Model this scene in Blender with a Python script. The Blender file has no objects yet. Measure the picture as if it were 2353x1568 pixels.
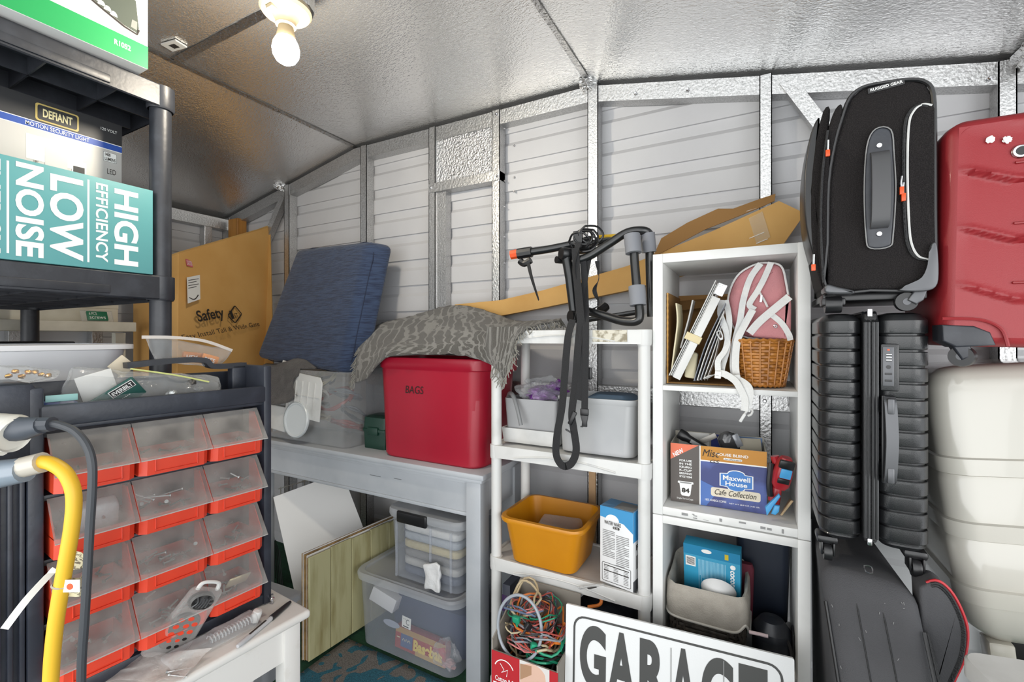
import bpy, bmesh, math, random
from mathutils import Vector, Matrix, noise
random.seed(7)
sc = bpy.context.scene
C = sc.collection
V = Vector
PI = math.pi
# ------------------------------------------------------------------ camera
A = math.radians(28.3); F = 1046.0; CX = 1176.5; V0 = 776.0; ZC = 1.26
cd = bpy.data.cameras.new('camera'); cam = bpy.data.objects.new('camera', cd); C.objects.link(cam)
cd.sensor_width = 36.0; cd.lens = 36.0 * F / 2353.0; cd.shift_y = (V0 - 784.0) / 2353.0
cd.clip_start = 0.02
cam.location = (0, 0, ZC); cam.rotation_euler = (PI / 2, 0, A)
sc.camera = cam
# ------------------------------------------------------------------ world, added soft fill lights, exposure
w = bpy.data.worlds.new('world'); sc.world = w; w.use_nodes = True
w.node_tree.nodes['Background'].inputs[0].default_value = (0.93, 0.97, 1.0, 1)
w.node_tree.nodes['Background'].inputs[1].default_value = 1.8
def area(name, loc, target, sx, sy, power, col):
    l = bpy.data.lights.new(name, 'AREA'); l.shape = 'RECTANGLE'; l.size = sx; l.size_y = sy; l.energy = power; l.color = col
    o = bpy.data.objects.new(name, l); C.objects.link(o); o.location = loc
    o.rotation_euler = (V(target) - V(loc)).to_track_quat('-Z', 'Y').to_euler()
    return o
area('rear_fill', (-0.7, -1.55, 1.0), (-0.9, 1.8, 0.95), 3.9, 1.9, 43, (1.0, 0.99, 0.97))  # added soft fill from behind the camera, stands for no known door
area('side_fill', (2.3, -0.75, 1.3), (-2.3, 1.3, 1.1), 1.6, 1.7, 31, (1.0, 0.99, 0.97))  # added fill from the right, brightens the back left; no real source there
sc.view_settings.view_transform = 'Standard'; sc.view_settings.look = 'None'
sc.view_settings.gamma = 1.0; sc.view_settings.use_curve_mapping = False
sc.view_settings.exposure = 0.12
sc.cycles.use_denoising = True
sc.cycles.max_bounces = 10; sc.cycles.diffuse_bounces = 4; sc.cycles.glossy_bounces = 5
sc.cycles.transparent_max_bounces = 24; sc.cycles.transmission_bounces = 4
sc.cycles.sample_clamp_indirect = 4.0; sc.cycles.caustics_reflective = False; sc.cycles.caustics_refractive = False
# ------------------------------------------------------------------ geometry helpers
def ray(u, v):
    t = (u - CX) / F; s = (v - V0) / F
    return V((-math.sin(A) + t * math.cos(A), math.cos(A) + t * math.sin(A), -s))
def at(u, v, X=None, Y=None, Z=None, d=None):
    r = ray(u, v)
    k = X / r.x if X is not None else Y / r.y if Y is not None else (Z - ZC) / r.z if Z is not None else d
    p = r * k; p.z += ZC
    return p
def fr(o, yaw=0.0, pitch=0.0, roll=0.0):
    """front-view frame: local x runs to the right, y away from the viewer, z up; degrees"""
    return (Matrix.Translation(V(o)) @ Matrix.Rotation(math.radians(yaw), 4, 'Z') @ Matrix.Rotation(math.radians(pitch), 4, 'X')
            @ Matrix.Rotation(math.radians(roll), 4, 'Y'))
I4 = Matrix.Identity(4)
def cat(pts, n=6, closed=False):
    pts = [V(p) for p in pts]
    if len(pts) < 3: return pts
    out = []; m = len(pts)
    for i in range(m if closed else m - 1):
        if closed: a, b, c, d = pts[i - 1], pts[i], pts[(i + 1) % m], pts[(i + 2) % m]
        else: a, b, c, d = pts[max(i - 1, 0)], pts[i], pts[i + 1], pts[min(i + 2, m - 1)]
        for k in range(n):
            t = k / n
            out.append(0.5 * ((2 * b) + (c - a) * t + (2 * a - 5 * b + 4 * c - d) * t * t + (3 * b - a - 3 * c + d) * t ** 3))
    if not closed: out.append(pts[-1])
    return out
def rrect(w, d, r, n=4):
    r = max(min(r, w / 2 - 1e-5, d / 2 - 1e-5), 1e-5); out = []
    for cx, cy, a0 in ((w / 2 - r, d / 2 - r, 0), (-w / 2 + r, d / 2 - r, 90), (-w / 2 + r, -d / 2 + r, 180), (w / 2 - r, -d / 2 + r, 270)):
        for k in range(n + 1):
            a = math.radians(a0 + 90 * k / n); out.append((cx + r * math.cos(a), cy + r * math.sin(a)))
    return out
class MB:
    def __init__(s, M=None): s.v = []; s.f = []; s.M = M or I4
    def add(s, vs, fs):
        n = len(s.v); s.v += [s.M @ V(p) for p in vs]; s.f += [tuple(i + n for i in f) for f in fs]; return s
    def box(s, x0, y0, z0, x1, y1, z1, r=0.0, seg=2):
        bm = bmesh.new(); bmesh.ops.create_cube(bm, size=1.0)
        for v in bm.verts: v.co = V(((x0 + x1) / 2 + v.co.x * (x1 - x0), (y0 + y1) / 2 + v.co.y * (y1 - y0), (z0 + z1) / 2 + v.co.z * (z1 - z0)))
        if r > 0: bmesh.ops.bevel(bm, geom=bm.edges[:], offset=min(r, 0.45 * min(abs(x1 - x0), abs(y1 - y0), abs(z1 - z0))), segments=seg, affect='EDGES', profile=0.5)
        return s.bm(bm)
    def bm(s, bm, fn=None):
        bm.verts.index_update()
        s.add([fn(v.co) if fn else v.co for v in bm.verts], [tuple(v.index for v in f.verts) for f in bm.faces]); bm.free(); return s
    def warp(s, c, r=0.02, seg=3, sub=2):
        """rounded box bent onto eight corners: c[0..3] front BL BR TR TL, c[4..7] back"""
        c = [V(p) for p in c]
        sx = (c[1] - c[0]).length; sz = (c[3] - c[0]).length; sy = (c[4] - c[0]).length
        bm = bmesh.new(); bmesh.ops.create_cube(bm, size=1.0)
        for v in bm.verts: v.co = V(((v.co.x + .5) * sx, (v.co.y + .5) * sy, (v.co.z + .5) * sz))
        bmesh.ops.bevel(bm, geom=bm.edges[:], offset=min(r, .48 * min(sx, sy, sz)), segments=seg, affect='EDGES', profile=0.5)
        if sub: bmesh.ops.subdivide_edges(bm, edges=[e for e in bm.edges if e.calc_length() > 2.5 * r], cuts=sub, use_grid_fill=True)
        def fn(p):
            x, y, z = p.x / sx, p.y / sy, p.z / sz
            lo = (c[0] * (1 - x) + c[1] * x) * (1 - y) + (c[4] * (1 - x) + c[5] * x) * y
            hi = (c[3] * (1 - x) + c[2] * x) * (1 - y) + (c[7] * (1 - x) + c[6] * x) * y
            return lo * (1 - z) + hi * z
        return s.bm(bm, fn)
    def loft(s, loops, cap0=True, cap1=True, closed=True):
        n = len(loops[0]); vs = [p for l in loops for p in l]; fs = []
        for i in range(len(loops) - 1):
            for k in range(n if closed else n - 1):
                a = i * n + k; b = i * n + (k + 1) % n; fs.append((a, b, b + n, a + n))
        if cap0: fs.append(tuple(range(n - 1, -1, -1)))
        if cap1: fs.append(tuple(range((len(loops) - 1) * n, len(loops) * n)))
        return s.add(vs, fs)
    def tub(s, cx, cy, rings, n=4, cap0=True, cap1=True):
        """rings of rounded rectangles (w, d, r, z[, dx, dy])"""
        L = []
        for q in rings:
            dx, dy = (q[4], q[5]) if len(q) > 4 else (0, 0)
            L.append([(cx + dx + x, cy + dy + y, q[3]) for x, y in rrect(q[0], q[1], q[2], n)])
        return s.loft(L, cap0, cap1)
    def tube(s, pts, r, n=8, smooth=0, closed=False, cap=True):
        pts = cat(pts, smooth, closed) if smooth else [V(p) for p in pts]
        m = len(pts); rs = r if isinstance(r, (list, tuple)) else None; L = []; nrm = None
        for i, p in enumerate(pts):
            if closed: t = pts[(i + 1) % m] - pts[i - 1]
            else: t = pts[min(i + 1, m - 1)] - pts[max(i - 1, 0)]
            if t.length < 1e-9: t = V((0, 0, 1))
            t.normalize()
            if nrm is None:
                nrm = t.cross(V((0, 0, 1)) if abs(t.z) < .9 else V((1, 0, 0)))
            nrm = nrm - t * nrm.dot(t)
            if nrm.length < 1e-6: nrm = t.orthogonal()
            nrm.normalize(); b = t.cross(nrm)
            rr = r if rs is None else rs[min(int(i * len(rs) / m), len(rs) - 1)]
            L.append([p + (nrm * math.cos(2 * PI * k / n) + b * math.sin(2 * PI * k / n)) * rr for k in range(n)])
        if closed: L.append(L[0]); return s.loft(L, False, False)
        return s.loft(L, cap, cap)
    def ribbon(s, pts, wd, th=0.0016, side=(1, 0, 0), smooth=5, twist=None):
        pts = cat(pts, smooth) if smooth else [V(p) for p in pts]
        L = []; m = len(pts); side = V(side)
        for i, p in enumerate(pts):
            t = (pts[min(i + 1, m - 1)] - pts[max(i - 1, 0)]).normalized()
            sd = side - t * side.dot(t)
            if sd.length < .15: sd = t.cross(V((0, 1, 0)))
            sd.normalize()
            if twist: sd = Matrix.Rotation(twist(i / (m - 1)), 3, t) @ sd
            nn = t.cross(sd); a = sd * wd / 2; b = nn * th / 2
            L.append([p - a - b, p + a - b, p + a + b, p - a + b])
        return s.loft(L)
    def cyl(s, p0, p1, r0, r1=None, n=20, cap=True):
        p0, p1 = V(p0), V(p1); r1 = r0 if r1 is None else r1
        t = (p1 - p0).normalized(); a = t.orthogonal().normalized(); b = t.cross(a)
        return s.loft([[p + (a * math.cos(2 * PI * k / n) + b * math.sin(2 * PI * k / n)) * r for k in range(n)] for p, r in ((p0, r0), (p1, r1))], cap, cap)
    def lathe(s, prof, o=(0, 0, 0), ax=(0, 0, 1), n=28, cap0=False, cap1=False):
        o = V(o); ax = V(ax).normalized(); a = ax.orthogonal().normalized(); b = ax.cross(a)
        return s.loft([[o + ax * z + (a * math.cos(2 * PI * k / n) + b * math.sin(2 * PI * k / n)) * max(r, 1e-5) for k in range(n)] for r, z in prof], cap0, cap1)
    def prism(s, poly, y0, y1, r=0.0, seg=3):
        """polygon in local x,z extruded from y0 to y1, front rim rounded by r"""
        if r <= 0: L = [[(x, y, z) for x, z in poly] for y in (y0, y1)]; return s.loft(L)
        cx = sum(p[0] for p in poly) / len(poly); cz = sum(p[1] for p in poly) / len(poly)
        def inset(e):
            m = len(poly); out = []
            for i in range(m):
                a, b, c = V(poly[i - 1]), V(poly[i]), V(poly[(i + 1) % m])
                n1 = V((-(b - a).y, (b - a).x)).normalized(); n2 = V((-(c - b).y, (c - b).x)).normalized()
                q = (n1 + n2); q = q.normalized() if q.length > 1e-6 else n1
                if q.dot(V((cx, cz)) - b) < 0: q = -q
                out.append(b + q * e)
            return out
        L = []
        for k in range(seg + 1):
            a = PI / 2 * k / seg; e = r * (1 - math.sin(a)); dy = r * (1 - math.cos(a))
            L.append([(p.x, y0 + dy, p.y) for p in inset(e)])
        for k in range(seg, -1, -1):
            a = PI / 2 * k / seg; e = r * (1 - math.sin(a)); dy = r * (1 - math.cos(a))
            L.append([(p.x, y1 - dy, p.y) for p in inset(e)])
        return s.loft(L)
    def grid(s, fn, nu, nv):
        vs = [fn(i / nu, j / nv) for j in range(nv + 1) for i in range(nu + 1)]
        fs = [(j * (nu + 1) + i, j * (nu + 1) + i + 1, (j + 1) * (nu + 1) + i + 1, (j + 1) * (nu + 1) + i) for j in range(nv) for i in range(nu)]
        return s.add(vs, fs)
    def build(s, name, m, parent=None, smooth=35, kind=None, label=None, solid=0.0, fix=True):
        W = WM.get(parent.as_pointer(), I4).inverted() if parent else I4
        me = bpy.data.meshes.new(name); me.from_pydata([W @ p for p in s.v], [], s.f)
        if fix:
            b = bmesh.new(); b.from_mesh(me); bmesh.ops.recalc_face_normals(b, faces=b.faces[:]); b.to_mesh(me); b.free()
        me.materials.append(m)
        if smooth:
            me.shade_smooth(); me.set_sharp_from_angle(angle=math.radians(smooth))
        o = bpy.data.objects.new(name, me); C.objects.link(o)
        if parent: o.parent = parent; WM[o.as_pointer()] = WM.get(parent.as_pointer(), I4)
        if kind: o['kind'] = kind
        if label: o['label'] = label
        if solid:
            md = o.modifiers.new('thick', 'SOLIDIFY'); md.thickness = solid; md.offset = 0
        return o
WM = {}
def thing(name, label, category, M=None, group=None, loc=None):
    """an Empty at the thing's base that parents its parts"""
    M = M or Matrix.Translation(V(loc or (0, 0, 0)))
    o = bpy.data.objects.new(name, None); C.objects.link(o); o.empty_display_size = .05
    o.matrix_world = M; WM[o.as_pointer()] = M.copy()
    o['label'] = label; o['category'] = category
    if group: o['group'] = group
    return o
def tag(o, label, category, group=None):
    o['label'] = label; o['category'] = category
    if group: o['group'] = group
    return o
def copy_tree(o, parent=None):
    c = o.copy(); C.objects.link(c)
    if parent: c.parent = parent
    for ch in list(o.children): copy_tree(ch, c)
    return c
FONT = None
def lettering(txt, m, parent, M, x0, z0, x1, z1, y=0.0, bold=0.0, slant=0.0, turn=0, name='lettering', th=0.0006, label=None, res=None):
    """flat print: text stretched to the box x0..x1, z0..z1 on the plane y of the front-view frame M; turn in quarter turns clockwise"""
    cu = bpy.data.curves.new('txt', 'FONT'); cu.body = txt; cu.size = 1.0; cu.resolution_u = 4 if res is None else res; cu.offset = bold; cu.shear = slant
    ob = bpy.data.objects.new('txt', cu); C.objects.link(ob)
    bpy.context.view_layer.update()
    me = bpy.data.meshes.new_from_object(ob.evaluated_get(bpy.context.evaluated_depsgraph_get()))
    bpy.data.objects.remove(ob); bpy.data.curves.remove(cu)
    xs = [v.co.x for v in me.vertices]; ys = [v.co.y for v in me.vertices]
    if not xs: return None
    a, b, c, d = min(xs), max(xs), min(ys), max(ys)
    b_ = MB(M); vs = []
    for v in me.vertices:
        p = (v.co.x - a) / max(b - a, 1e-6); q = (v.co.y - c) / max(d - c, 1e-6)
        for _ in range(turn % 4): p, q = q, 1 - p
        vs.append((x0 + p * (x1 - x0), y - th, z0 + q * (z1 - z0)))
    b_.add(vs, [tuple(pl.vertices) for pl in me.polygons])
    bpy.data.meshes.remove(me)
    return b_.build(name, m, parent, smooth=0, fix=False, label=label)
def plate(m, parent, M, x0, z0, x1, z1, y=0.0, th=0.0004, name='label', r=0.0, label=None):
    b = MB(M)
    if r: b.prism([(x + (x0 + x1) / 2, z + (z0 + z1) / 2) for x, z in rrect(abs(x1 - x0), abs(z1 - z0), r, 4)], y - th, y)
    else: b.box(x0, y - th, z0, x1, y, z1)
    return b.build(name, m, parent, smooth=0, label=label)
def poly(m, parent, M, pts, y=0.0, th=0.0005, name='print', label=None):
    return MB(M).prism(pts, y - th, y).build(name, m, parent, smooth=0, label=label)
def arc(cx, cz, rx, rz, a0, a1, n=16):
    return [(cx + rx * math.cos(math.radians(a0 + (a1 - a0) * k / n)), cz + rz * math.sin(math.radians(a0 + (a1 - a0) * k / n))) for k in range(n + 1)]
def stroke(m, parent, M, pts, wd, y=0.0, name='print', closed=False):
    """a drawn line: thin flat band along points x,z on the plane y"""
    b = MB(M); P = [V((p[0], p[1])) for p in pts]; n = len(P); L = []
    for i, p in enumerate(P):
        t = (P[(i + 1) % n] - P[i - 1]) if closed else (P[min(i + 1, n - 1)] - P[max(i - 1, 0)])
        t.normalize(); q = V((-t.y, t.x)) * wd / 2
        L.append([(p.x - q.x, y - .0007, p.y - q.y), (p.x + q.x, y - .0007, p.y + q.y)])
    if closed: L.append(L[0])
    b.loft(L, False, False, closed=False)
    return b.build(name, m, parent, smooth=0, fix=False)
# ------------------------------------------------------------------ materials
def lin(h):
    if isinstance(h, tuple): return h
    h = h.lstrip('#'); c = [int(h[i:i + 2], 16) / 255 for i in (0, 2, 4)]
    return tuple(x / 12.92 if x <= .04045 else ((x + .055) / 1.055) ** 2.4 for x in c)
MATS = {}
def mat(name, col, rough=.5, metal=0.0, bump=None, var=None, spec=.5, coat=0.0, sheen=0.0, stretch=(1, 1, 1), alpha=1.0, emit=None, aniso=None):
    """col: base colour; var=(scale, second colour, lo, hi) noise mix; bump=(scale, strength)"""
    m = bpy.data.materials.new(name); m.use_nodes = True; nt = m.node_tree; N = nt.nodes; Lk = nt.links
    b = N['Principled BSDF']; b.inputs['Base Color'].default_value = (*lin(col), 1); b.inputs['Roughness'].default_value = rough
    b.inputs['Metallic'].default_value = metal; b.inputs['Specular IOR Level'].default_value = spec; b.inputs['Coat Weight'].default_value = coat
    b.inputs['Sheen Weight'].default_value = sheen; b.inputs['Alpha'].default_value = alpha
    if emit: b.inputs['Emission Color'].default_value = (*lin(emit[0]), 1); b.inputs['Emission Strength'].default_value = emit[1]
    if var or bump:
        tc = N.new('ShaderNodeTexCoord'); mp = N.new('ShaderNodeMapping'); Lk.new(tc.outputs['Object'], mp.inputs[0]); mp.inputs['Scale'].default_value = stretch
    if var:
        t = N.new('ShaderNodeTexNoise'); t.inputs['Scale'].default_value = var[0]; t.inputs['Detail'].default_value = 5; Lk.new(mp.outputs[0], t.inputs[0])
        rp = N.new('ShaderNodeValToRGB'); rp.color_ramp.elements[0].position = var[2]; rp.color_ramp.elements[1].position = var[3]
        rp.color_ramp.elements[0].color = (*lin(col), 1); rp.color_ramp.elements[1].color = (*lin(var[1]), 1)
        Lk.new(t.outputs[0], rp.inputs[0]); Lk.new(rp.outputs[0], b.inputs['Base Color'])
    if bump:
        t2 = N.new('ShaderNodeTexNoise'); t2.inputs['Scale'].default_value = bump[0]; t2.inputs['Detail'].default_value = 4; Lk.new(mp.outputs[0], t2.inputs[0])
        bp = N.new('ShaderNodeBump'); bp.inputs['Strength'].default_value = bump[1]; bp.inputs['Distance'].default_value = .01
        Lk.new(t2.outputs[0], bp.inputs['Height']); Lk.new(bp.outputs[0], b.inputs['Normal'])
    MATS[name] = m
    return m
def clear(name, col, see=.6, rough=.12, bump=None, gloss=.25, dust=0.0):
    """thin see-through plastic: part of the light passes straight on, part scatters and glints"""
    m = mat(name, col, rough=rough, bump=bump, spec=.8); nt = m.node_tree; N = nt.nodes; Lk = nt.links
    b = N['Principled BSDF']; out = N['Material Output']
    t = N.new('ShaderNodeBsdfTransparent'); mx = N.new('ShaderNodeMixShader'); fz = N.new('ShaderNodeLayerWeight'); fz.inputs[0].default_value = .35
    mm = N.new('ShaderNodeMath'); mm.operation = 'MULTIPLY_ADD'; mm.inputs[1].default_value = gloss; mm.inputs[2].default_value = 1 - see; mm.use_clamp = True
    fac = mm.outputs[0]
    if dust:
        tc = N.new('ShaderNodeTexCoord'); nz = N.new('ShaderNodeTexNoise'); nz.inputs['Scale'].default_value = 16; nz.inputs['Detail'].default_value = 5; Lk.new(tc.outputs['Object'], nz.inputs[0])
        m2 = N.new('ShaderNodeMath'); m2.operation = 'MULTIPLY_ADD'; m2.inputs[1].default_value = dust * 2.4; m2.inputs[2].default_value = -dust * .9; Lk.new(nz.outputs[0], m2.inputs[0])
        ad = N.new('ShaderNodeMath'); ad.operation = 'ADD'; ad.use_clamp = True; Lk.new(m2.outputs[0], ad.inputs[0]); Lk.new(fac, ad.inputs[1]); fac = ad.outputs[0]
    Lk.new(fz.outputs['Facing'], mm.inputs[0]); Lk.new(fac, mx.inputs[0]); Lk.new(t.outputs[0], mx.inputs[1]); Lk.new(b.outputs[0], mx.inputs[2]); Lk.new(mx.outputs[0], out.inputs[0])
    return m
WHITE = mat('white_plastic', '#d3d3d1', .42, var=(9, '#bfbfbc', .5, .8), bump=(60, .03))
BOOKWHITE = mat('white_laminate', '#e2e2e0', .4, var=(7, '#d2d2d0', .55, .8))
PAINTW = mat('white_paint', '#dedcd8', .4, var=(14, '#c6c0b6', .58, .8))
BLACKP = mat('black_plastic', '#2b2d33', .42, var=(22, '#3a3d44', .5, .8), bump=(90, .05))
BLACK = mat('black_satin', '#18181a', .35)
BLACKM = mat('black_paint_metal', '#17181a', .28, spec=.6)
STRAP = mat('black_webbing', '#1c1c1e', .8, bump=(500, .3))
GREYPAD = mat('grey_foam', '#84868c', .75)
GALV = mat('galvanised_steel', '#c6c6c6', .36, metal=.85, bump=(110, .25), var=(220, '#a8a8a8', .4, .65))
SIDING = mat('siding_paint', '#c5c5c7', .42, var=(3, '#bdbdc0', .4, .7), bump=(150, .04))
CARD = mat('brown_cardboard', '#d6a662', .75, var=(4, '#ca9852', .35, .7), bump=(40, .05))
CARDY = mat('kraft_carton', '#c79d5c', .7, var=(5, '#b98d4c', .35, .7), bump=(30, .08))
CARDI = mat('cardboard_inside', '#8f6a3c', .85)
INK = mat('black_ink', '#231c16', .6)
PWHITE = mat('white_print', '#f0f0ee', .5)
PGREY = mat('grey_print', '#8d8d8d', .6)
PAPER = mat('paper_label', '#e9e8e4', .6)
RED = mat('red_bin_plastic', '#e2492f', .35, var=(8, '#d23f29', .4, .7))
TOTE = mat('red_tote_plastic', '#a5172f', .34, var=(3, '#9c142b', .4, .7), bump=(80, .02))
CHROME = mat('steel_chrome', '#cfcfd2', .2, metal=1)
GOLD = mat('brass_pull', '#d9a04a', .3, metal=.9)
ORANGE = mat('orange_plastic', '#e5521d', .4)
GREYT = mat('grey_table_paint', '#b6babf', .45, var=(6, '#a9aeb4', .4, .7))
CLEARLID = clear('dusty_clear_lid', '#b0aca8', .76, .2, gloss=.12, dust=.34)
BAGP = clear('zip_bag_film', '#dde0e2', .88, .1, bump=(28, 1.0), gloss=.45)
TOTEC = clear('frosted_tote', '#c3c8d0', .60, .25, gloss=.25)
TOTEB = clear('bluish_tote', '#a9b0c2', .55, .25, gloss=.2)
# ------------------------------------------------------------------ foil of the ceiling
FOIL = mat('foil_insulation', '#f4f4f4', .17, metal=.88)
def foil_nodes(m):
    nt = m.node_tree; N = nt.nodes; Lk = nt.links; b = N['Principled BSDF']
    tc = N.new('ShaderNodeTexCoord'); mp = N.new('ShaderNodeMapping'); Lk.new(tc.outputs['Object'], mp.inputs[0])
    mp.inputs['Rotation'].default_value = (0, 0, .5); mp.inputs['Scale'].default_value = (1.0, 1.9, 1)
    n1 = N.new('ShaderNodeTexNoise'); n1.inputs['Scale'].default_value = 60; n1.inputs['Detail'].default_value = 3; n1.inputs['Distortion'].default_value = .6
    n2 = N.new('ShaderNodeTexVoronoi'); n2.inputs['Scale'].default_value = 130
    n3 = N.new('ShaderNodeTexNoise'); n3.inputs['Scale'].default_value = 2.2; n3.inputs['Detail'].default_value = 2
    for n in (n1, n2): Lk.new(mp.outputs[0], n.inputs['Vector'])
    Lk.new(tc.outputs['Object'], n3.inputs['Vector'])
    a = N.new('ShaderNodeMath'); a.operation = 'MULTIPLY_ADD'; a.inputs[1].default_value = .35
    Lk.new(n2.outputs['Distance'], a.inputs[0]); Lk.new(n1.outputs[0], a.inputs[2])
    bp = N.new('ShaderNodeBump'); bp.inputs['Strength'].default_value = .6; bp.inputs['Distance'].default_value = .003; Lk.new(a.outputs[0], bp.inputs['Height'])
    b2 = N.new('ShaderNodeBump'); b2.inputs['Strength'].default_value = .3; b2.inputs['Distance'].default_value = .03
    Lk.new(n3.outputs[0], b2.inputs['Height']); Lk.new(bp.outputs[0], b2.inputs['Normal']); Lk.new(b2.outputs[0], b.inputs['Normal'])
foil_nodes(FOIL)
TAPE = mat('foil_tape', '#d6d6d6', .22, metal=1.0, bump=(70, .9), stretch=(1, 1, 1))
FOILRAW = mat('embossed_foil', '#d2d2d2', .25, metal=1.0, bump=(120, 1.0))
# ------------------------------------------------------------------ room shell
XL, XR, YB, YN, YS = -3.12, 1.35, 1.80, -1.6, 1.735
PROF = [(-3.3, 2.005), (-1.89, 2.28), (-.585, 2.272), (.62, 2.025), (1.45, 1.855)]
def roofz(x):
    for (a, p), (b, q) in zip(PROF, PROF[1:]):
        if x <= b: return p + (q - p) * (x - a) / (b - a)
    return PROF[-1][1]
def structure(name, mb, m, smooth=0):
    o = mb.build(name, m, None, smooth=smooth, fix=False); o['kind'] = 'structure'; return o
FLOORM = mat('green_turf_carpet', '#1f5236', .95, bump=(400, .8), var=(60, '#163f2a', .4, .7))
structure('floor', MB().box(XL - .1, YN, -.05, XR + .1, YB + .1, 0), FLOORM)
ceil = structure('ceiling', MB().loft([[(x, y, z + .02) for x, z in PROF] for y in (YN, YB + .12)] , False, False, closed=False), GALV)
ty = at(400, 140, X=-1.89).y
def panel(x0, x1, y0, y1):
    nu = max(int((x1 - x0) / .12), 3); nv = max(int((y1 - y0) / .12), 3)
    def fn(u, v):
        x = x0 + (x1 - x0) * u; y = y0 + (y1 - y0) * v
        e = min(1, 6 * min(u, 1 - u, v, 1 - v))
        return (x, y, roofz(x) + e * .006 * noise.noise((x * 1.6, y * 1.6, 3.3)))
    return MB().grid(fn, nu, nv).build('foil_panel', FOIL, ceil, smooth=60, fix=False)
for x0, x1, y0, y1 in ((XL - .1, -1.89, YN, YB + .1), (-1.89, -.585, YN, ty), (-1.89, -.585, ty, YB + .1), (-.585, .62, YN, YB + .1), (.62, 1.45, YN, YB + .1)):
    panel(x0, x1, y0, y1)
def tape(p0, p1, wd, amp):
    p0, p1 = V(p0), V(p1); d = (p1 - p0); L = d.length; s = d.cross(V((0, 0, 1))).normalized(); n = int(L / .025)
    def fn(u, v):
        p = p0 + d * u + s * wd * (v - .5) * (1 + .25 * noise.noise((u * L * 9, 1.7, wd * 50)))
        p.z = min(roofz(p.x), p.z) - .003 - amp * abs(noise.noise((u * L * 22, v * 3, wd * 9)))
        return p
    MB().grid(fn, max(n, 4), 4).build('seam_tape', TAPE, ceil, smooth=60, fix=False)
for X in (-1.89, -.585, .62): tape((X, YN, roofz(X)), (X, YB, roofz(X)), .022, .004)
tape((-1.89, ty, 2.28), (-.585, ty, 2.272), .032, .004)
def crumple(c, r, seed):
    b = MB(); bm = bmesh.new(); bmesh.ops.create_icosphere(bm, subdivisions=4, radius=1)
    for v in bm.verts:
        k = 1 + .5 * noise.noise(v.co * 2.2 + V((seed, 0, 0))) + .25 * noise.noise(v.co * 6 + V((seed, 3, 0)))
        v.co = V(c) + V((v.co.x * r[0], v.co.y * r[1], v.co.z * r[2])) * k
    b.bm(bm).build('foil_wad', TAPE, ceil, smooth=20)
crumple((.66, 1.66, 2.0), (.055, .12, .035), 4.2)
crumple((-.59, 1.74, 2.262), (.03, .05, .018), 9.2)
crumple((-2.5, 1.74, 2.155), (.03, .04, .016), 2.2)
q = at(400, 104, Z=2.275); sl = MB(fr((q.x, q.y, roofz(q.x) - .0065), 10)); sl.box(-.035, -.02, -.0015, .035, .02, .004); st = sl.build('sticker', PAPER, ceil, smooth=0, label='small white sticker on the foil')
bar = MB(fr((q.x, q.y, roofz(q.x) - .0065), 10))
for k in range(9): bar.box(-.012 + k * .003, -.01, -.0022, -.0105 + k * .003, .01, -.0015)
bar.build('barcode', INK, st, smooth=0)
# walls of lapped steel boards
def board(parent, M, L, z0):
    p = .13; y = [(0, z0), (-.010, z0), (-.010, z0 + .074), (.0, z0 + .090), (.0, z0 + p), (.012, z0 + p), (.012, z0)]
    MB(M).loft([[(x, a, b) for a, b in y] for x in (0, L)]).build('siding_board', SIDING, parent, smooth=0)
wb = structure('wall_back', MB().box(XL - .1, YB + .02, 0, XR + .1, YB + .04, 2.32), SIDING)
wl = structure('wall_left', MB().box(XL - .06, YN, 0, XL - .03, YB + .04, 2.1), SIDING)
for k in range(18): board(wb, Matrix.Translation((XL - .05, YB, 0)), XR - XL + .1, -.035 + k * .13)
for k in range(16): board(wl, fr((XL, YN, 0), 90), YB - YN, -.035 + k * .13)
def stud(x0, x1, z0=0, z1=None, y0=YS):
    z1 = z1 or roofz((x0 + x1) / 2) - .01
    b = MB(); t = .003; y1 = YB - .012
    b.box(x0, y0, z0, x1, y0 + t, z1).box(x0, y0, z0, x0 + t, y1, z1).box(x1 - t, y0, z0, x1, y1, z1)
    return b.build('stud', GALV, wb, smooth=0)
def X_(u, y=YS): return at(u, 500, Y=y).x
for u0, u1 in ((1745, 1774), (1350, 1374), (1130, 1148), (985, 1000), (828, 842), (653, 664), (2294, 2338)): stud(X_(u0), X_(u1))
stud(XL + .02, XL + .09)
# top plate under the roof, girts, header and the foil infill of the old doorway
b = MB()
for (xa, za), (xb, zb) in zip(PROF, PROF[1:]):
    b.loft([[(x, YS + .004, z - .075), (x, YS + .055, z - .075), (x, YS + .055, z - .012), (x, YS + .004, z - .012)] for x, z in ((xa, za), (xb, zb))])
b.build('top_plate', GALV, wb, smooth=0)
MB().box(XL, YS + .003, 1.015, XR, YS + .05, 1.072, .002).build('girt', GALV, wb, smooth=0)
h0 = at(1000, 432, Y=YS); h1 = at(1130, 405, Y=YS); zh = (h0.z + h1.z) / 2
MB().box(X_(985) , YS - .003, zh - .022, X_(1148), YS + .05, zh + .022, .002).build('door_header', GALV, wb, smooth=0)
MB().box(X_(1000), YS + .012, zh + .02, X_(1130), YS + .02, roofz(-1.2) - .02).build('foil_infill', FOILRAW, wb, smooth=0)
MB().box(X_(1000), YS + .01, .0, X_(1000) + .055, YS + .05, zh - .02).build('door_jamb', GALV, wb, smooth=0)
for (u0, v0), (u1, v1), y in (((1805, 180), (2100, 560), YS - .002), ((648, 452), (570, 640), YS - .002)):
    a, c = at(u0, v0, Y=y), at(u1, v1, Y=y); d = (c - a).normalized(); s = V((d.z, 0, -d.x)) * .021
    MB().loft([[p - s, p + s, p + s + V((0, .035, 0)), p - s + V((0, .035, 0))] for p in (a, c)]).build('brace', GALV, wb, smooth=0)
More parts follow.
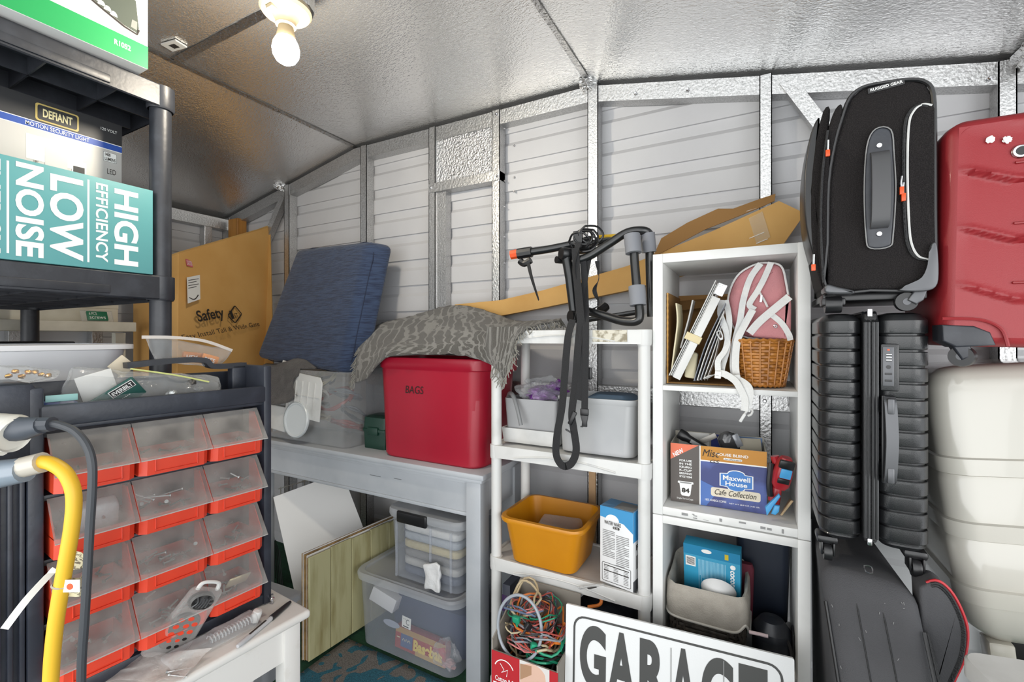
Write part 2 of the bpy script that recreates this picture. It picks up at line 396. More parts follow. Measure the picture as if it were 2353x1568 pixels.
GOLDW = mat('golden_timber', '#b07a35', .55, var=(6, '#8f5f26', .4, .7), stretch=(4, 4, .5))
stripx = X_(1362)
MB().box(stripx - .014, YS - .008, .35, stripx + .014, YS, .93, .001).build('wood_strip', mat('pale_strip', '#c9a47c', .6, var=(8, '#b08c62', .4, .7)), wb, smooth=0)
MB().box(XL + .12, YS - .02, 0, XL + .22, YS + .04, 2.02, .003).build('corner_post', GOLDW, wb, smooth=0)
for y in (.3, .75, 1.05, 1.35, 1.6):
    MB().box(XL + .012, y, 0, XL + .07, y + .045, 2.0, .002).build('stud', GALV, wl, smooth=0)
MB().box(XL + .012, YN, 1.96, XL + .075, YB - .05, 2.03, .002).build('top_plate', GALV, wl, smooth=0)
def screw(p, r=.005):
    MB().lathe([(0, -.006), (r * .6, -.006), (r, -.003), (r, 0)], p, (0, 1, 0), 8).build('screw', CHROME, wb, smooth=0)
for u, v in ((1142, 405), (990, 432), (1140, 262), (1757, 922)): screw(at(u, v, Y=YS - .004), .006)
for v in (250, 270, 335, 408, 440): screw(at(1182, v, Y=YB - .012), .005)
for v in (296, 416, 476, 545, 605): screw(at(1160, v, Y=YS + .03), .004)
for u, v in ((1460, 215), (1580, 206), (2275, 180)): screw(at(u, v, Y=YS), .006)
# ------------------------------------------------------------------ ceiling lamp
c = at(657, 22, Z=2.19)
t = thing('ceiling_lamp', 'lit bare bulb in a cream porcelain lampholder on the foil ceiling', 'ceiling lamp', loc=(c.x, c.y, 2.272))
CREAM = mat('porcelain', '#b8a98c', .25)
MB().lathe([(.0, .075), (.05, .075), (.052, .07), (.052, .0), (.0, .0)], (c.x + .012, c.y + .02, 2.198), (0, 0, 1), 10).build('junction_box', GALV, t)
MB().lathe([(0, .02), (.055, .02), (.066, .012), (.068, .0), (.062, -.008), (.035, -.016), (.027, -.03), (.027, -.042), (.02, -.045), (0, -.045)], (c.x, c.y, 2.185), (0, 0, 1), 40).build('lampholder', CREAM, t)
MB().box(c.x - .016, c.y - .052, 2.165, c.x + .012, c.y - .03, 2.18, .004).build('switch_boss', CREAM, t)
MB().lathe([(.019, .0), (.022, -.012), (.026, -.036)], (c.x, c.y, 2.142), (0, 0, 1), 28).build('bulb_collar', mat('bulb_collar', '#b3a283', .35), t)
BULB = mat('bulb_glow', '#fff3d8', .4, emit=((1.0, .9, .74), 330.0))
MB().lathe([(.026, 0), (.033, -.014), (.036, -.030), (.034, -.046), (.026, -.060), (.013, -.069), (0, -.072)], (c.x, c.y, 2.106), (0, 0, 1), 28).build('bulb', BULB, t)
# ------------------------------------------------------------------ grey table against the wall
def cord_path(c, r, n, jit, seed, flat=.6):
    rnd = random.Random(seed)
    return [(c[0] + r[0] * rnd.uniform(-1, 1), c[1] + r[1] * rnd.uniform(-1, 1), c[2] + r[2] * rnd.uniform(-1, 1)) for _ in range(n)]
TX0, TX1, TY0, TY1, TZ = -2.20, -.845, 1.355, 1.70, .775
M0 = Matrix.Translation((TX0, TY0, 0))
t = thing('console_table', 'grey painted console table with worn edges along the back wall', 'table', M0)
MB().box(TX0, TY0, TZ - .022, TX1, TY1, TZ, .006).box(TX0 + .012, TY0 + .01, TZ - .036, TX1 - .012, TY1, TZ - .022, .004).build('tabletop', GREYT, t)
b = MB().box(TX0 + .09, TY0 + .03, TZ - .155, TX1 - .08, TY0 + .05, TZ - .036)
b.box(TX0 + .09, TY0 + .024, TZ - .166, TX1 - .08, TY0 + .054, TZ - .152, .003).box(TX0 + .09, TY0 + .027, TZ - .05, TX1 - .08, TY0 + .05, TZ - .036, .003)
b.build('front_apron', GREYT, t)
MB().box(TX1 - .05, TY0 + .08, TZ - .155, TX1 - .03, TY1 - .06, TZ - .036).build('side_apron', GREYT, t)
for x in (TX0 + .03, TX1 - .082):
    for y in (TY0 + .015, TY1 - .07): MB().box(x, y, 0, x + .062, y + .06, TZ - .036, .003).build('leg', GREYT, t)
# scuffs
for u, v, L in ((700, 1030, .05), (760, 1048, .09), (850, 1092, .06), (905, 1100, .04)):
    p = at(u, v, Y=TY0 + .0295); MB(Matrix.Translation(p)).box(0, -.0006, 0, L, 0, .0018).build('scuff', mat('scuff', '#5d5e60', .7), t, smooth=0)
# ------------------------------------------------------------------ red tote under the towel
X0, X1 = -1.395, -.86
tm = fr(((X0 + X1) / 2, 1.53, TZ), 0)
t = thing('storage_tote', 'tall deep red plastic storage tote with a towel over it', 'tote', tm)
W, D, H = X1 - X0, .29, .405
MB(tm).tub(0, 0, [(W * .86, D * .86, .05, .0), (W * .885, D * .9, .055, .006), (W * .96, D * .98, .06, H - .05), (W * .965, D * .985, .06, H - .045), (W * .99, D, .06, H - .042), (W, D * 1.02, .06, H - .006), (W * .985, D, .06, H), (W * .955, D * .97, .055, H - .002), (W * .90, D * .9, .05, .012)], n=6, cap1=True).build('body', TOTE, t)
b = MB(tm); b.box(W / 2 - .01, -.05, H - .05, W / 2 + .025, .06, H - .035, .004).box(W / 2 + .018, -.05, H - .05, W / 2 + .026, .06, H + .0, .003)
b.build('side_handle', TOTE, t)
lettering('BAGS', INK, t, tm, -.10, .265, -.01, .295, y=-D * .5 + .004, slant=.1, name='marker_writing')
# ------------------------------------------------------------------ small green toolbox
p = at(822, 1028, Y=1.47); tm = fr((-1.468, 1.51, TZ), 0)
t = thing('toolbox', 'small dark green plastic toolbox between the clear bin and red tote', 'toolbox', tm)
GRN = mat('dark_green_plastic', '#12382c', .4)
MB(tm).tub(0, 0, [(.125, .10, .012, 0), (.132, .105, .012, .075)], n=3).build('body', GRN, t)
MB(tm).tub(0, 0, [(.136, .115, .012, .0755), (.136, .115, .012, .085), (.13, .108, .012, .088), (.125, .10, .012, .135), (.11, .08, .02, .142)], n=3).build('lid', GRN, t)
MB(tm).box(-.03, -.062, .06, .03, -.055, .095, .003).build('latch', GRN, t)
# ------------------------------------------------------------------ clear bin on the table with cables in it
bx0, bx1, by0, by1 = -2.16, -1.545, 1.385, 1.665
tm = fr(((bx0 + bx1) / 2, (by0 + by1) / 2, TZ), 0); W, D, H = bx1 - bx0, by1 - by0, .335
t = thing('clear_bin', 'open clear plastic bin full of cables on the grey table', 'bin', tm)
def open_bin(tm, W, D, H, m, th=.003, tap=.93, r=.035, rim=.012):
    return MB(tm).tub(0, 0, [(W * tap, D * tap, r, 0), (W * .985, D * .985, r, H - .02), (W, D, r, H - .018), (W + rim, D + rim, r, H - .004), (W + rim, D + rim, r, H), (W - .004, D - .004, r, H), (W * .985 - 2 * th, D * .985 - 2 * th, r, H - .02), (W * tap - 2 * th, D * tap - 2 * th, r, th)], n=5)
CLEARB = clear('clear_bin_plastic', '#cfd3d6', .90, .15, gloss=.35)
open_bin(tm, W, D, H, CLEARB).build('shell', CLEARB, t)
cols = ['#7a2f2a', '#b9b2a2', '#4b4f57', '#9aa0a3', '#c9c3b2', '#8e3b33', '#6c7178', '#d2cfc8', '#2f3238', '#a39878']
for i in range(10):
    rnd = random.Random(i); cx = (bx0 + bx1) / 2 + rnd.uniform(-.17, .17); cy = (by0 + by1) / 2 + rnd.uniform(-.05, .05); cz = TZ + .06 + .24 * i / 10
    r1 = rnd.uniform(.06, .1); tl = rnd.uniform(-.9, .9); P = []
    for k in range(26):
        a = 2 * PI * k / 12; P.append((cx + r1 * math.cos(a) * (1 + .1 * math.sin(k)), min(max(cy + .06 * math.sin(a), by0 + .035), by1 - .035), min(max(cz + .06 * math.sin(a) * tl + .004 * math.sin(2.3 * k) + .0006 * k, TZ + .014), TZ + H - .01)))
    o = MB().tube(P, .0055, 6, 2).build('cable', MATS.get('cable%d' % (i % 10)) or mat('cable%d' % (i % 10), cols[i % 10], .5), None)
    nm = ['dull red', 'cream', 'slate grey', 'pale grey', 'ivory', 'brick red', 'mid grey', 'off-white', 'black', 'khaki'][i % 10]
    tag(o, '%s cable coiled inside the clear bin on the grey table' % nm, 'cable', 'cables inside the clear bin')
# white ridged rack hanging at the front of the bin and a round pale lid
q0 = at(653, 935, Y=1.362); q1 = at(748, 868, Y=1.362)
wm = fr((q0.x, 1.366, q0.z - .03), 0, -4, 3)
t = thing('drip_tray', 'white ridged plastic tray standing at the front of the clear bin', 'tray', wm)
b = MB(wm); b.prism([(0, 0), (.235, -.01), (.232, .16), (.215, .185), (.035, .195), (.0, .05)], -.001, .006, .002)
b.build('panel', WHITE, t)
for k in range(5): MB(wm).box(.02 + k * .043, -.006, .008, .023 + k * .043, .0, .16, .001).build('ridge', WHITE, t)
MB(wm).box(.01, -.004, .092, .228, 0, .097, .001).build('ridge', WHITE, t)
c = at(678, 965, Y=1.352); lm = fr((c.x, 1.352, c.z), 0, -6)
t = thing('round_cover', 'translucent round white plastic cover hanging below the ridged tray', 'cover', lm)
LIDM = clear('pale_lid', '#dfe4e6', .25, .3, gloss=.4)
MB(lm).lathe([(0, .004), (.068, .004), (.072, 0), (.078, 0), (.08, .008), (.078, .012), (0, .007)], (0, 0, 0), (0, 1, 0), 40).build('disc', LIDM, t)
MB(lm).lathe([(.080, -.002), (.083, .002), (.083, .010), (.080, .013)], (0, 0, 0), (0, 1, 0), 40).build('rim', LIDM, t)
c = at(640, 950, Y=1.36); lm2 = fr((c.x - .03, 1.366, c.z - .012), 0, -6)
t = thing('white_scoop', 'white moulded plastic scoop behind the ridged tray at its lower left', 'scoop', lm2)
MB(lm2).prism([(-.10, -.06), (.07, -.075), (.10, -.02), (.09, .04), (-.08, .05)], 0, .018, .008).build('body', WHITE, t)
# dark towel over the bin front
TOWD = mat('dark_grey_towel', '#4d4846', .95, bump=(350, .9), var=(30, '#5c5755', .4, .7), sheen=.3)
rows = [[(612, 860, 1.52), (650, 848, 1.52), (690, 835, 1.52), (722, 845, 1.50)], [(604, 850, 1.42), (640, 838, 1.41), (690, 826, 1.42), (728, 848, 1.43)],
        [(604, 880, 1.366), (635, 866, 1.362), (668, 846, 1.37), (700, 858, 1.39)], [(606, 925, 1.355), (632, 918, 1.352), (656, 900, 1.354), (674, 875, 1.366)], [(608, 928, 1.345), (632, 930, 1.342), (660, 926, 1.344), (676, 912, 1.352)]]
def sheet(rows, sub=6, bend=0.0, sc_=14, seed=0):
    R = [cat([at(u, v, Y=y) for u, v, y in r], sub) for r in rows]
    n = min(len(r) for r in R); cols_ = [cat([r[i] for r in R], sub) for i in range(n)]
    m = len(cols_[0]); vs = []
    for j in range(m):
        for i in range(n):
            p = cols_[i][j].copy()
            if bend: p += V((0, bend * noise.noise(p * sc_ + V((seed, 0, 0))), bend * .6 * noise.noise(p * sc_ * 1.3 + V((seed, 5, 0)))))
            vs.append(p)
    fs = [(j * n + i, j * n + i + 1, (j + 1) * n + i + 1, (j + 1) * n + i) for j in range(m - 1) for i in range(n - 1)]
    return vs, fs, n, m
vs, fs, n, m = sheet(rows, 7, .008, 30)
for p in vs:
    if p.y > 1.375: p.z = max(p.z, 1.119)
o = MB().add(vs, fs).build('hand_towel', TOWD, None, solid=.007, smooth=70)
tag(o, 'small charcoal hand towel hung over the clear bin', 'towel')
# ------------------------------------------------------------------ blue seat cushion
CUSH = mat('navy_woven_fabric', '#32425f', .9, var=(34, '#1f2b45', .42, .62), bump=(60, .6), stretch=(.45, .45, 5), sheen=.2)
f4 = [at(584, 822, Y=1.44), at(782, 858, Y=1.42), at(846, 553, Y=1.56), at(680, 572, Y=1.60)]
bk = [p + V((.075, .10, -.012)) for p in f4]
t = thing('seat_cushion', 'thick navy blue woven seat cushion propped on the clear bin', 'cushion', loc=f4[1])
MB().warp(f4 + bk, .034, 4, 5).build('cushion', CUSH, t, smooth=60)
e = [f4[i] * .985 + bk[i] * .015 for i in range(4)]
cc = sum(f4, V()) / 4
pp = [p + (cc - p) * .035 + (p - q) * -.02 for p, q in zip(f4, bk)]
PIPE = mat('navy_piping', '#16213a', .8)
P = []
for i in range(4):
    a, bq = f4[i], f4[(i + 1) % 4]
    for k in range(6): P.append(a + (bq - a) * (.09 + .82 * k / 5))
P = [p + (bk[0] - f4[0]) * .28 + (p - cc) * .0 for p in P]
def outw(p, s): return cc + (p - cc) * s
MB().tube([outw(p, 1.002) for p in P], .0022, 5, 3, closed=True).build('piping', PIPE, t)
q = at(655, 833, Y=1.43); MB(fr(q, 0, -10, 8)).box(-.012, -.006, -.012, .016, -.003, .008).build('care_tag', PAPER, t, label='small white care tag')
# ------------------------------------------------------------------ towel draped over the tote
def towel_mat():
    m = mat('patterned_towel', '#6f6c66', .95, sheen=.3); nt = m.node_tree; N = nt.nodes; Lk = nt.links; b = N['Principled BSDF']
    tc = N.new('ShaderNodeTexCoord'); mp = N.new('ShaderNodeMapping'); Lk.new(tc.outputs['UV'], mp.inputs[0])
    w1 = N.new('ShaderNodeTexVoronoi'); w1.feature = 'DISTANCE_TO_EDGE'; w1.inputs['Scale'].default_value = 4.2; w1.inputs['Randomness'].default_value = .85
    nz = N.new('ShaderNodeTexNoise'); nz.inputs['Scale'].default_value = 9; nz.inputs['Detail'].default_value = 3
    ad = N.new('ShaderNodeMix'); ad.data_type = 'VECTOR'; ad.inputs['Factor'].default_value = .22
    Lk.new(mp.outputs[0], ad.inputs['A']); Lk.new(nz.outputs['Color'], ad.inputs['B']); Lk.new(mp.outputs[0], nz.inputs[0]); Lk.new(ad.outputs['Result'], w1.inputs['Vector'])
    wv = N.new('ShaderNodeTexWave'); wv.inputs['Scale'].default_value = 5; wv.inputs['Distortion'].default_value = 9; wv.inputs['Detail'].default_value = 2; Lk.new(mp.outputs[0], wv.inputs[0])
    mu = N.new('ShaderNodeMath'); mu.operation = 'MULTIPLY'; Lk.new(w1.outputs['Distance'], mu.inputs[0]); Lk.new(wv.outputs[0], mu.inputs[1])
    rp = N.new('ShaderNodeValToRGB'); rp.color_ramp.elements[0].position = .012; rp.color_ramp.elements[1].position = .03
    rp.color_ramp.elements[0].color = (*lin('#807e79'), 1); rp.color_ramp.elements[1].color = (*lin('#514e49'), 1)
    Lk.new(mu.outputs[0], rp.inputs[0]); Lk.new(rp.outputs[0], b.inputs['Base Color'])
    fz = N.new('ShaderNodeTexNoise'); fz.inputs['Scale'].default_value = 420; Lk.new(tc.outputs['Object'], fz.inputs[0])
    s2 = N.new('ShaderNodeMath'); s2.operation = 'MULTIPLY_ADD'; s2.inputs[1].default_value = 2.5; Lk.new(rp.outputs[0], s2.inputs[0]); Lk.new(fz.outputs[0], s2.inputs[2])
    bp = N.new('ShaderNodeBump'); bp.inputs['Strength'].default_value = .9; bp.inputs['Distance'].default_value = .004; bp.invert = True
    Lk.new(s2.outputs[0], bp.inputs['Height']); Lk.new(bp.outputs[0], b.inputs['Normal'])
    return m
TOWEL = towel_mat()
rows = [[(850, 758, 1.66), (885, 742, 1.67), (950, 726, 1.67), (1010, 708, 1.67), (1065, 703, 1.66), (1120, 716, 1.65), (1180, 738, 1.63), (1240, 738, 1.62), (1288, 735, 1.60)],
        [(832, 780, 1.56), (880, 752, 1.58), (945, 742, 1.57), (1010, 735, 1.56), (1062, 728, 1.55), (1118, 735, 1.54), (1175, 746, 1.52), (1235, 742, 1.50), (1286, 737, 1.48)],
        [(822, 812, 1.46), (866, 790, 1.44), (925, 782, 1.43), (995, 772, 1.42), (1060, 762, 1.41), (1112, 765, 1.40), (1160, 765, 1.39), (1200, 755, 1.39), (1250, 745, 1.39)],
        [(818, 842, 1.41), (858, 824, 1.38), (905, 800, 1.362), (990, 797, 1.36), (1060, 790, 1.36), (1110, 798, 1.352), (1142, 800, 1.32), (1170, 785, 1.316), (1196, 768, 1.316)],
        [(814, 880, 1.385), (840, 872, 1.366), (888, 822, 1.355), (985, 815, 1.352), (1062, 817, 1.352), (1122, 834, 1.345), (1144, 850, 1.312), (1160, 868, 1.308), (1178, 826, 1.310)]]
vs, fs, n, m = sheet(rows, 7, .010, 22, 3)
for p in vs:
    if p.x > -.83 and p.y > 1.33 and p.z > 1.22: p.z = max(p.z, 1.294)
mb = MB().add(vs, fs)
t = thing('throw_towel', 'grey leaf patterned towel with fringe draped over the red tote', 'towel', loc=vs[0])
o = mb.build('cloth', TOWEL, t, smooth=70, fix=False)
uvl = o.data.uv_layers.new(name='UVMap')
for lp in o.data.loops: i = lp.vertex_index; uvl.data[lp.index].uv = (i % n / n * 1.5, i // n / m)
md = o.modifiers.new('thick', 'SOLIDIFY'); md.thickness = .006; md.offset = 0
b = MB(); rnd = random.Random(5)
def fringe(p, d, L):
    q = p + d * L * .5 + V((rnd.uniform(-.006, .006), rnd.uniform(-.004, .004), 0)); r = p + d * L + V((rnd.uniform(-.012, .012), rnd.uniform(-.006, .004), rnd.uniform(-.006, .004)))
    b.tube([p, q, r], .0016, 4, 3)
for j in range(m):                                   # left edge hangs loose
    for k in range(2): fringe(V(vs[j * n]), V((-.5, -.3, -.9)).normalized(), rnd.uniform(.025, .045))
for i in range(n - 1, n - 19, -1):                       # front right tip
    for k in range(2):
        p = V(vs[(m - 1) * n + i]); fringe(p + (V(vs[(m - 1) * n + i - 1]) - p) * .5 * k + V((0, -.004, 0)), V((-.1, -.1, -1)).normalized(), rnd.uniform(.025, .04))
for j in range(m):
    p = V(vs[j * n + n - 1])
    for k in range(2): fringe(p, V((.45, -.5, -.7)).normalized(), rnd.uniform(.02, .035))
b.build('fringe', mat('fringe_cotton', '#8b8982', .9), t, kind='stuff', smooth=60)
# ------------------------------------------------------------------ white plastic shelving
SX0, SX1, SY0, SY1 = -.812, -.270, 1.335, 1.60
pw, pd = .045, .04
t = thing('plastic_shelving', 'white plastic shelving unit with round posts beside the bookcase', 'shelving unit', Matrix.Translation((SX0, SY0, 0)))
SZ = (1.283, .893, .512, .09)
for z in SZ:
    b = MB(); cx, cy = (SX0 + SX1) / 2, (SY0 + SY1) / 2; w_, d_ = SX1 - SX0, SY1 - SY0
    b.tub(cx, cy, [(w_, d_, .03, z - .042), (w_ + .002, d_ + .002, .03, z - .004), (w_, d_, .03, z), (w_ - .02, d_ - .02, .022, z), (w_ - .024, d_ - .024, .02, z - .005)], n=5)
    for x in (SX0 + .021, SX1 - .021):
        for y in (SY0 + .021, SY1 - .021): b.lathe([(.0205, -.046), (.0215, -.04), (.0215, 0), (.0195, .001), (0, .001)], (x, y, z), (0, 0, 1), 18)
    s = b.build('shelf', WHITE, t)
    ar = MB(); P = [(SX0 + .10 + (w_ - .2) * k / 14, SY0 - .002, z - .034 + .018 * math.sin(PI * k / 14)) for k in range(15)]
    ar.tube(P, .003, 5); ar.build('front_rib', WHITE, s)
MB().box(SX1 - .17, SY0 - .0035, 1.247, SX1 - .065, SY0 - .0005, 1.282, .001).build('peeled_sticker', mat('peeled_sticker', '#cfcabb', .8, var=(60, '#8f8672', .45, .6)), t)
for x in (SX0 + .021, SX1 - .021):
    for y in (SY0 + .021, SY1 - .021):
        b = MB()
        for z1, z0 in ((SZ[0] - .04, SZ[1]), (SZ[1] - .04, SZ[2]), (SZ[2] - .04, SZ[3]), (SZ[3] - .04, 0)): b.cyl((x, y, z0), (x, y, z1), .0178, n=18)
        b.build('post', WHITE, t)
# tray + grey tray with a handle on the second shelf
z = SZ[1] + .002
p0 = at(1155, 1000, Y=1.39); tm = fr((-.688, 1.47, z), 0)
o = MB(tm).tub(0, 0, [(.20, .145, .006, 0), (.21, .155, .006, .05), (.202, .147, .004, .05), (.19, .135, .004, .006)], n=2).build('shallow_tray', WHITE, None)
tag(o, 'shallow white tray on the second shelf under the grey caddy', 'tray')
tm = fr((-.685, 1.47, z + .0075), 0)
t = thing('grey_caddy', 'grey plastic caddy with a folding handle holding a purple bundle', 'caddy', tm)
GP = mat('grey_plastic', '#a9a9aa', .45, var=(6, '#9d9d9e', .4, .7))
MB(tm).tub(0, 0, [(.18, .125, .008, .001), (.200, .14, .01, .145), (.192, .132, .008, .145), (.172, .117, .008, .012)], n=3).build('body', GP, t)
P = [at(1168, 912, Y=1.44), at(1172, 904, Y=1.42), at(1180, 912, Y=1.39), at(1190, 945, Y=1.375), at(1197, 978, Y=1.37)]
MB().tube(P, .0075, 8, 4).build('handle', mat('grey_handle', '#7e7f80', .5), t)
# purple bundle in film
def blob(name, m, c, r, seed, f=2.0, amp=.35, parent=None, sub=4, M=None):
    bm = bmesh.new(); bmesh.ops.create_icosphere(bm, subdivisions=sub, radius=1)
    for v in bm.verts:
        k = 1 + amp * noise.noise(v.co * f + V((seed, 0, 0))) + amp * .4 * noise.noise(v.co * f * 3 + V((seed, 3, 0)))
        v.co = V((v.co.x * r[0], v.co.y * r[1], v.co.z * r[2])) * k + V(c)
    return MB(M).bm(bm).build(name, m, parent, smooth=60)
PURP = mat('purple_wrap', '#7a2a8f', .3, bump=(60, 1.0), var=(25, '#4d1c63', .4, .6), coat=.4)
c = at(1245, 905, Y=1.46); t = thing('purple_bundle', 'crinkled purple bundle wrapped in clear film in the grey caddy', 'bundle', loc=c)
blob('wrap', PURP, c + V((0, 0, -.004)), (.062, .045, .03), 3.3, 2.2, .5, t)
blob('wrap', PURP, c + V((.05, .02, .015)), (.035, .03, .03), 8.3, 2.2, .5, t)
blob('film', BAGP, c + V((.0, 0, .006)), (.08, .05, .045), 1.3, 2.6, .5, t)
# grey lidless bin, right
tm = fr((-.446, 1.465, z), 0)
t = thing('grey_bin', 'light grey plastic bin on the right of the second shelf', 'bin', tm)
GP2 = mat('pale_grey_plastic', '#b7b8b9', .4, var=(5, '#adaeb0', .4, .7))
open_bin(tm, .252, .19, .175, GP2, tap=.94, r=.03, rim=.01).build('body', GP2, t)
o = MB(tm).tub(.03, .02, [(.17, .12, .02, .10), (.17, .12, .03, .165), (.12, .09, .03, .18)], n=4).build('blue_cloth', mat('blue_cloth', '#5b7187', .8), None)
tag(o, 'folded blue cloth just showing above the grey bin rim', 'cloth')
# yellow tub on the third shelf
z = SZ[2] + .002
tm = fr((-.615, 1.437, z), 0)
t = thing('yellow_tub', 'mustard yellow plastic tub on the third shelf', 'tub', tm)
YEL = mat('mustard_plastic', '#c98612', .38, var=(4, '#bd7a0c', .4, .7))
MB(tm).tub(0, 0, [(.215, .19, .03, .0), (.225, .2, .035, .004), (.27, .235, .04, .135), (.292, .258, .045, .137), (.296, .262, .045, .145), (.292, .258, .045, .152), (.268, .234, .04, .153), (.22, .195, .03, .012)], n=6).build('body', YEL, t)
tm2 = fr((-.595, 1.44, z + .09), 8)
t = thing('zip_bag', 'clear zip bag with papers lying inside the yellow tub', 'zip bag', tm2)
MB(tm2).warp([(-.08, -.05, -.05), (.08, -.05, -.05), (.075, -.03, .015), (-.075, -.03, .015), (-.08, .06, -.04), (.08, .06, -.04), (.07, .06, .03), (-.07, .06, .03)], .012, 3, 4).build('film', BAGP, t, smooth=70)
MB(tm2).box(-.06, -.04, -.075, .06, .05, -.02, .01).build('papers', mat('greyish_paper', '#b9aeb2', .8), t)
# tall blue and white carton
c0 = at(1379, 1335, Z=z); c1 = at(1455, 1363, Z=z)
tm = fr(((c0.x + c1.x) / 2, (c0.y + c1.y) / 2, z), math.degrees(math.atan2(c1.y - c0.y, c1.x - c0.x)))
W = (c1 - c0).length; D = .075; H = .232
t = thing('filter_carton', 'tall blue and white printed carton on the third shelf', 'carton', tm)
MB(tm).box(-W / 2, 0, 0, W / 2, D, H, .001).build('box', mat('white_card', '#e4e5e6', .5), t)
BLUE = mat('carton_blue', '#3f93c8', .5); DK = mat('dark_print', '#4b4c50', .6)
plate(BLUE, t, tm, -W / 2 + .0005, H - .032, W / 2 - .0005, H, 0)
poly(BLUE, t, tm, [(-W / 2 + .0005, H - .032), (W / 2 - .0005, H - .032), (W / 2 - .0005, H - .062), (W / 2 - .03, H - .04)], 0)
RM = tm @ Matrix.Translation((W / 2, 0, 0)) @ Matrix.Rotation(PI / 2, 4, 'Z')
plate(BLUE, t, RM, .0, H * .62, D, H, 0); plate(DK, t, RM, 0, 0, D, .03, 0)
lettering('P', INK, t, RM, .02, H * .5, .04, H * .57, 0, bold=.03); plate(PGREY, t, RM, .02, .06, .04, .10, 0)
TM = tm @ Matrix.Translation((0, 0, H)) @ Matrix.Rotation(-PI / 2, 4, 'X')
plate(BLUE, t, TM, -W / 2, -.001, W / 2, .0, 0)
b = MB(tm).box(-W / 2 + .001, .001, H, W / 2 - .001, D - .001, H + .0006); b.build('print', mat('carton_top_blue', '#6d9bc4', .5), t)
b = MB(tm).box(-.01, .006, H + .0006, W / 2 - .004, D - .012, H + .0012); b.build('print', PGREY, t, label='grey printed top panel')
MB(tm).prism(arc(-W * .12, H - .038, .022, .018, 0, 180), -.0009, 0).build('print', PWHITE, t)
lettering('WATER WARE', INK, t, tm, -W * .36, H - .052, W * .14, H - .041, -.001, bold=.01)
plate(INK, t, tm, -W * .1, H - .062, W * .1, H - .054, -.0006, r=.003); lettering('FILTER', PWHITE, t, tm, -W * .07, H - .061, W * .07, H - .055, -.0012)
for cx_, zt, n_ in ((-.22, H - .07, 16), (.2, H - .078, 18)):
    b = MB(tm)
    for k in range(n_):
        rnd = random.Random(k * 7 + int(cx_ * 100)); zz = zt - k * .0052; ww = W * (.38 if rnd.random() > .2 else .25)
        b.box(W * cx_ - W * .2, -.0005, zz - .0024, W * cx_ - W * .2 + ww, 0, zz)
    b.build('fine_print', PGREY, t, smooth=0, kind='stuff')
stroke(INK, t, tm, [(x, zz + .035) for x, zz in rrect(W * .86, .055, .004)], .0014, 0, 'print_frame', True)
for zz in (.056, .04): plate(INK, t, tm, -W * .38, zz - .002, W * .38, zz + .0005, 0, name='print')
b = MB(tm)
for k in range(9):
    for x in (-.38, -.08, .22): b.box(W * x, -.0005, .014 + k * .0045, W * (x + .14), 0, .016 + k * .0045)
b.build('fine_print', PGREY, t, smooth=0, kind='stuff')
# small zip bag with green card hanging at shelf edge
q = at(1365, 1345, Y=1.37); tm = fr((q.x, 1.345, z - .012), 8, -38, -16)
t = thing('parts_bag', 'small clear zip bag with green parts hanging off the third shelf edge', 'zip bag', tm)
MB(tm).warp([(-.04, -.03, -.012), (.04, -.03, -.012), (.04, -.03, -.006), (-.04, -.03, -.006), (-.04, .075, -.004), (.045, .07, -.004), (.045, .07, .004), (-.04, .075, .004)], .003, 2, 6).build('film', BAGP, t, smooth=70)
MB(tm).box(-.02, .02, -.004, .04, .065, .002, .001).build('parts', mat('green_parts', '#2e5c50', .5, var=(40, '#b9c4bf', .5, .6)), t)
MB(tm).box(-.012, -.02, -.0125, .016, .0, -.0115).build('print', INK, t)
# dark jeans pile on the bottom shelf
JEAN = mat('dark_denim', '#3a3f4b', .9, bump=(200, .5), var=(12, '#23262e', .4, .65))
t = thing('denim_pile', 'crumpled dark denim heap on the bottom shelf behind the sign', 'clothes', loc=(-.42, 1.5, SZ[3]))
MB().tub(-.44, 1.485, [(.20, .16, .05, SZ[3] + .002), (.24, .2, .06, .2), (.24, .2, .06, .33), (.15, .12, .05, .385)], n=5).build('fabric', JEAN, t, smooth=60)
for k in range(4): MB().tube([(-.53 + .045 * k, 1.383 + .004 * k, .28), (-.50 + .05 * k, 1.38, .33), (-.45 + .045 * k, 1.40, .365)], .008, 6, 4).build('fold', JEAN, t, smooth=60)
# ------------------------------------------------------------------ wipes carton full of cords
f0 = at(1136, 1462, Y=1.15); f1 = at(1286, 1506, Y=1.15); zt = .375
x0, x1 = f0.x, f1.x; tm = fr((x0, 1.135, .010), 1)
W = x1 - x0; D = .19; H = zt
t = thing('wipes_carton', 'red baby wipes carton with a hand hole, overflowing with cords', 'carton', tm)
CR = mat('carton_red', '#b3242c', .5); CI = mat('carton_grey_inside', '#8b857c', .85)
b = MB(tm); th = .004
for q in ((0, 0, 0, W, th, H - .03), (0, D - th, 0, W, D, H + .09), (0, 0, 0, th, D, H), (W - th, 0, 0, W, D, H - .01), (0, 0, 0, W, D, th)): b.box(*q)
b.loft([[(0, 0, H), (0, D, H), (0, D, H + .09)], [(th, 0, H), (th, D, H), (th, D, H + .09)]])
b.build('box', CI, t, smooth=0)
plate(CR, t, tm, 0, 0, W * .44, H - .03, 0, .001, 'front_print'); plate(mat('photo_pale', '#d8d4d0', .5), t, tm, W * .44, 0, W * .88, H - .03, 0, .001, 'front_print'); plate(CR, t, tm, W * .88, 0, W, H - .03, 0, .001, 'front_print')
SKIN = mat('printed_skin', '#d9b4a0', .5)
poly(SKIN, t, tm, [(W * .45, H - .19), (W * .45, H - .06)] + arc(W * .64, H - .06, W * .19, .03, 180, 20) + [(W * .86, H - .12), (W * .8, H - .19)], -.001, name='face_print')
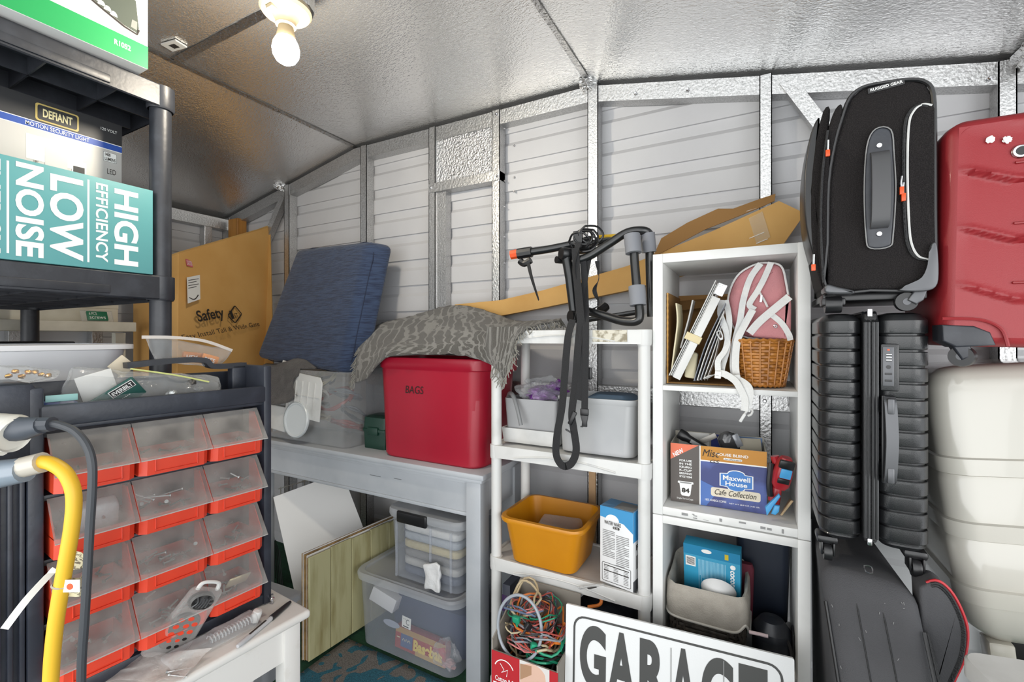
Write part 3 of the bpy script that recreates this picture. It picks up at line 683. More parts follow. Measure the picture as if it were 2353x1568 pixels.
poly(mat('printed_hair', '#a98467', .6), t, tm, [(W * .45, H - .085), (W * .45, H - .04), (W * .62, H - .036), (W * .62, H - .06)], -.0015, name='face_print')
for ex in (.58, .76):
    poly(PWHITE, t, tm, arc(W * ex, H - .108, W * .05, .006, 0, 330, 10), -.0016, name='face_print')
    poly(INK, t, tm, arc(W * ex, H - .108, W * .026, .0055, 0, 330, 10), -.0022, name='face_print')
    stroke(mat('printed_lash', '#6b4f40', .6), t, tm, arc(W * ex, H - .112, W * .06, .012, 30, 150, 8), .0016, -.001, 'face_print')
stroke(SKIN, t, tm, arc(W * .68, H - .145, W * .04, .006, 200, 340, 8), .002, -.0018, 'face_print')
lettering('Cotton & Soft', PWHITE, t, tm, W * .06, H - .112, W * .42, H - .098, -.001, bold=.015, turn=0)
lettering('Baby', PWHITE, t, tm, W * .03, H - .155, W * .40, H - .117, -.001, bold=.05)
lettering('Wipes', PWHITE, t, tm, W * .02, H - .20, W * .44, H - .16, -.001, bold=.05)
stroke(PWHITE, t, tm, arc(W * .2, H - .078, W * .15, .03, 20, 160, 12), .003, -.001)
stroke(PWHITE, t, tm, [(W * .14, H - .06), (W * .2, H - .075), (W * .16, H - .085), (W * .26, H - .072), (W * .24, H - .092)], .002, -.001)
poly(mat('hand_hole_dark', '#171412', .8), t, tm, [(x + W * .5, zz + H - .168) for x, zz in rrect(W * .44, .022, .01)], -.0012, name='hand_hole')
CC = [('orange', '#d9792f'), ('grey', '#8c9096'), ('black', '#1d1d20'), ('green', '#1f8f6c'), ('brick red', '#a5463c'), ('steel blue', '#5d6c86'), ('pink', '#c2706e'), ('beige', '#b7a98b')]
cg = (W / 2, D / 2, H - .05)
for i in range(40):
    rnd = random.Random(100 + i); nm, hx = CC[i % 8]
    cx_, cy_, cz_ = W * rnd.uniform(.25, .75), D * rnd.uniform(.3, .7), H - .10 + .17 * (i / 40) ** .8
    r1 = rnd.uniform(.025, .06); tl = rnd.uniform(-.9, .9); ph = rnd.uniform(0, 6); P = []
    for k in range(16):
        a = ph + 2 * PI * k / 9
        lim = lambda v, a_, b_: min(max(v, a_), b_)
        xx = lim(cx_ + r1 * math.cos(a) * (1 + .25 * math.sin(k * 1.7)), .012, W - .012); yy = lim(cy_ + .05 * math.sin(a) * (1 + .2 * math.cos(k)), .012, D - .012)
        P.append((xx, yy, cz_ + .03 * tl * math.sin(a) + .02 * (yy / D) + .008 * math.sin(k * 2.1)))
    mm = MATS.get('cord_' + nm) or mat('cord_' + nm, hx, .5)
    o = MB(tm).tube(P, rnd.choice([.0022, .0028, .0035]), 6, 2).build('cord', mm, None)
    tag(o, '%s cord tangled in the wipes carton, %s one of its colour' % (nm, ['lowest', 'second lowest', 'middle', 'second topmost', 'topmost'][i // 8]), 'cord', 'cords in the wipes carton')
o = MB(tm).tube([(W * .35 + W * .34 * math.cos(k * PI / 8), D * .18 + .015 * math.sin(k * PI / 8), H + .035 + .085 * math.sin(k * PI / 8)) for k in range(16)], .0045, 8, 3, closed=True).build('cord_loop', mat('cord_pale_grey', '#9aa0a8', .4), None)
tag(o, 'big pale grey cable loop lying on top of the tangled cords', 'cord')
for i, (px, pz, hx, lb) in enumerate(((.32, .06, '#1f8f6c', 'green connector plug among the cords at the left of the carton'), (.6, .0, '#2aa27b', 'green connector plug among the cords at the middle of the carton'), (.5, .05, '#1b1b1e', 'black power adapter on top of the tangled cords'))):
    pm = tm @ fr((W * px, D * .15, H + pz), 30 * i, 10, 20 * i)
    t2 = thing('plug', lb, 'plug', pm)
    MB(pm).box(-.011, -.007, -.009, .011, .007, .009, .003).build('plug_body', mat('plug%d' % i, hx, .4), t2)
    MB(pm).cyl((0, 0, -.009), (0, 0, -.024), .004, .0028, 8).build('strain_relief', mat('plugb%d' % i, hx, .5), t2)
o = MB().tube([at(1352, 1395, Y=1.34), at(1378, 1390, Y=1.335), at(1380, 1374, Y=1.345), at(1360, 1362, Y=1.36), at(1220, 1345, Y=1.37), at(1195, 1340, Y=1.37), at(1202, 1372, Y=1.33)], .005, 8, 5).build('extension_cord', MATS['cord_orange'], None)
tag(o, 'thick orange extension cord looping behind the wipes carton below the shelf', 'cord')
CAMO = mat('camouflage_cloth', '#5b6140', .9, var=(30, '#2b2d1e', .42, .55), bump=(120, .8))
t = thing('camo_cloth', 'mottled green camouflage cloth stuffed behind the cords', 'cloth', loc=(-.62, 1.42, .1))
MB().warp([at(1210, 1420, Y=1.39), at(1325, 1420, Y=1.39), at(1310, 1378, Y=1.39), at(1225, 1342, Y=1.39), at(1240, 1420, Y=1.52), at(1310, 1420, Y=1.52), at(1300, 1378, Y=1.52), at(1250, 1345, Y=1.52)], .02, 3, 5).build('cloth', CAMO, t, smooth=60)
# ------------------------------------------------------------------ long brown carton leaning along the wall
a0 = at(1040, 712, Y=1.64); a1 = at(1842, 505, Y=1.56)
dirv = (a1 - a0); L = dirv.length
t = thing('long_carton', 'long narrow brown carton lying slanted along the wall behind the black rack', 'carton', loc=a0)
b = MB(); S = []
prof = [(0, 700, 716), (.12, 690, 726), (.25, 668, 708), (.5, 612, 668), (.75, 530, 612), (.93, 462, 575), (1.0, 487, 500)]
us = [1045, 1150, 1245, 1440, 1640, 1790, 1843]
for (k, vt, vb), u in zip(prof, us):
    y = 1.693; tp = at(u, vt, Y=y); bt = at(u, vb, Y=y); e = V((0, .034 if k < .96 else .01, 0))
    S.append([bt, bt + V((0, -.006, .0)) * 0 + (tp - bt) * .33, tp, tp + e, bt + e])
b.loft(S); b.build('box', CARDY, t, smooth=20)
fl = [at(u, v, Y=1.691) for u, v in ((1500, 592), (1560, 560), (1620, 528), (1690, 500), (1740, 480), (1780, 462))]
fu = [at(u, v, Y=1.695) for u, v in ((1520, 548), (1580, 512), (1650, 480), (1685, 480), (1745, 458), (1782, 446))]
MB().loft([fl, fu], False, False, closed=False).build('torn_flap', CARDI, t, smooth=0, solid=.004)
tp = [at(u, v, Y=1.6915) for u, v in ((1720, 502), (1752, 486), (1770, 545), (1738, 560))]
TAPEC = clear('packing_tape', '#d8c49a', .75, .08, gloss=.6)
MB().add(tp, [(0, 1, 2, 3)]).build('packing_tape', TAPEC, t, smooth=0, solid=.0006)
for u0, v0, u1, v1 in ((1722, 548, 1756, 534), (1738, 560, 1764, 549), (1715, 486, 1740, 478)):
    MB().tube([at(u0, v0, Y=1.6905), at(u1, v1, Y=1.6905)], .0012, 5).build('tape_edge', PWHITE, t)
# ------------------------------------------------------------------ folding bike rack on the plastic shelf
t = thing('bike_rack', 'folding black tube bike rack with grey foam pads and hanging straps', 'bike rack', loc=(-.53, 1.46, 1.283))
def P_(*l): return [at(u, v, Y=y) for u, v, y in l]
hub = at(1335, 560, Y=1.45)
MB().tube(P_((1196, 583, 1.42), (1260, 573, 1.44), (1345, 556, 1.46)), .0135, 12).build('arm', BLACKM, t)
MB().tube(P_((1350, 562, 1.49), (1420, 545, 1.52)), .011, 10).build('arm', BLACKM, t)
s = MB().tube(P_((1174, 586, 1.415), (1192, 583, 1.42)), .0165, 8); s.build('end_cap', ORANGE, t, label='red plastic end cap')
b = MB(); b.tube(P_((1190, 584, 1.42), (1222, 579, 1.427)), .019, 10); b.tube(P_((1195, 600, 1.41), (1205, 606, 1.41), (1220, 598, 1.41)), .012, 8, 4)
b.build('cradle', BLACK, t)
MB().tube(P_((1376, 545, 1.50), (1440, 541, 1.52)), .007, 8).build('yellow_strap', mat('yellow_webbing', '#d8b02c', .6), t)
MB().tube(P_((1318, 600, 1.40), (1352, 590, 1.41), (1400, 560, 1.42), (1438, 536, 1.43), (1468, 530, 1.435), (1489, 535, 1.45), (1492, 556, 1.46), (1494, 640, 1.47), (1497, 728, 1.48)), .0135, 12, 5).build('frame_tube', BLACKM, t)
MB().tube(P_((1455, 540, 1.40), (1458, 600, 1.395), (1464, 670, 1.385), (1470, 722, 1.375), (1462, 738, 1.375), (1430, 738, 1.385), (1388, 726, 1.40), (1345, 714, 1.41)), .0135, 12, 5).build('frame_tube', BLACKM, t)
MB().tube(P_((1300, 584, 1.40), (1310, 640, 1.395), (1322, 736, 1.385)), .0165, 12).build('leg', BLACKM, t)
MB().tube(P_((1345, 736, 1.50), (1400, 728, 1.53), (1462, 718, 1.55)), .009, 10).build('cross_tube', BLACKM, t)
MB().tube(P_((1380, 714, 1.48), (1392, 704, 1.50)), .016, 10).build('knob', BLACK, t)
for q in (((1452, 540, 1.40), (1456, 582, 1.395)), ((1463, 658, 1.385), (1466, 702, 1.38)), ((1488, 536, 1.455), (1492, 580, 1.462))):
    MB().tube(P_(*q), .0245 if q[0][0] < 1480 else .022, 20).build('foam_pad', GREYPAD, t)
MB().lathe([(0, .022), (.018, .022), (.021, .015), (.021, -.015), (.018, -.022), (0, -.022)], at(1302, 584, Y=1.40), (.6, .8, 0), 16).build('hinge', BLACK, t)
MB().lathe([(0, .03), (.026, .03), (.026, -.02), (0, -.02)], at(1340, 566, Y=1.44), (1, 0, 0), 14).build('hinge', BLACK, t)
MB().lathe([(0, .02), (.02, .02), (.02, -.02), (0, -.02)], at(1322, 728, Y=1.385), (.6, .8, 0), 14).build('hinge', BLACK, t)
MB().lathe([(0, .02), (.012, .02), (.012, -.02), (0, -.02)], at(1290, 598, Y=1.41), (.6, .8, 0), 12).build('hinge', BLACK, t)
for i in range(6):
    rnd = random.Random(40 + i); c = at(1352 + rnd.uniform(-22, 22), 552 + rnd.uniform(-14, 12), Y=1.42)
    MB().tube([c + V((.035 * math.cos(a * 1.05 + i), .02 * math.sin(a * 1.05 + 2 * i), .028 * math.sin(a * 1.05 + i))) for a in range(7)], .0035, 6, 4, closed=False).build('cord_bundle', BLACK, t)
MB().box(*(at(1318, 560, Y=1.405) - V((0, .004, 0))), *(at(1338, 530, Y=1.405) + V((0, .006, 0)))).build('buckle', BLACK, t)
def strap(l, wd=.028, side=(1, .25, 0), twist=None): return MB().ribbon(P_(*l), wd, .002, side, 6, twist).build('strap', STRAP, t, smooth=50)
strap([(1316, 735, 1.33), (1306, 770, 1.315), (1300, 830, 1.312), (1292, 930, 1.31), (1280, 1000, 1.308), (1278, 1045, 1.305), (1292, 1070, 1.302), (1312, 1066, 1.302), (1324, 1035, 1.304), (1318, 985, 1.308), (1314, 950, 1.31), (1322, 880, 1.312), (1328, 800, 1.313), (1334, 735, 1.33)], .023, (1, .0, 0))
strap([(1322, 570, 1.385), (1326, 640, 1.375), (1334, 730, 1.33), (1340, 800, 1.316), (1336, 880, 1.314), (1330, 920, 1.312)], .024)
strap([(1340, 600, 1.40), (1345, 680, 1.38), (1346, 760, 1.32), (1345, 860, 1.316), (1343, 950, 1.314)], .020)
strap([(1330, 556, 1.39), (1318, 620, 1.38), (1332, 690, 1.37), (1322, 740, 1.335)], .018, (1, .3, 0), lambda f: 1.1 * math.sin(f * 5))
strap([(1372, 600, 1.42), (1376, 640, 1.42), (1366, 668, 1.42), (1376, 700, 1.42), (1352, 715, 1.41)], .014, (1, .3, 0), lambda f: 1.6 * math.sin(f * 6))
strap([(1214, 606, 1.40), (1222, 640, 1.39), (1238, 690, 1.385)], .012, (1, .2, 0), lambda f: f * 1.2)
strap([(1352, 590, 1.41), (1342, 660, 1.39), (1340, 735, 1.345)], .022, (1, .3, 0), lambda f: .5 * math.sin(f * 4))
q = at(1343, 955, Y=1.313)
bm_ = fr(q); b = MB(bm_); b.box(-.013, -.004, -.0, .013, .004, .02, .002).prism([(-.012, 0), (.012, 0), (.008, -.02), (.008, -.034), (-.008, -.034), (-.007, -.02)], -.004, .004, .001).box(-.012, -.003, -.036, -.004, .002, -.033); b.build('buckle', BLACK, t)
q = at(1316, 960, Y=1.308); b = MB(fr(q, 0, 0, 25)); b.box(-.007, -.005, -.024, .007, .004, .02, .003).box(-.004, -.006, -.045, .016, -.003, -.04); b.build('buckle', BLACK, t)
q = at(1352, 860, Y=1.33); MB(fr(q)).box(-.012, -.004, -.016, .012, .004, .02, .002).build('strap_end', BLACK, t)
# ------------------------------------------------------------------ white bookcase of two stacked units
BX0, BX1, BY0, BY1 = -.268, .119, 1.363, 1.685
def unit(label, z0, z1, shelves, top=.028, st=.026):
    t = thing('bookcase', label, 'bookcase', Matrix.Translation((BX0, BY0, z0)))
    for x in (BX0, BX1 - .028): MB().box(x, BY0, z0, x + .028, BY1, z1, .0012).build('side_panel', BOOKWHITE, t)
    for z, th in shelves: MB().box(BX0 + .028, BY0 + .001, z - th, BX1 - .028, BY1, z, .0008).build('shelf', BOOKWHITE, t)
    return t
ub = unit('white laminate bookcase stacked on top, holding a wicker basket and coffee carton', .748, 1.502, [(1.502, .026), (1.122, .014), (.772, .022)])
lb_ = unit('white laminate bookcase underneath, holding a cloth lined wicker basket', .0, .746, [(.746, .022), (.36, .016), (.075, .02)])
for k in range(10):
    rnd = random.Random(k); x = rnd.uniform(BX0 + .04, BX1 - .05); z = .7515 + .0
    MB().box(x, BY0 - .0004, .752 + rnd.uniform(0, .014), x + rnd.uniform(.004, .02), BY0 + .0012, .7535 + rnd.uniform(0, .014)).build('scuff', PGREY, ub, smooth=0)
# ---- top shelf: cardboard, blind slats, pink bag, basket
z = 1.1235
x0, x1 = BX0 + .0295, BX1 - .19
t = thing('open_carton', 'open brown cardboard box at the back of the top bookcase shelf', 'carton', loc=(x0, 1.56, z))
b = MB(); b.box(x0, 1.42, z, x0 + .005, 1.66, z + .27).box(x0, 1.655, z, x1 + .04, 1.66, z + .28).box(x0, 1.42, z, x1 + .02, 1.66, z + .004)
b.loft([[(x0 + .005, 1.655, z + .262), (x1 + .03, 1.655, z + .275)], [(x0 + .008, 1.59, z + .225), (x1 + .03, 1.58, z + .245)]], False, False, closed=False)
b.build('box', CARDI, t, smooth=0)
MB().tube([(x0 + .0025, 1.4195, z + .27 * k / 30 + .0) for k in range(31)], [.002 if k % 2 else .0032 for k in range(31)], 5).build('corrugated_edge', CARD, t)
# cream curved sheets
CREAMP = mat('cream_sheet', '#d9cfae', .6)
def slat(name, lab, pts, d, m, cat_='slat', grp=None, th=.004):
    P = [V(p) for p in pts]; o = MB().loft([[p, p + V((th, 0, 0)), p + V((th, d, 0)), p + V((0, d, 0))] for p in cat(P, 5)]).build(name, m, None, smooth=50)
    tag(o, lab, cat_, grp); return o
slat('curved_panel', 'curved cream edged white panel at the left of the top bookcase shelf', P_((1540, 862, 1.40), (1548, 800, 1.40), (1555, 740, 1.405), (1552, 697, 1.41)), .10, CREAMP, 'panel')
slat('white_board', 'straight white panel leaning behind the blind slats', P_((1562, 800, 1.43), (1580, 735, 1.44), (1590, 690, 1.45)), .05, WHITE, 'panel')
A0 = at(1536, 872, Y=1.385); A1 = at(1646, 652, Y=1.40)
d = (A1 - A0); ang = math.degrees(math.atan2(d.x, d.z)); Ls = d.length
bm0 = fr((A0.x + .004, 1.385, z + .020), 0, 0, ang)
t = thing('blind_slats', 'bundle of white blind slats held by a beige clip', 'blind', bm0)
for k, (dx, dy, dl) in enumerate(((-.006, 0, 0), (-.0015, .004, -.01), (.003, .001, -.004), (.010, .012, -.03), (.016, .018, -.06))):
    b = MB(bm0); b.box(dx, dy, .004 + .002 * k, dx + .0022, dy + .06, Ls + dl, .0006); b.build('slat', WHITE, t)
MB(bm0).box(.006, -.004, .006, .028, .0, Ls * .86, .001).build('slat', WHITE, t); MB(bm0).box(.006, -.006, Ls * .88, .030, .0, Ls * .99, .001).build('bracket', GALV, t)
MB(bm0).box(-.010, -.008, Ls * .40, .032, -.002, Ls * .47, .002).box(-.012, -.008, Ls * .40, -.009, .02, Ls * .47).build('clip', mat('beige_clip', '#d3c49a', .5), t)
MB().warp(P_((1572, 868, 1.40), (1597, 872, 1.40), (1604, 812, 1.41), (1580, 806, 1.41), (1574, 862, 1.44), (1600, 866, 1.44), (1606, 812, 1.45), (1584, 806, 1.45)), .006, 3, 2).build('cream_block', CREAMP, None, smooth=60)
tag(bpy.data.objects['cream_block'], 'rounded cream foam piece standing right of the blind slats', 'foam piece')
t = thing('document_folder', 'grey folders and papers slumped between the slats and basket', 'folder', loc=at(1620, 870, Y=1.42))
for k in range(5):
    a, b_ = at(1597 + 7 * k, 876 - k, Y=1.40 + .008 * k), at(1668 - 3 * k, 700 + 18 * k, Y=1.42 + .01 * k)
    MB().ribbon([a, (a + b_) / 2 + V((-.008 + .003 * k, 0, .0)), b_], .07, .0016, (.0, 1, 0), 5).build('leaf', [mat('folder_grey', '#7d828b', .5), PAPER, mat('folder_pale', '#b9bcc2', .5)][k % 3] if k < 3 else PAPER, t)
# wicker basket
def wicker(t, c, r0, r1, sc_, H, m, rows, waves, rad=.0032, stakes=22, square=False):
    base = V(c); b = MB()
    def pt(a, f, off=0):
        w_, d_ = r0[0] + (r1[0] - r0[0]) * f + off, r0[1] + (r1[1] - r0[1]) * f + off
        if square:
            e = .28; ca, sa = math.cos(a), math.sin(a)
            return base + V((w_ * math.copysign(abs(ca) ** e, ca), d_ * math.copysign(abs(sa) ** e, sa), H * f))
        return base + V((w_ * math.cos(a), d_ * math.sin(a), H * f))
    N_ = waves * 4
    for k in range(rows):
        f = (k + .5) / rows; rr = H / rows * .52
        L = [[pt(2 * PI * i / N_, f, .0028 * math.sin(i * PI / 2 + PI * k) + rr * .8 * math.cos(q_)) + V((0, 0, rr * math.sin(q_))) for q_ in (0, PI / 3, 2 * PI / 3, PI, 4 * PI / 3, 5 * PI / 3)] for i in range(N_)]
        L.append(L[0]); b.loft(L, False, False)
    b.build('weave', m, t, smooth=60, kind='stuff')
    b = MB()
    for i in range(stakes): a = 2 * PI * (i + .5) / stakes; b.tube([pt(a, f, .0035) for f in (0, .25, .5, .75, 1.0)], rad * .7, 5)
    b.build('stakes', m, t, smooth=60, kind='stuff')
    for f, k in ((1.0, 1.6), (0.0, 1.4)):
        b = MB(); b.tube([pt(2 * PI * i / 60, f, .002 * (i % 2)) + V((0, 0, .0015 * (-1) ** i)) for i in range(60)], rad * k, 6, closed=True); b.build('rim' if f else 'base_rim', m, t, smooth=60)
    MB().loft([[pt(2 * PI * i / 40, 0.01, -.004) for i in range(40)], [pt(2 * PI * i / 40, .01, -.004) + V((0, 0, .003)) for i in range(40)]]).build('floor', m, t)
    return pt
WICK = mat('honey_wicker', '#b9782d', .5, var=(40, '#8d5518', .45, .65), coat=.2)
bc = at(1755, 886, Z=z); bc = V((.007, 1.462, z + .0065))
t = thing('wicker_basket', 'small round honey coloured wicker basket on the top bookcase shelf', 'basket', loc=bc)
wicker(t, bc, (.058, .058), (.078, .075), 1, .122, WICK, 15, 16)
# pink bags with white straps
PINK = mat('dusty_pink_neoprene', '#c98a8d', .75, bump=(300, .25), var=(3, '#bd7d82', .4, .7))
WSTR = mat('white_webbing', '#dcdcda', .7, bump=(300, .2))
t = thing('pink_bag', 'dusty pink pouch with white straps leaning upright against the basket', 'bag', loc=at(1700, 770, Y=1.45))
b = MB(); fp = P_((1672, 700, 1.44), (1680, 660, 1.44), (1700, 628, 1.44), (1735, 608, 1.44), (1765, 604, 1.44), (1795, 612, 1.44), (1806, 650, 1.44), (1812, 700, 1.44), (1800, 740, 1.44), (1760, 775, 1.44), (1705, 772, 1.44), (1680, 740, 1.44))
fm = fr((0, 0, 0)); b.prism([(p.x, p.z) for p in cat(fp, 4, True)], 1.435, 1.50, .026, 5); b.build('body', PINK, t, smooth=70)
def wstrap(l, wd=.016, twist=None, nm='strap'): return MB().ribbon(P_(*l), wd, .0016, (1, 0, .35), 6, twist).build(nm, WSTR, t, smooth=50)
MB().tube([V((p.x, 1.446, p.z)) + (V((p.x, 1.446, p.z)) - V((at(1740, 690, Y=1.44).x, 1.446, at(1740, 690, Y=1.44).z))) * .005 for p in cat(fp, 4, True)], .0028, 6, closed=True).build('edge_binding', WSTR, t)
wstrap([(1748, 606, 1.432), (1724, 640, 1.428), (1708, 690, 1.425), (1700, 740, 1.42), (1688, 790, 1.41), (1684, 840, 1.40), (1690, 872, 1.39)])
wstrap([(1772, 603, 1.432), (1756, 640, 1.428), (1740, 670, 1.426), (1722, 700, 1.424), (1735, 712, 1.42)], .015)
wstrap([(1730, 712, 1.415), (1712, 745, 1.41), (1694, 785, 1.40), (1690, 840, 1.392), (1694, 876, 1.386)], .018)
MB().tube(P_((1743, 668, 1.428), (1756, 690, 1.427), (1764, 706, 1.427)), .003, 6, 4).build('zip', WSTR, t)
q = at(1750, 682, Y=1.425); MB(fr(q, 0, 0, 8)).box(-.003, -.003, -.016, .003, 0, .004, .001).build('zip_pull', CHROME, t)
t2 = thing('pink_pouch', 'smaller pink pouch with crossed white straps sitting in the basket', 'bag', loc=at(1770, 760, Y=1.42))
fq = P_((1722, 770, 1.41), (1748, 730, 1.41), (1790, 695, 1.41), (1815, 678, 1.41), (1818, 730, 1.41), (1814, 775, 1.41), (1790, 782, 1.41))
MB().prism([(p.x, p.z) for p in cat(fq, 4, True)], 1.405, 1.432, .012, 4).build('body', PINK, t2, smooth=70)
t_, t = t, t2
wstrap([(1722, 766, 1.404), (1745, 740, 1.40), (1780, 710, 1.40), (1814, 682, 1.404)], .02)
wstrap([(1768, 720, 1.402), (1795, 742, 1.40), (1812, 768, 1.402), (1816, 782, 1.41)], .014)
MB().lathe([(.0035, -.001), (.005, 0), (.0035, .001), (.0025, 0), (.0035, -.001)], at(1782, 750, Y=1.402), (0, 1, 0), 14).build('grommet', CHROME, t)
t = thing('white_straps', 'tangled white webbing straps with clips hanging over the shelf edge', 'strap', loc=at(1680, 860, Y=1.39))
wstrap([(1660, 690, 1.43), (1655, 720, 1.42), (1668, 760, 1.41), (1672, 800, 1.40), (1660, 850, 1.39), (1672, 868, 1.385)], .016, lambda f: f * .8)
wstrap([(1668, 690, 1.43), (1676, 740, 1.42), (1668, 800, 1.395), (1650, 830, 1.385), (1652, 866, 1.38)], .015)
wstrap([(1620, 870, 1.385), (1655, 858, 1.375), (1685, 872, 1.365), (1700, 892, 1.355), (1712, 920, 1.352), (1710, 945, 1.352)], .018, lambda f: .3)
wstrap([(1680, 866, 1.38), (1708, 880, 1.362), (1722, 900, 1.354), (1714, 945, 1.352)], .02)
q = at(1650, 860, Y=1.375); MB(fr(q, 0, 0, 5)).box(-.008, -.004, -.012, .008, .004, .008, .001).build('tag', PAPER, t)
q = at(1692, 868, Y=1.372); MB(fr(q, 0, 0, -15)).box(-.011, -.004, -.006, .011, .004, .008, .003).build('buckle', WHITE, t)
q = at(1714, 948, Y=1.352); b = MB(fr(q, 0, 0, 28)); b.tube([(.0, 0, -.028), (.0, 0, 0), (.004, 0, .012), (.011, 0, .012), (.013, 0, .002), (.008, 0, -.006)], .0028, 6, 4).box(-.004, -.003, -.03, .004, .003, -.005, .002); b.build('hook', WHITE, t)
q = at(1655, 772, Y=1.40); b = MB(fr(q, 0, 0, -20)); b.tube([(-.004, 0, -.006), (-.005, 0, .012), (.005, 0, .012), (.004, 0, -.006)], .002, 6, 3, closed=True).box(-.004, -.002, -.012, .004, .002, -.006); b.build('hook', WHITE, t)
# ---- middle shelf: coffee carton
z = .7735
f0 = at(1541, 1150, Z=z); f1 = at(1762, 1183, Z=z)
yaw = math.degrees(math.atan2(f1.y - f0.y, f1.x - f0.x)); tm = fr((f0.x, f0.y, z), yaw); W = (f1 - f0).length; H = .172; D = .13
t = thing('coffee_carton', 'blue and brown coffee pod carton marked Misc on the middle bookcase shelf', 'carton', tm)
b = MB(tm); th = .003; IN = mat('carton_inner_board', '#b9b4a8', .8)
b.box(0, 0, 0, W, th, H).box(0, D - th, 0, W, D, H + .014).box(0, 0, 0, th, D, H).box(W - th, 0, 0, W, D, H).box(0, 0, 0, W, D, th)
b.build('box', IN, t, smooth=0)
BRN = mat('coffee_brown', '#57504c', .5); PBL = mat('coffee_blue', '#3c4479', .5, var=(5, '#4c5c9a', .5, .56)); AMB = mat('coffee_amber', '#bf8226', .5); NEW = mat('coffee_salmon', '#e0714f', .5)
s1 = W * .33; y = 0
plate(BRN, t, tm, 0, 0, s1 - .003, H, y, .0008, 'print'); plate(PWHITE, t, tm, s1 - .003, 0, s1, H, y, .0008, 'print'); plate(PBL, t, tm, s1, 0, W, H, y, .0008, 'print')
plate(AMB, t, tm, s1, H * .76, W, H, y - .0008, .0005, 'print'); plate(PWHITE, t, tm, s1, H * .745, W, H * .765, y - .0008, .0008, 'print'); 
poly(NEW, t, tm, [(0, H), (s1 - .005, H), (0, H * .72)], y - .0008)
poly(mat('coffee_light_blue', '#4a6db0', .5), t, tm, [(s1, .0), (s1 + W * .06, .0), (s1 + W * .2, H * .3), (s1, H * .42)], y - .0008)
Mr = tm @ fr((.022, -.002, H * .845), 0, 0, -32); lettering('NEW', PWHITE, t, Mr, -.016, -.006, .016, .007, 0, bold=.03)
for k, s_ in enumerate(('FOR USE', 'IN THE', 'KEURIG', 'K-CUP', 'BREWING', 'SYSTEM')): lettering(s_, PWHITE, t, tm, W * .10, H * (.70 - .055 * k), W * .235, H * (.735 - .055 * k), y - .001, bold=.02)
poly(PWHITE, t, tm, [(W * .085, H * .36), (W * .25, H * .36), (W * .255, H * .33), (W * .235, H * .32), (W * .22, H * .14), (W * .205, H * .115), (W * .13, H * .115), (W * .115, H * .14), (W * .10, H * .32), (W * .08, H * .33)], y - .0008)
poly(PGREY, t, tm, [(W * .10, H * .35), (W * .235, H * .35), (W * .225, H * .328), (W * .11, H * .328)], y - .0014)
lettering('84', INK, t, tm, W * .125, H * .17, W * .21, H * .25, y - .0015, bold=.04); lettering('Single Serve Cups', PWHITE, t, tm, W * .07, H * .045, W * .25, H * .08, y - .001)
lettering('HOUSE BLEND', PWHITE, t, tm, s1 + W * .16, H * .865, s1 + W * .49, H * .91, y - .0014, bold=.02)
plate(PWHITE, t, tm, s1 + W * .24, H * .80, s1 + W * .43, H * .835, y - .0013, .0004, r=.003); lettering('decaffeinated', INK, t, tm, s1 + W * .25, H * .805, s1 + W * .42, H * .832, y - .002)
lettering('Misc', INK, t, tm, s1 + W * .02, H * .83, s1 + W * .20, H * .95, y - .002, slant=.3, name='marker_writing'); lettering('GS', INK, t, tm, s1 + W * .10, H * .73, s1 + W * .20, H * .785, y - .002, slant=.3, name='marker_writing')
cxm, czm = s1 + W * .37, H * .47
shp = [(cxm - W * .17, czm - H * .10), (cxm - W * .17, czm + H * .11), (cxm - W * .09, czm + H * .12)] + arc(cxm, czm + H * .12, W * .09, H * .06, 180, 0, 8) + [(cxm + W * .17, czm + H * .11), (cxm + W * .17, czm - H * .10), (cxm + W * .09, czm - H * .11)] + arc(cxm, czm - H * .11, W * .09, H * .06, 0, -180, 8)
poly(PWHITE, t, tm, shp, y - .0013); poly(mat('logo_blue', '#3f7cc4', .5), t, tm, [(cxm + (x - cxm) * .93, czm + (zz - czm) * .92) for x, zz in shp], y - .0018)
lettering('Maxwell', PWHITE, t, tm, cxm - W * .135, czm + H * .005, cxm + W * .14, czm + H * .085, y - .0024, bold=.02); lettering('House', PWHITE, t, tm, cxm - W * .11, czm - H * .085, cxm + W * .11, czm - H * .01, y - .0024, bold=.02)
poly(mat('banner_cream', '#d9cfbb', .5), t, tm, [(x + s1 + W * .36, zz + H * .255) for x, zz in rrect(W * .50, H * .15, .006)], y - .0013)
lettering('Cafe Collection', INK, t, tm, s1 + W * .15, H * .215, s1 + W * .57, H * .305, y - .0024, slant=.35)
lettering('100% ARABICA COFFEE', PWHITE, t, tm, s1 + W * .05, H * .09, s1 + W * .27, H * .125, y - .001); lettering('NET WT 28.9 OZ (1.81 LB)', PWHITE, t, tm, s1 + W * .30, H * .08, s1 + W * .60, H * .105, y - .001)
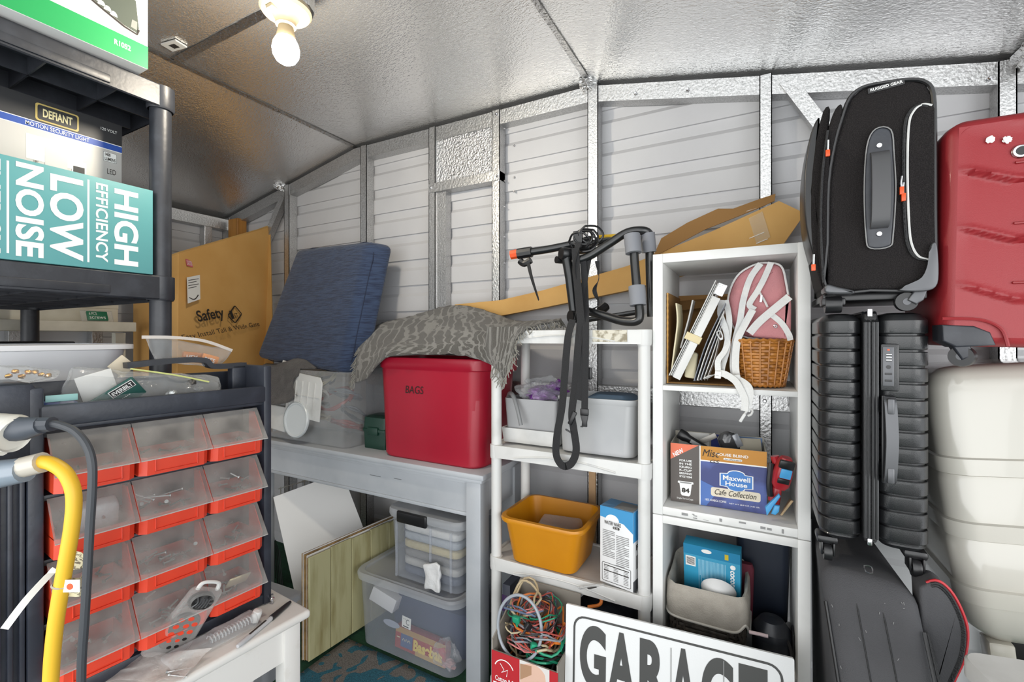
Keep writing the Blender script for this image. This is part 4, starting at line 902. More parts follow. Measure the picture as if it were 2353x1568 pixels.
# inner prints and contents
plate(PAPER, t, tm, .01, .02, W * .4, H + .012, D - .0035, .0006, 'inner_print'); plate(mat('inner_blue', '#2d3a86', .5), t, tm, W * .42, .02, W * .56, H + .012, D - .0035, .0006, 'inner_print'); plate(mat('inner_pale_blue', '#7d9cc9', .5), t, tm, W * .56, .02, W * .98, H + .012, D - .0035, .0006, 'inner_print')
q = tm @ fr((W * .17, D * .45, H + .006), 0, 0, 118)
t = thing('flashlight', 'black flashlight lying in the coffee carton', 'flashlight', q)
MB(q).lathe([(0, -.03), (.014, -.03), (.016, -.027), (.016, -.008), (.012, .002), (.011, .055), (.009, .06), (0, .06)], (0, 0, 0), (0, 0, 1), 20).build('body', BLACK, t); MB(q).box(-.006, -.0125, .01, .006, -.010, .04, .001).build('switch_plate', PGREY, t)
q = tm @ fr((W * .62, D * .5, H + .004), 20, 0, -25)
t = thing('hand_lamp', 'dark glossy headlamp poking out of the coffee carton', 'headlamp', q)
MB(q).tub(0, 0, [(.05, .03, .012, -.03), (.056, .036, .015, .0), (.05, .034, .014, .02), (.026, .02, .009, .03)], n=4).build('body', mat('smoked_plastic', '#3a3a3c', .15, coat=.6), t); MB(q).box(.012, -.02, -.02, .03, -.015, .02, .003).build('lens', mat('smoked_lens', '#86898f', .1, coat=.8), t)
q = tm @ fr((W * .38, D * .6, H + .004), 0, 0, 60); o = MB(q).box(-.008, -.001, -.025, .008, .001, .03, .0008).build('flat_strip', mat('grey_metal_blade', '#8f8b84', .4, metal=.3), None); tag(o, 'slim grey flat blade sticking up behind the flashlight', 'blade')
q = tm @ fr((W * .85, D * .45, H - .012), 12, -30); o = MB(q).box(-.028, -.0015, -.03, .03, .0015, .035, .001).build('card_divider', mat('grey_card', '#a19a8b', .8), None); tag(o, 'grey brown card tucked at the right inside the coffee carton', 'card')
# red and black toys to the right
REDM = mat('red_gloss', '#a3202a', .3); SKYB = mat('sky_blue_plastic', '#4aa0d8', .4)
t = thing('red_gadget', 'red and black hand tool with a blue button beside the coffee carton', 'tool', loc=at(1795, 1175, Z=z))
b = MB(); q = fr(at(1798, 1088, Y=1.415), 10, 10, 10); b.M = q; b.tub(0, 0, [(.028, .03, .008, -.042), (.042, .04, .012, -.03), (.045, .042, .014, .0), (.036, .036, .012, .034), (.024, .024, .008, .046)], n=4); b.build('body', REDM, t)
MB(q).box(-.012, -.026, -.004, .014, -.0195, .022, .002).build('button', SKYB, t); MB(q).box(-.014, -.025, -.02, .014, -.020, -.006, .002).build('grip', BLACK, t); MB(q).box(-.019, -.024, .022, .017, -.014, .044, .003).build('grip', BLACK, t)
MB().tube(P_((1780, 1048, 1.43), (1786, 1075, 1.43), (1778, 1110, 1.43), (1775, 1150, 1.43)), .011, 10, 4).build('arm', REDM, t); MB().tube(P_((1772, 1065, 1.42), (1768, 1110, 1.415), (1770, 1140, 1.415)), .008, 8, 4).build('arm', BLACK, t)
MB().warp(P_((1768, 1165, 1.42), (1790, 1170, 1.42), (1800, 1110, 1.42), (1772, 1108, 1.42), (1768, 1165, 1.45), (1790, 1170, 1.45), (1800, 1110, 1.45), (1772, 1108, 1.45)), .006, 2, 1).build('base', REDM, t)
t = thing('blue_clip', 'sky blue plastic clip lying in front of the red tool', 'clip', loc=at(1775, 1178, Z=z))
MB().prism([(p.x, p.z) for p in P_((1762, 1186, 1.39), (1758, 1166, 1.39), (1790, 1136, 1.39), (1794, 1142, 1.39))], 1.388, 1.402, .003).build('blade', SKYB, t); MB().prism([(p.x, p.z) for p in P_((1772, 1180, 1.385), (1780, 1160, 1.385), (1792, 1162, 1.385), (1790, 1176, 1.385), (1782, 1183, 1.385))], 1.378, 1.39, .004).build('head', SKYB, t)
o = MB().warp(P_((1792, 1184, 1.40), (1797, 1186, 1.40), (1824, 1152, 1.42), (1818, 1150, 1.42), (1794, 1180, 1.45), (1799, 1182, 1.45), (1818, 1148, 1.47), (1814, 1146, 1.47)), .001, 1, 0).build('wood_offcut', mat('pale_wood', '#b29a78', .7), None, smooth=0); tag(o, 'thin pale wood offcut leaning at the right of the middle bookcase shelf', 'wood piece')
# ------------------------------------------------------------------ luggage stack at the right
SHELL = mat('black_hard_shell', '#1c1d1f', .32, coat=.2, bump=(700, .12))
ZIPB = mat('black_zip_tape', '#1b1b1d', .6, bump=(300, .4))
GUN = mat('gunmetal_plastic', '#57585b', .35, metal=.4)
def wheel(t, c, r, wd, ax=(1, 0, 0), name='wheel'):
    s = MB().lathe([(0, wd / 2), (r * .55, wd / 2), (r * .6, wd / 2 - .001), (r * .95, wd / 2), (r, wd / 2 - .003), (r, -wd / 2 + .003), (r * .95, -wd / 2), (0, -wd / 2)], c, ax, 24).build(name, BLACK, t)
    MB().cyl(V(c) - V(ax) * (wd / 2 + .001), V(c) + V(ax) * (wd / 2 + .001), r * .35, n=14).build('hub', GUN, s)
# lowest: soft black case
t = thing('soft_suitcase', 'worn black soft suitcase with stitched seams under the ribbed suitcase', 'suitcase', loc=(.2, 1.2, 0))
CLO = mat('faded_black_fabric', '#47474a', .75, bump=(500, .25), var=(5, '#3d3d40', .4, .7))
TL, TR = at(1872, 1283, Y=1.20), at(2108, 1332, Y=1.16)
TL.z = TR.z = .764; TL.x += .006
c8 = [V((.205, .80, 0)), V((.352, .80, 0)), TR, TL, V((.14, 1.6, 0)), V((.25, 1.6, 0)), V((.25, 1.6, .764)), V((.14, 1.6, .764))]
MB().warp(c8, .035, 4, 6).build('body', CLO, t, smooth=60)
def onf(x, z, off=.002):
    lo = c8[0] * (1 - x) + c8[1] * x; hi = c8[3] * (1 - x) + c8[2] * x; n_ = (hi - lo).cross(c8[1] - c8[0]).normalized()
    if n_.y > 0: n_ = -n_
    return lo * (1 - z) + hi * z + n_ * off
for x in (.36, .62):
    MB().tube([onf(x, z / 12, .0005) for z in range(1, 12)] + [onf(x, .97, -.006)], .0014, 5).build('seam', ZIPB, t)
for x in (.02, .985):
    MB().tube([onf(x, z / 12, -.006) for z in range(1, 12)], .0032, 6).build('piping', BLACK, t)
MB().tube([onf(1.04, z / 12, -.03) for z in range(1, 12)], .004, 6).build('zip', ZIPB, t); MB().tube([onf(1.08, z / 12, -.05) for z in range(1, 12)], .004, 6).build('zip', ZIPB, t)
b = MB(); rnd = random.Random(3)
for k in range(40):
    x, z = rnd.uniform(.05, .95), rnd.uniform(.5, .97); p = onf(x, z, .0006); q = onf(x + rnd.uniform(-.02, .02), z + rnd.uniform(-.006, .006), .0006); b.tube([p, q], .0005, 4)
b.build('scratches', PGREY, t, kind='stuff')
q = at(1990, 1292, Y=1.185); b = MB(fr((q.x, 1.165, .792), 0, -60)); b.tube([(-.006, 0, 0), (-.005, 0, -.014), (.005, 0, -.014), (.006, 0, 0)], .0012, 5, 2, closed=True); b.build('zip_pull', CHROME, t)
# bag with red piping beside it
t = thing('round_bag', 'black bag with a curved zipped pocket and thin red piping', 'bag', loc=(.33, 1.14, 0))
ol = [at(u, v, Y=1.165) for u, v in ((2112, 1352), (2150, 1338), (2182, 1360), (2208, 1405), (2222, 1455), (2215, 1515), (2188, 1575), (2160, 1640), (2130, 1650))]
ol = [(p.x, p.z) for p in cat(ol, 4)]
MB().prism(ol, 1.165, 1.222, .006, 3).build('body', CLO, t, smooth=60)
MB().tube([(x + .002, 1.172, z) for x, z in ol[2:29]], .0035, 6).build('piping', mat('red_piping', '#b3202a', .5), t, label='thin red piping')
for k, e in ((1, .975), (2, .93)):
    MB().tube([(.300 + (x - .300) * e * .95, 1.164 + .001 * k, .68 + (z - .68) * e) for x, z in ol[3:28]], .0028, 6).build('zip', ZIPB, t)
MB().box(.337, 1.15, 0, .372, 1.215, .58, .01).build('lower_body', CLO, t)
# ribbed black hard case
HX0, HX1, HZ0, HZ1, HY0, HY1 = .1205, .309, .852, 1.312, 1.20, 1.54
HZ0 = .818
t = thing('ribbed_suitcase', 'black hard shell ribbed suitcase standing between the soft ones', 'suitcase', loc=((HX0 + HX1) / 2, 1.36, .79))
def rib_shell(x0, x1, name):
    b = MB(); zs = []; n = 14; p = (HZ1 - HZ0 - .03) / n
    L = []
    def ring(z, ins): L.append([((x0 + x1) / 2 + x, (HY0 + HY1) / 2 + y, z) for x, y in rrect(x1 - x0 - 2 * ins, HY1 - HY0 - 2 * ins, .03 - ins * .5, 5)])
    ring(HZ0, .022); ring(HZ0 + .004, .010); ring(HZ0 + .012, .003)
    for k in range(n):
        z = HZ0 + .015 + k * p
        for dz, i_ in ((0, .0048), (.0035, .0045), (.0048, .0008), (.0065, 0), (p - .0018, 0), (p - .0004, .001)): ring(z + dz, i_)
    ring(HZ1 - .012, .003); ring(HZ1 - .004, .010); ring(HZ1, .022)
    return b.loft(L).build(name, SHELL, t, smooth=28)
rib_shell(HX0, .1985, 'shell_half'); rib_shell(.222, HX1, 'shell_half')
b = MB()
for x, r in ((.2005, .0032), (.2065, .0032), (.2145, .0032), (.2205, .0032)):
    pts = [(x, HY0 - .002, HZ0 + .02), (x, HY0 - .002, HZ1 - .02), (x, HY0 + .02, HZ1 + .001), (x, HY1 - .03, HZ1 + .001)]; b.tube(pts, r, 6)
b.build('zip_piping', SHELL, t); MB().box(.199, HY0 + .001, HZ0 + .01, .2215, HY1, HZ1 - .001, .004).build('zip_band', ZIPB, t)
pz = HZ1 - .065
MB().box(.226, HY0 - .004, pz - .098, .257, HY0 + .004, pz, .004).build('lock_panel', SHELL, t)
lk = MB().box(.229, HY0 - .0055, pz - .088, .248, HY0, pz - .006, .002).build('lock_plate', GUN, t)
for k in range(3): MB().cyl((.2335 + .001, HY0 - .0056, pz - .022 - .006 * k), (.2435, HY0 - .0056, pz - .022 - .006 * k), .0024, n=10).build('dial', CHROME, lk)
MB().box(.2365, HY0 - .0062, pz - .014, .2405, HY0 - .005, pz - .011).build('indicator', ORANGE, lk); MB().cyl((.2385, HY0 - .0065, pz - .048), (.2385, HY0 - .005, pz - .048), .004, n=12).build('keyhole', BLACK, lk)
for zz in (.061, .075): MB().box(.2325, HY0 - .0065, pz - zz - .003, .2445, HY0 - .005, pz - zz + .001, .001).build('latch_slot', BLACK, lk)
hz1, hz0 = pz - .112, pz - .285
P = [(.240, HY0 - .003, hz1), (.240, HY0 - .012, hz1 - .01), (.241, HY0 - .016, hz1 - .04), (.242, HY0 - .018, (hz0 + hz1) / 2), (.241, HY0 - .016, hz0 + .04), (.240, HY0 - .012, hz0 + .01), (.240, HY0 - .003, hz0)]
MB().ribbon(P, .020, .008, (1, 0, 0), 4).build('handle', GUN, t, smooth=50)
for zz in (hz1 - .016, hz0 + .016): MB().box(.234, HY0 - .021, zz - .016, .246, HY0 - .0, zz + .016, .003).build('handle_end', GUN, t)
MB().box(.228, HY0 - .002, hz0 - .004, .234, HY0 + .002, hz1 + .004, .001).build('handle_recess', BLACK, t)
for x in (.137, .287):
    b = MB(); b.box(x - .02, HY0 + .012, HZ0 - .014, x + .02, HY0 + .06, HZ0 + .004, .006).box(x - .013, HY0 + .005, HZ0 - .036, x - .009, HY0 + .04, HZ0 - .008, .002).box(x + .009, HY0 + .005, HZ0 - .036, x + .013, HY0 + .04, HZ0 - .008, .002); b.build('caster_fork', BLACK, t); wheel(t, (x, HY0 + .018, HZ0 - .031), .0185, .015)
    MB().box(x - .02, HY1 - .08, HZ0 - .05, x + .02, HY1 - .04, HZ0 + .004, .01).build('caster_fork', BLACK, t)
b = MB(); q = V((.208, HY0 - .006, HZ1 + .004)); b.box(q.x - .004, q.y, q.z - .012, q.x + .004, q.y + .004, q.z + .004, .001); b.build('zip_pull', CHROME, t); MB().box(.204, HY0 - .006, HZ0 + .006, .212, HY0 - .002, HZ0 + .02, .001).build('zip_pull', CHROME, t)
# soft black carry-on on top
SOFT = mat('black_ballistic_fabric', '#201d1e', .75, bump=(700, .7), var=(600, '#322f2f', .45, .6), spec=.2)
t = thing('carry_on', 'black fabric carry-on with white piped pocket on top of the stack', 'suitcase', loc=(.22, 1.36, 1.315))
def pp(l, Y=1.2): return [at(u, v, Y=Y) for u, v in l]
ol = pp([(1900, 668), (1901, 560), (1904, 420), (1918, 330), (1935, 270), (1952, 225), (1982, 200), (2030, 189), (2095, 181), (2130, 188), (2146, 215), (2149, 300), (2150, 480), (2151, 600), (2140, 655), (2100, 668), (2000, 668)])
oz = [(p.x, p.z) for p in ol]
MB().prism(oz, 1.20, 1.46, .012, 3).build('body', SOFT, t, smooth=50)
pts = cat([V((x, 1.206, z)) for x, z in oz], 3, True); cx0 = sum(p.x for p in pts) / len(pts); cz0 = sum(p.z for p in pts) / len(pts)
MB().tube([V((cx0 + (p.x - cx0) * .995, 1.203, cz0 + (p.z - cz0) * .998)) for p in pts], .0042, 7, closed=True).build('edge_piping', BLACK, t)
hp = pp([(2010, 300), (2045, 302), (2052, 360), (2056, 440), (2050, 540), (2042, 568), (1998, 572), (1988, 545), (1984, 440), (1990, 340)], 1.2)
MB().prism([(p.x, p.z) for p in cat(hp, 4, True)], 1.192, 1.201, .005, 3).build('handle_panel', BLACKP, t, smooth=50)
MB().tube([(p.x * 1.0, 1.192, p.z) for p in cat(hp, 4, True)], .0012, 5, closed=True).build('stitching', PGREY, t)
h0, h1 = at(2020, 365, Y=1.19), at(2020, 508, Y=1.19)
MB().ribbon([h0 + V((0, .004, .012)), h0 + V((0, -.012, 0)), (h0 + h1) / 2 + V((0, -.018, 0)), h1 + V((0, -.012, 0)), h1 + V((0, .004, -.012))], .03, .008, (1, 0, 0), 5).build('handle', mat('grey_rubber', '#49494b', .5), t, smooth=50)
for v in (335, 538): MB().lathe([(0, -.003), (.0045, -.003), (.0055, 0)], at(2020, v, Y=1.192), (0, 1, 0), 16).build('rivet', CHROME, t)
wp = pp([(2142, 242), (2120, 240), (2100, 255), (2088, 290), (2085, 400), (2089, 520), (2096, 565), (2112, 590), (2138, 597)], 1.197)
MB().tube(wp, .0022, 6, 5).build('pocket_piping', WHITE, t, label='white pocket piping')
MB().tube([p + V((-.006, .001, 0)) for p in wp], .003, 6, 5).build('pocket_zip', ZIPB, t)
po_ = [(p.x, p.z) for p in cat(wp, 4)] + [(at(2146, 590, Y=1.2).x, at(2146, 590, Y=1.2).z), (at(2146, 250, Y=1.2).x, at(2146, 250, Y=1.2).z)]
MB().prism(po_, 1.197, 1.201).build('pocket', SOFT, t)
for u, v, k in ((2072, 405, 0), (2076, 420, 1)):
    b = MB(); q = at(u, v, Y=1.193); b.tube([q, q + V((-.002, -.002, -.016)), q + V((.0, -.002, -.026))], .0018, 6); z_ = b.build('zip_pull', CHROME, t)
    MB().box(*(q + V((-.004, -.005, -.038))), *(q + V((.003, .001, -.022))), .001).build('pull_end', ORANGE, z_)
q = at(2036, 199, Y=1.198); lm = fr((q.x, 1.199, q.z), 0, 0, -5); plate(BLACK, t, lm, -.03, -.005, .03, .006, 0, .001, 'badge'); lettering('RUGGED GEAR', PWHITE, t, lm, -.026, -.002, .027, .004, -.0012, bold=.03)
g = pp([(2064, 668), (2090, 655), (2118, 640), (2132, 610), (2136, 570), (2145, 558), (2152, 570), (2155, 630), (2148, 660), (2120, 670)], 1.195)
MB().prism([(p.x, p.z) for p in cat(g, 3, True)], 1.188, 1.26, .002, 2).build('corner_guard', GUN, t, smooth=50)
g = pp([(1893, 668), (1900, 654), (1925, 660), (1960, 668), (1958, 676), (1905, 676)], 1.195)
MB().prism([(p.x, p.z) for p in cat(g, 3, True)], 1.188, 1.25, .005, 3).build('corner_guard', GUN, t, smooth=50)
zb = at(2000, 676, Y=1.2).z
MB().box(.128, 1.215, zb - .012, .305, 1.45, zb + .004, .003).build('base_panel', BLACK, t)
c = at(2092, 698, Y=1.195); wheel(t, (c.x - .004, 1.21, 1.314 + .0195), .0195, .016, (0, 1, 0))
MB().prism([(p.x, p.z) for p in pp([(2085, 690), (2100, 668), (2130, 668), (2122, 690), (2105, 700)], 1.2)], 1.196, 1.22, .003).build('wheel_arm', GUN, t, smooth=50)
c = at(1918, 697, Y=1.195); wheel(t, (c.x, 1.222, 1.314 + .019), .019, .03, (1, 0, 0))
MB().box(c.x - .022, 1.21, 1.33, c.x + .022, 1.25, zb - .005, .004).build('wheel_arm', BLACK, t)
# left side pockets of the carry-on (expander, front pockets)
for k, (l, y0, y1) in enumerate((
        ([(1893, 660), (1880, 560), (1884, 420), (1898, 330), (1914, 262), (1932, 238), (1936, 262), (1916, 340), (1903, 440), (1899, 660)], 1.20, 1.358),
        ([(1884, 650), (1868, 560), (1866, 430), (1876, 330), (1892, 255), (1908, 250), (1900, 330), (1886, 430), (1880, 560), (1893, 656)], 1.215, 1.356),
        ([(1872, 600), (1852, 520), (1848, 420), (1856, 340), (1868, 292), (1884, 270), (1878, 340), (1868, 440), (1870, 540), (1884, 640)], 1.23, 1.354))):
    P = [(p.x, p.z) for p in cat(pp(l, y0), 3, True)]; MB().prism(P, y0, y1, .004, 2).build('expander' if k == 0 else 'side_pocket', BLACK if k == 2 else SOFT, t, smooth=50)
MB().tube(pp([(1902, 300), (1890, 400), (1886, 520), (1892, 650)], 1.197), .0026, 6, 6).build('side_zip', ZIPB, t)
for u, v in ((1903, 322), (1870, 585)):
    q = at(u, v, Y=1.195); b = MB().tube([q, q + V((-.001, -.002, -.024))], .002, 6); z_ = b.build('zip_pull', CHROME, t); MB().box(*(q + V((-.005, -.005, -.036))), *(q + V((.003, .001, -.022))), .001).build('pull_end', ORANGE, z_)
# white hard case
t = thing('white_suitcase', 'glossy off-white hard shell suitcase with banded ribs below the red one', 'suitcase', loc=(.5, 1.4, .6))
WSH = mat('ivory_gloss_shell', '#bab7ae', .18, coat=.5)
wm_ = fr((.364, 1.225, .637), 0, -2, -5.2)
b = MB(wm_); L = []; Wd, Dd, Hh = .30, .40, .563
def ring(z, ins, r=.05): L.append([(Wd / 2 + x, Dd / 2 + y, z) for x, y in rrect(Wd - 2 * ins, Dd - 2 * ins, max(r - ins * .4, .01), 8)])
ring(0, .07); ring(.012, .04); ring(.035, .02); ring(.07, .011)
zz = .085
while zz < Hh - .12:
    for dz, i_ in ((0, .008), (.001, .0095), (.002, .0035), (.034, .0015), (.036, .0055), (.037, .007), (.115, .004)): ring(zz + dz, i_ + .004 * max(0, (.3 - zz)))
    zz += .128
ring(Hh - .045, .006); ring(Hh - .02, .014); ring(Hh - .006, .028); ring(Hh, .05)
b.loft(L).build('shell', WSH, t, smooth=40)
for k in range(4): MB(wm_).tube([(.20 + .017 * k, -.002 + .002 * k, .10), (.20 + .017 * k, -.003, Hh - .06), (.19 + .015 * k, .012, Hh - .015), (.18 + .014 * k, .05, Hh + .002)], .0035, 6, 5).build('zip_track', mat('grey_zip', '#a9a8a4', .5), t)
MB(wm_).box(.045, .03, -.045, .085, .08, .01, .006).build('caster', mat('clear_caster', '#b9b4a8', .25), t); MB(wm_).box(.18, .03, -.045, .22, .08, .01, .006).build('caster', MATS['clear_caster'], t)
MB(wm_).box(.09, .08, -.05, .2, .3, -.044).build('base_bar', BLACK, t)
# red hard case
t = thing('red_suitcase', 'scuffed red hard shell suitcase with chevron ribs on the white suitcase', 'suitcase', loc=(.5, 1.4, 1.2))
RSH = mat('red_satin_shell', '#8f2329', .45, bump=(600, .1), coat=.05)
rm = fr((.319, 1.185, 1.243), 0, 0, 1.0); RW, RH = .36, .442
b = MB(rm); L = []
# outline with a stepped chevron relief: levels stack upward
def rring(y, ins): L.append([(RW / 2 + x, y, RH / 2 + z) for x, z in rrect(RW - 2 * ins, RH - 2 * ins, .032 - ins * .3, 6)])
for y, i_ in ((.30, .03), (.285, .008), (.26, 0), (.04, 0), (.015, .003), (.005, .010), (.0015, .018)): rring(y, i_)
b.loft(L, True, False)
x0, x1, z0, z1 = .018, RW - .018, .018, RH - .018
def relief(u, v):
    x = x0 + (x1 - x0) * u; z = z0 + (z1 - z0) * v
    s_ = z + (.0 if x > .10 else -.40 * (.10 - x)); y = .0015; p_ = .111
    f = ((s_ - .085) % p_) / p_
    e = min(1, min(u, 1 - u) * 16, min(v, 1 - v) * 16)
    if .085 < s_ < .42: y -= .010 * (max(0, 1 - f * 1.05) - .42 + (.6 * max(0, 1 - abs(f - .06) / .045))) * e
    return (x, y, z)
b.grid(relief, 44, 90)
b.build('shell', RSH, t, smooth=60)
for z in (.112, .222, .334):
    MB(rm).box(.095, -.005, z + .006, RW - .04, .002, z + .011, .002).build('trim_line', mat('red_trim', '#8b1c20', .3), t)
hs = [(0, .035), (.05, .035), (.072, .022), (.085, 0), (.0, 0)]
MB(rm).prism([(-.001, .042), (.045, .040), (.068, .028), (.076, .004), (.02, -.002), (.0, .01)], -.003, .06, .004).build('wheel_housing', BLACKP, t)
MB(rm).tube([(-.001, -.001, .054), (.052, -.002, .052), (.082, -.002, .035), (.092, -.002, .002)], .003, 6, 5).build('arch', RSH, t)
b = MB(rm); b.prism([(.01, .012), (.04, .012), (.046, -.018), (.03, -.026)], .0, .03, .004); b.build('caster_fork', BLACKP, t); wheel(t, rm @ V((.034, .014, -.019)), .020, .02, (.5, .866, 0))
for u, v in ((2279, 318), (2318, 318)):
    q = at(u, v, Y=1.178); blob('chip', PWHITE, (q.x, 1.1835, q.z), (.006, .002, .006), u, 3, .6, t, 3)
q = at(2348, 346, Y=1.18); MB().lathe([(.007, -.004), (.011, -.003), (.013, 0)], (q.x, 1.184, q.z), (0, 1, 0), 20).build('lock_ring', CHROME, t); MB().cyl((q.x, 1.180, q.z), (q.x, 1.186, q.z), .008, n=16).build('lock_face', BLACK, t)
# white stool corner at the lower right
tm = fr((.303, 1.06, .72), 12)
t = thing('white_stool', 'white plastic stool corner in front of the luggage at the lower right', 'stool', tm)
pl_ = [(x + .2, y - .18) for x, y in rrect(.4, .36, .03, 6)]
MB(tm).loft([[(x, y, -.03) for x, y in pl_], [(x, y, -.004) for x, y in pl_], [(.2 + (x - .2) * .985, -.18 + (y + .18) * .985, 0) for x, y in pl_]]).build('seat', WHITE, t, smooth=40)
for x, y in ((.04, -.04), (.36, -.04), (.04, -.32), (.36, -.32)): MB(tm).box(x - .018, y - .018, -.72, x + .018, y + .018, -.03, .004).build('leg', WHITE, t)
# ------------------------------------------------------------------ black plastic shelving on the left
t = thing('black_shelving', 'black plastic shelving unit with round posts at the upper left', 'shelving unit', loc=(-1.93, .4, 0))
KX0, KX1, KY0, KY1 = -2.575, -1.5066, .02, .716
for z, dz in ((1.988, .064), (1.437, .068), (1.05, .06), (.30, .06)):
    b = MB(); cx, cy = (KX0 + KX1) / 2, (KY0 + KY1) / 2; W, D = KX1 - KX0, KY1 - KY0
    b.tub(cx, cy, [(W - .006, D - .006, .03, z - dz), (W, D, .03, z - dz + .003), (W, D, .03, z - .004), (W - .006, D - .006, .03, z), (W - .02, D - .02, .02, z), (W - .03, D - .03, .02, z - .006), (W - .03, D - .03, .02, z - .010), (W - .012, D - .012, .025, z - .012), (W - .012, D - .012, .025, z - dz)], n=5, cap0=False, cap1=False)
    b.box(KX0 + .01, KY0 + .01, z - .014, KX1 - .01, KY1 - .01, z - .008)
    s = b.build('shelf', BLACKP, t)
    for k in range(1, 8): x = KX0 + W * k / 8; MB().box(x - .002, KY0 + .01, z - dz + .006, x + .002, KY1 - .01, z - .012).build('rib', BLACKP, s, smooth=0)
    for k in range(1, 5): y = KY0 + D * k / 5; MB().box(KX0 + .01, y - .002, z - dz + .006, KX1 - .01, y + .002, z - .012).build('rib', BLACKP, s, smooth=0)
    MB().box(KX1 - .001, KY0 + .12, z - dz + .008, KX1 + .004, KY1 - .16, z - dz + .03, .003).build('edge_lip', BLACKP, s)
    MB().lathe([(.031, -dz - .002), (.034, -dz + .004), (.034, -.001), (.031, .0), (0, .0)], (KX1 - .030, KY1 - .031, z), (0, 0, 1), 24).build('corner_socket', BLACKP, s)
for x in (KX0 + .03, KX1 - .030):
    for y in (KY0 + .031, KY1 - .031):
        b = MB()
        for z0, z1 in ((0, .24), (.30, .99), (1.05, 1.369), (1.437, 1.924)): b.cyl((x, y, z0), (x, y, z1), .0265, n=24)
        b.build('post', BLACKP, t)
# teal carton with lettering turned on its side
TEAL = mat('teal_print', '#5fa2a5', .5)
Y0, Y1, Z0, Z1 = .09, .653, 1.4385, 1.676
tm = fr((-1.506, Y1, Z0), 90)                       # local x runs along +Y, so the box lies at negative x
t = thing('teal_carton', 'teal carton with white lettering lying on its side on the black shelf', 'carton', tm)
MB(tm).box(-(Y1 - Y0), 0, 0, 0, .14, Z1 - Z0, .0015).build('box', TEAL, t)
HH = Z1 - Z0
def tl(s_, u0, v0, u1, v1, bold):                        # box edges from the photo, on the front plane
    a, c = at(u0, v0, X=-1.506), at(u1, v1, X=-1.506)
    lettering(s_, PWHITE, t, tm, a.y - Y1, c.z - Z0, c.y - Y1, a.z - Z0, 0, bold=bold, turn=1)
def span(u0, u1, zt, zb, s_, bold):
    a, c = at(u0, 500, X=-1.506), at(u1, 500, X=-1.506)
    lettering(s_, PWHITE, t, tm, a.y - Y1, zb, c.y - Y1, zt, 0, bold=bold, turn=1)
span(262, 318, HH * .925, HH * .07, 'HIGH', .03); span(220, 248, HH * .94, HH * .08, 'EFFICIENCY', .02); span(114, 192, HH * .925, HH * .06, 'LOW', .03)
span(35, 101, HH * .965, HH * .045, 'NOISE', .03); span(-90, 2, HH * .95, HH * .05, 'ENERGY', .03)
for u in (203, 18):
    a = at(u, 500, X=-1.506).y - Y1; plate(PWHITE, t, tm, a - .002, HH * .06, a + .002, HH * .95, 0, name='rule_line')
# lamp carton behind it
tm = fr((-1.674, .592, 1.4385), 90)
a = at(280, 290, X=-1.674); zt = a.z - 1.4385; xr = a.y - .592
t = thing('lamp_carton', 'grey and black motion light carton behind the teal carton', 'carton', tm)
WL = .62; GRC = mat('grey_card_print', '#c9c7c4', .45); BKC = mat('black_card_print', '#2c2c2e', .45); BLU = mat('royal_blue_print', '#2d52a8', .45)
MB(tm).box(xr - WL, 0, 0, xr, .24, zt, .0015).build('box', GRC, t)
plate(BKC, t, tm, xr - WL, zt - .062, xr, zt, 0, name='print'); plate(PWHITE, t, tm, xr - WL, zt - .083, xr, zt - .0615, 0, .0003, 'print'); plate(BLU, t, tm, xr - WL, zt - .081, xr, zt - .064, 0, name='print')
def lx(u): return at(u, 300, X=-1.674).y - .592
x0, x1 = lx(81), lx(181)
plate(mat('gold_print', '#c9b26a', .4), t, tm, x0, zt - .058, x1, zt - .012, -.0004, .0006, 'badge', .006); plate(BKC, t, tm, x0 + .004, zt - .054, x1 - .004, zt - .016, -.001, .0006, 'badge', .005)
lettering('DEFIANT', mat('pale_gold_print', '#e4d9a8', .4), t, tm, x0 + .014, zt - .046, x1 - .014, zt - .024, -.0016, bold=.03)
lettering('MOTION SECURITY LIGHT', PWHITE, t, tm, lx(58), zt - .078, lx(205), zt - .067, -.0005, bold=.01)
lettering('120 VOLT', PWHITE, t, tm, xr - .05, zt - .03, xr - .012, zt - .022, -.0005)
plate(PWHITE, t, tm, lx(60), zt - .165, lx(190), zt - .10, 0, .0006, 'lamp_print'); plate(mat('lamp_glass_print', '#dedddb', .3), t, tm, lx(103), zt - .215, lx(155), zt - .12, -.0006, .0005, 'lamp_print', .008); plate(PWHITE, t, tm, lx(165), zt - .24, lx(198), zt - .14, -.0006, .0005, 'lamp_print'); plate(BKC, t, tm, lx(168), zt - .24, lx(194), zt - .155, -.0012, .0005, 'lamp_print')
x0, x1 = lx(237), lx(268); plate(PGREY, t, tm, x0, zt - .118, x1, zt - .09, 0, .0004, 'print', .003); plate(PWHITE, t, tm, x0 + .001, zt - .117, x1 - .001, zt - .091, -.0004, .0004, 'print', .003); lettering('1400\nLUMENS', INK, t, tm, x0 + .003, zt - .115, x1 - .003, zt - .093, -.0009, bold=.02)
lettering('LED', INK, t, tm, lx(246), zt - .153, lx(266), zt - .138, -.0003); lettering('180°\nmotion\nsensor', INK, t, tm, lx(76), zt - .205, lx(95), zt - .165, -.0004)
lettering('details inside', PGREY, t, tm, lx(250), .05, lx(272), .055, -.0003)
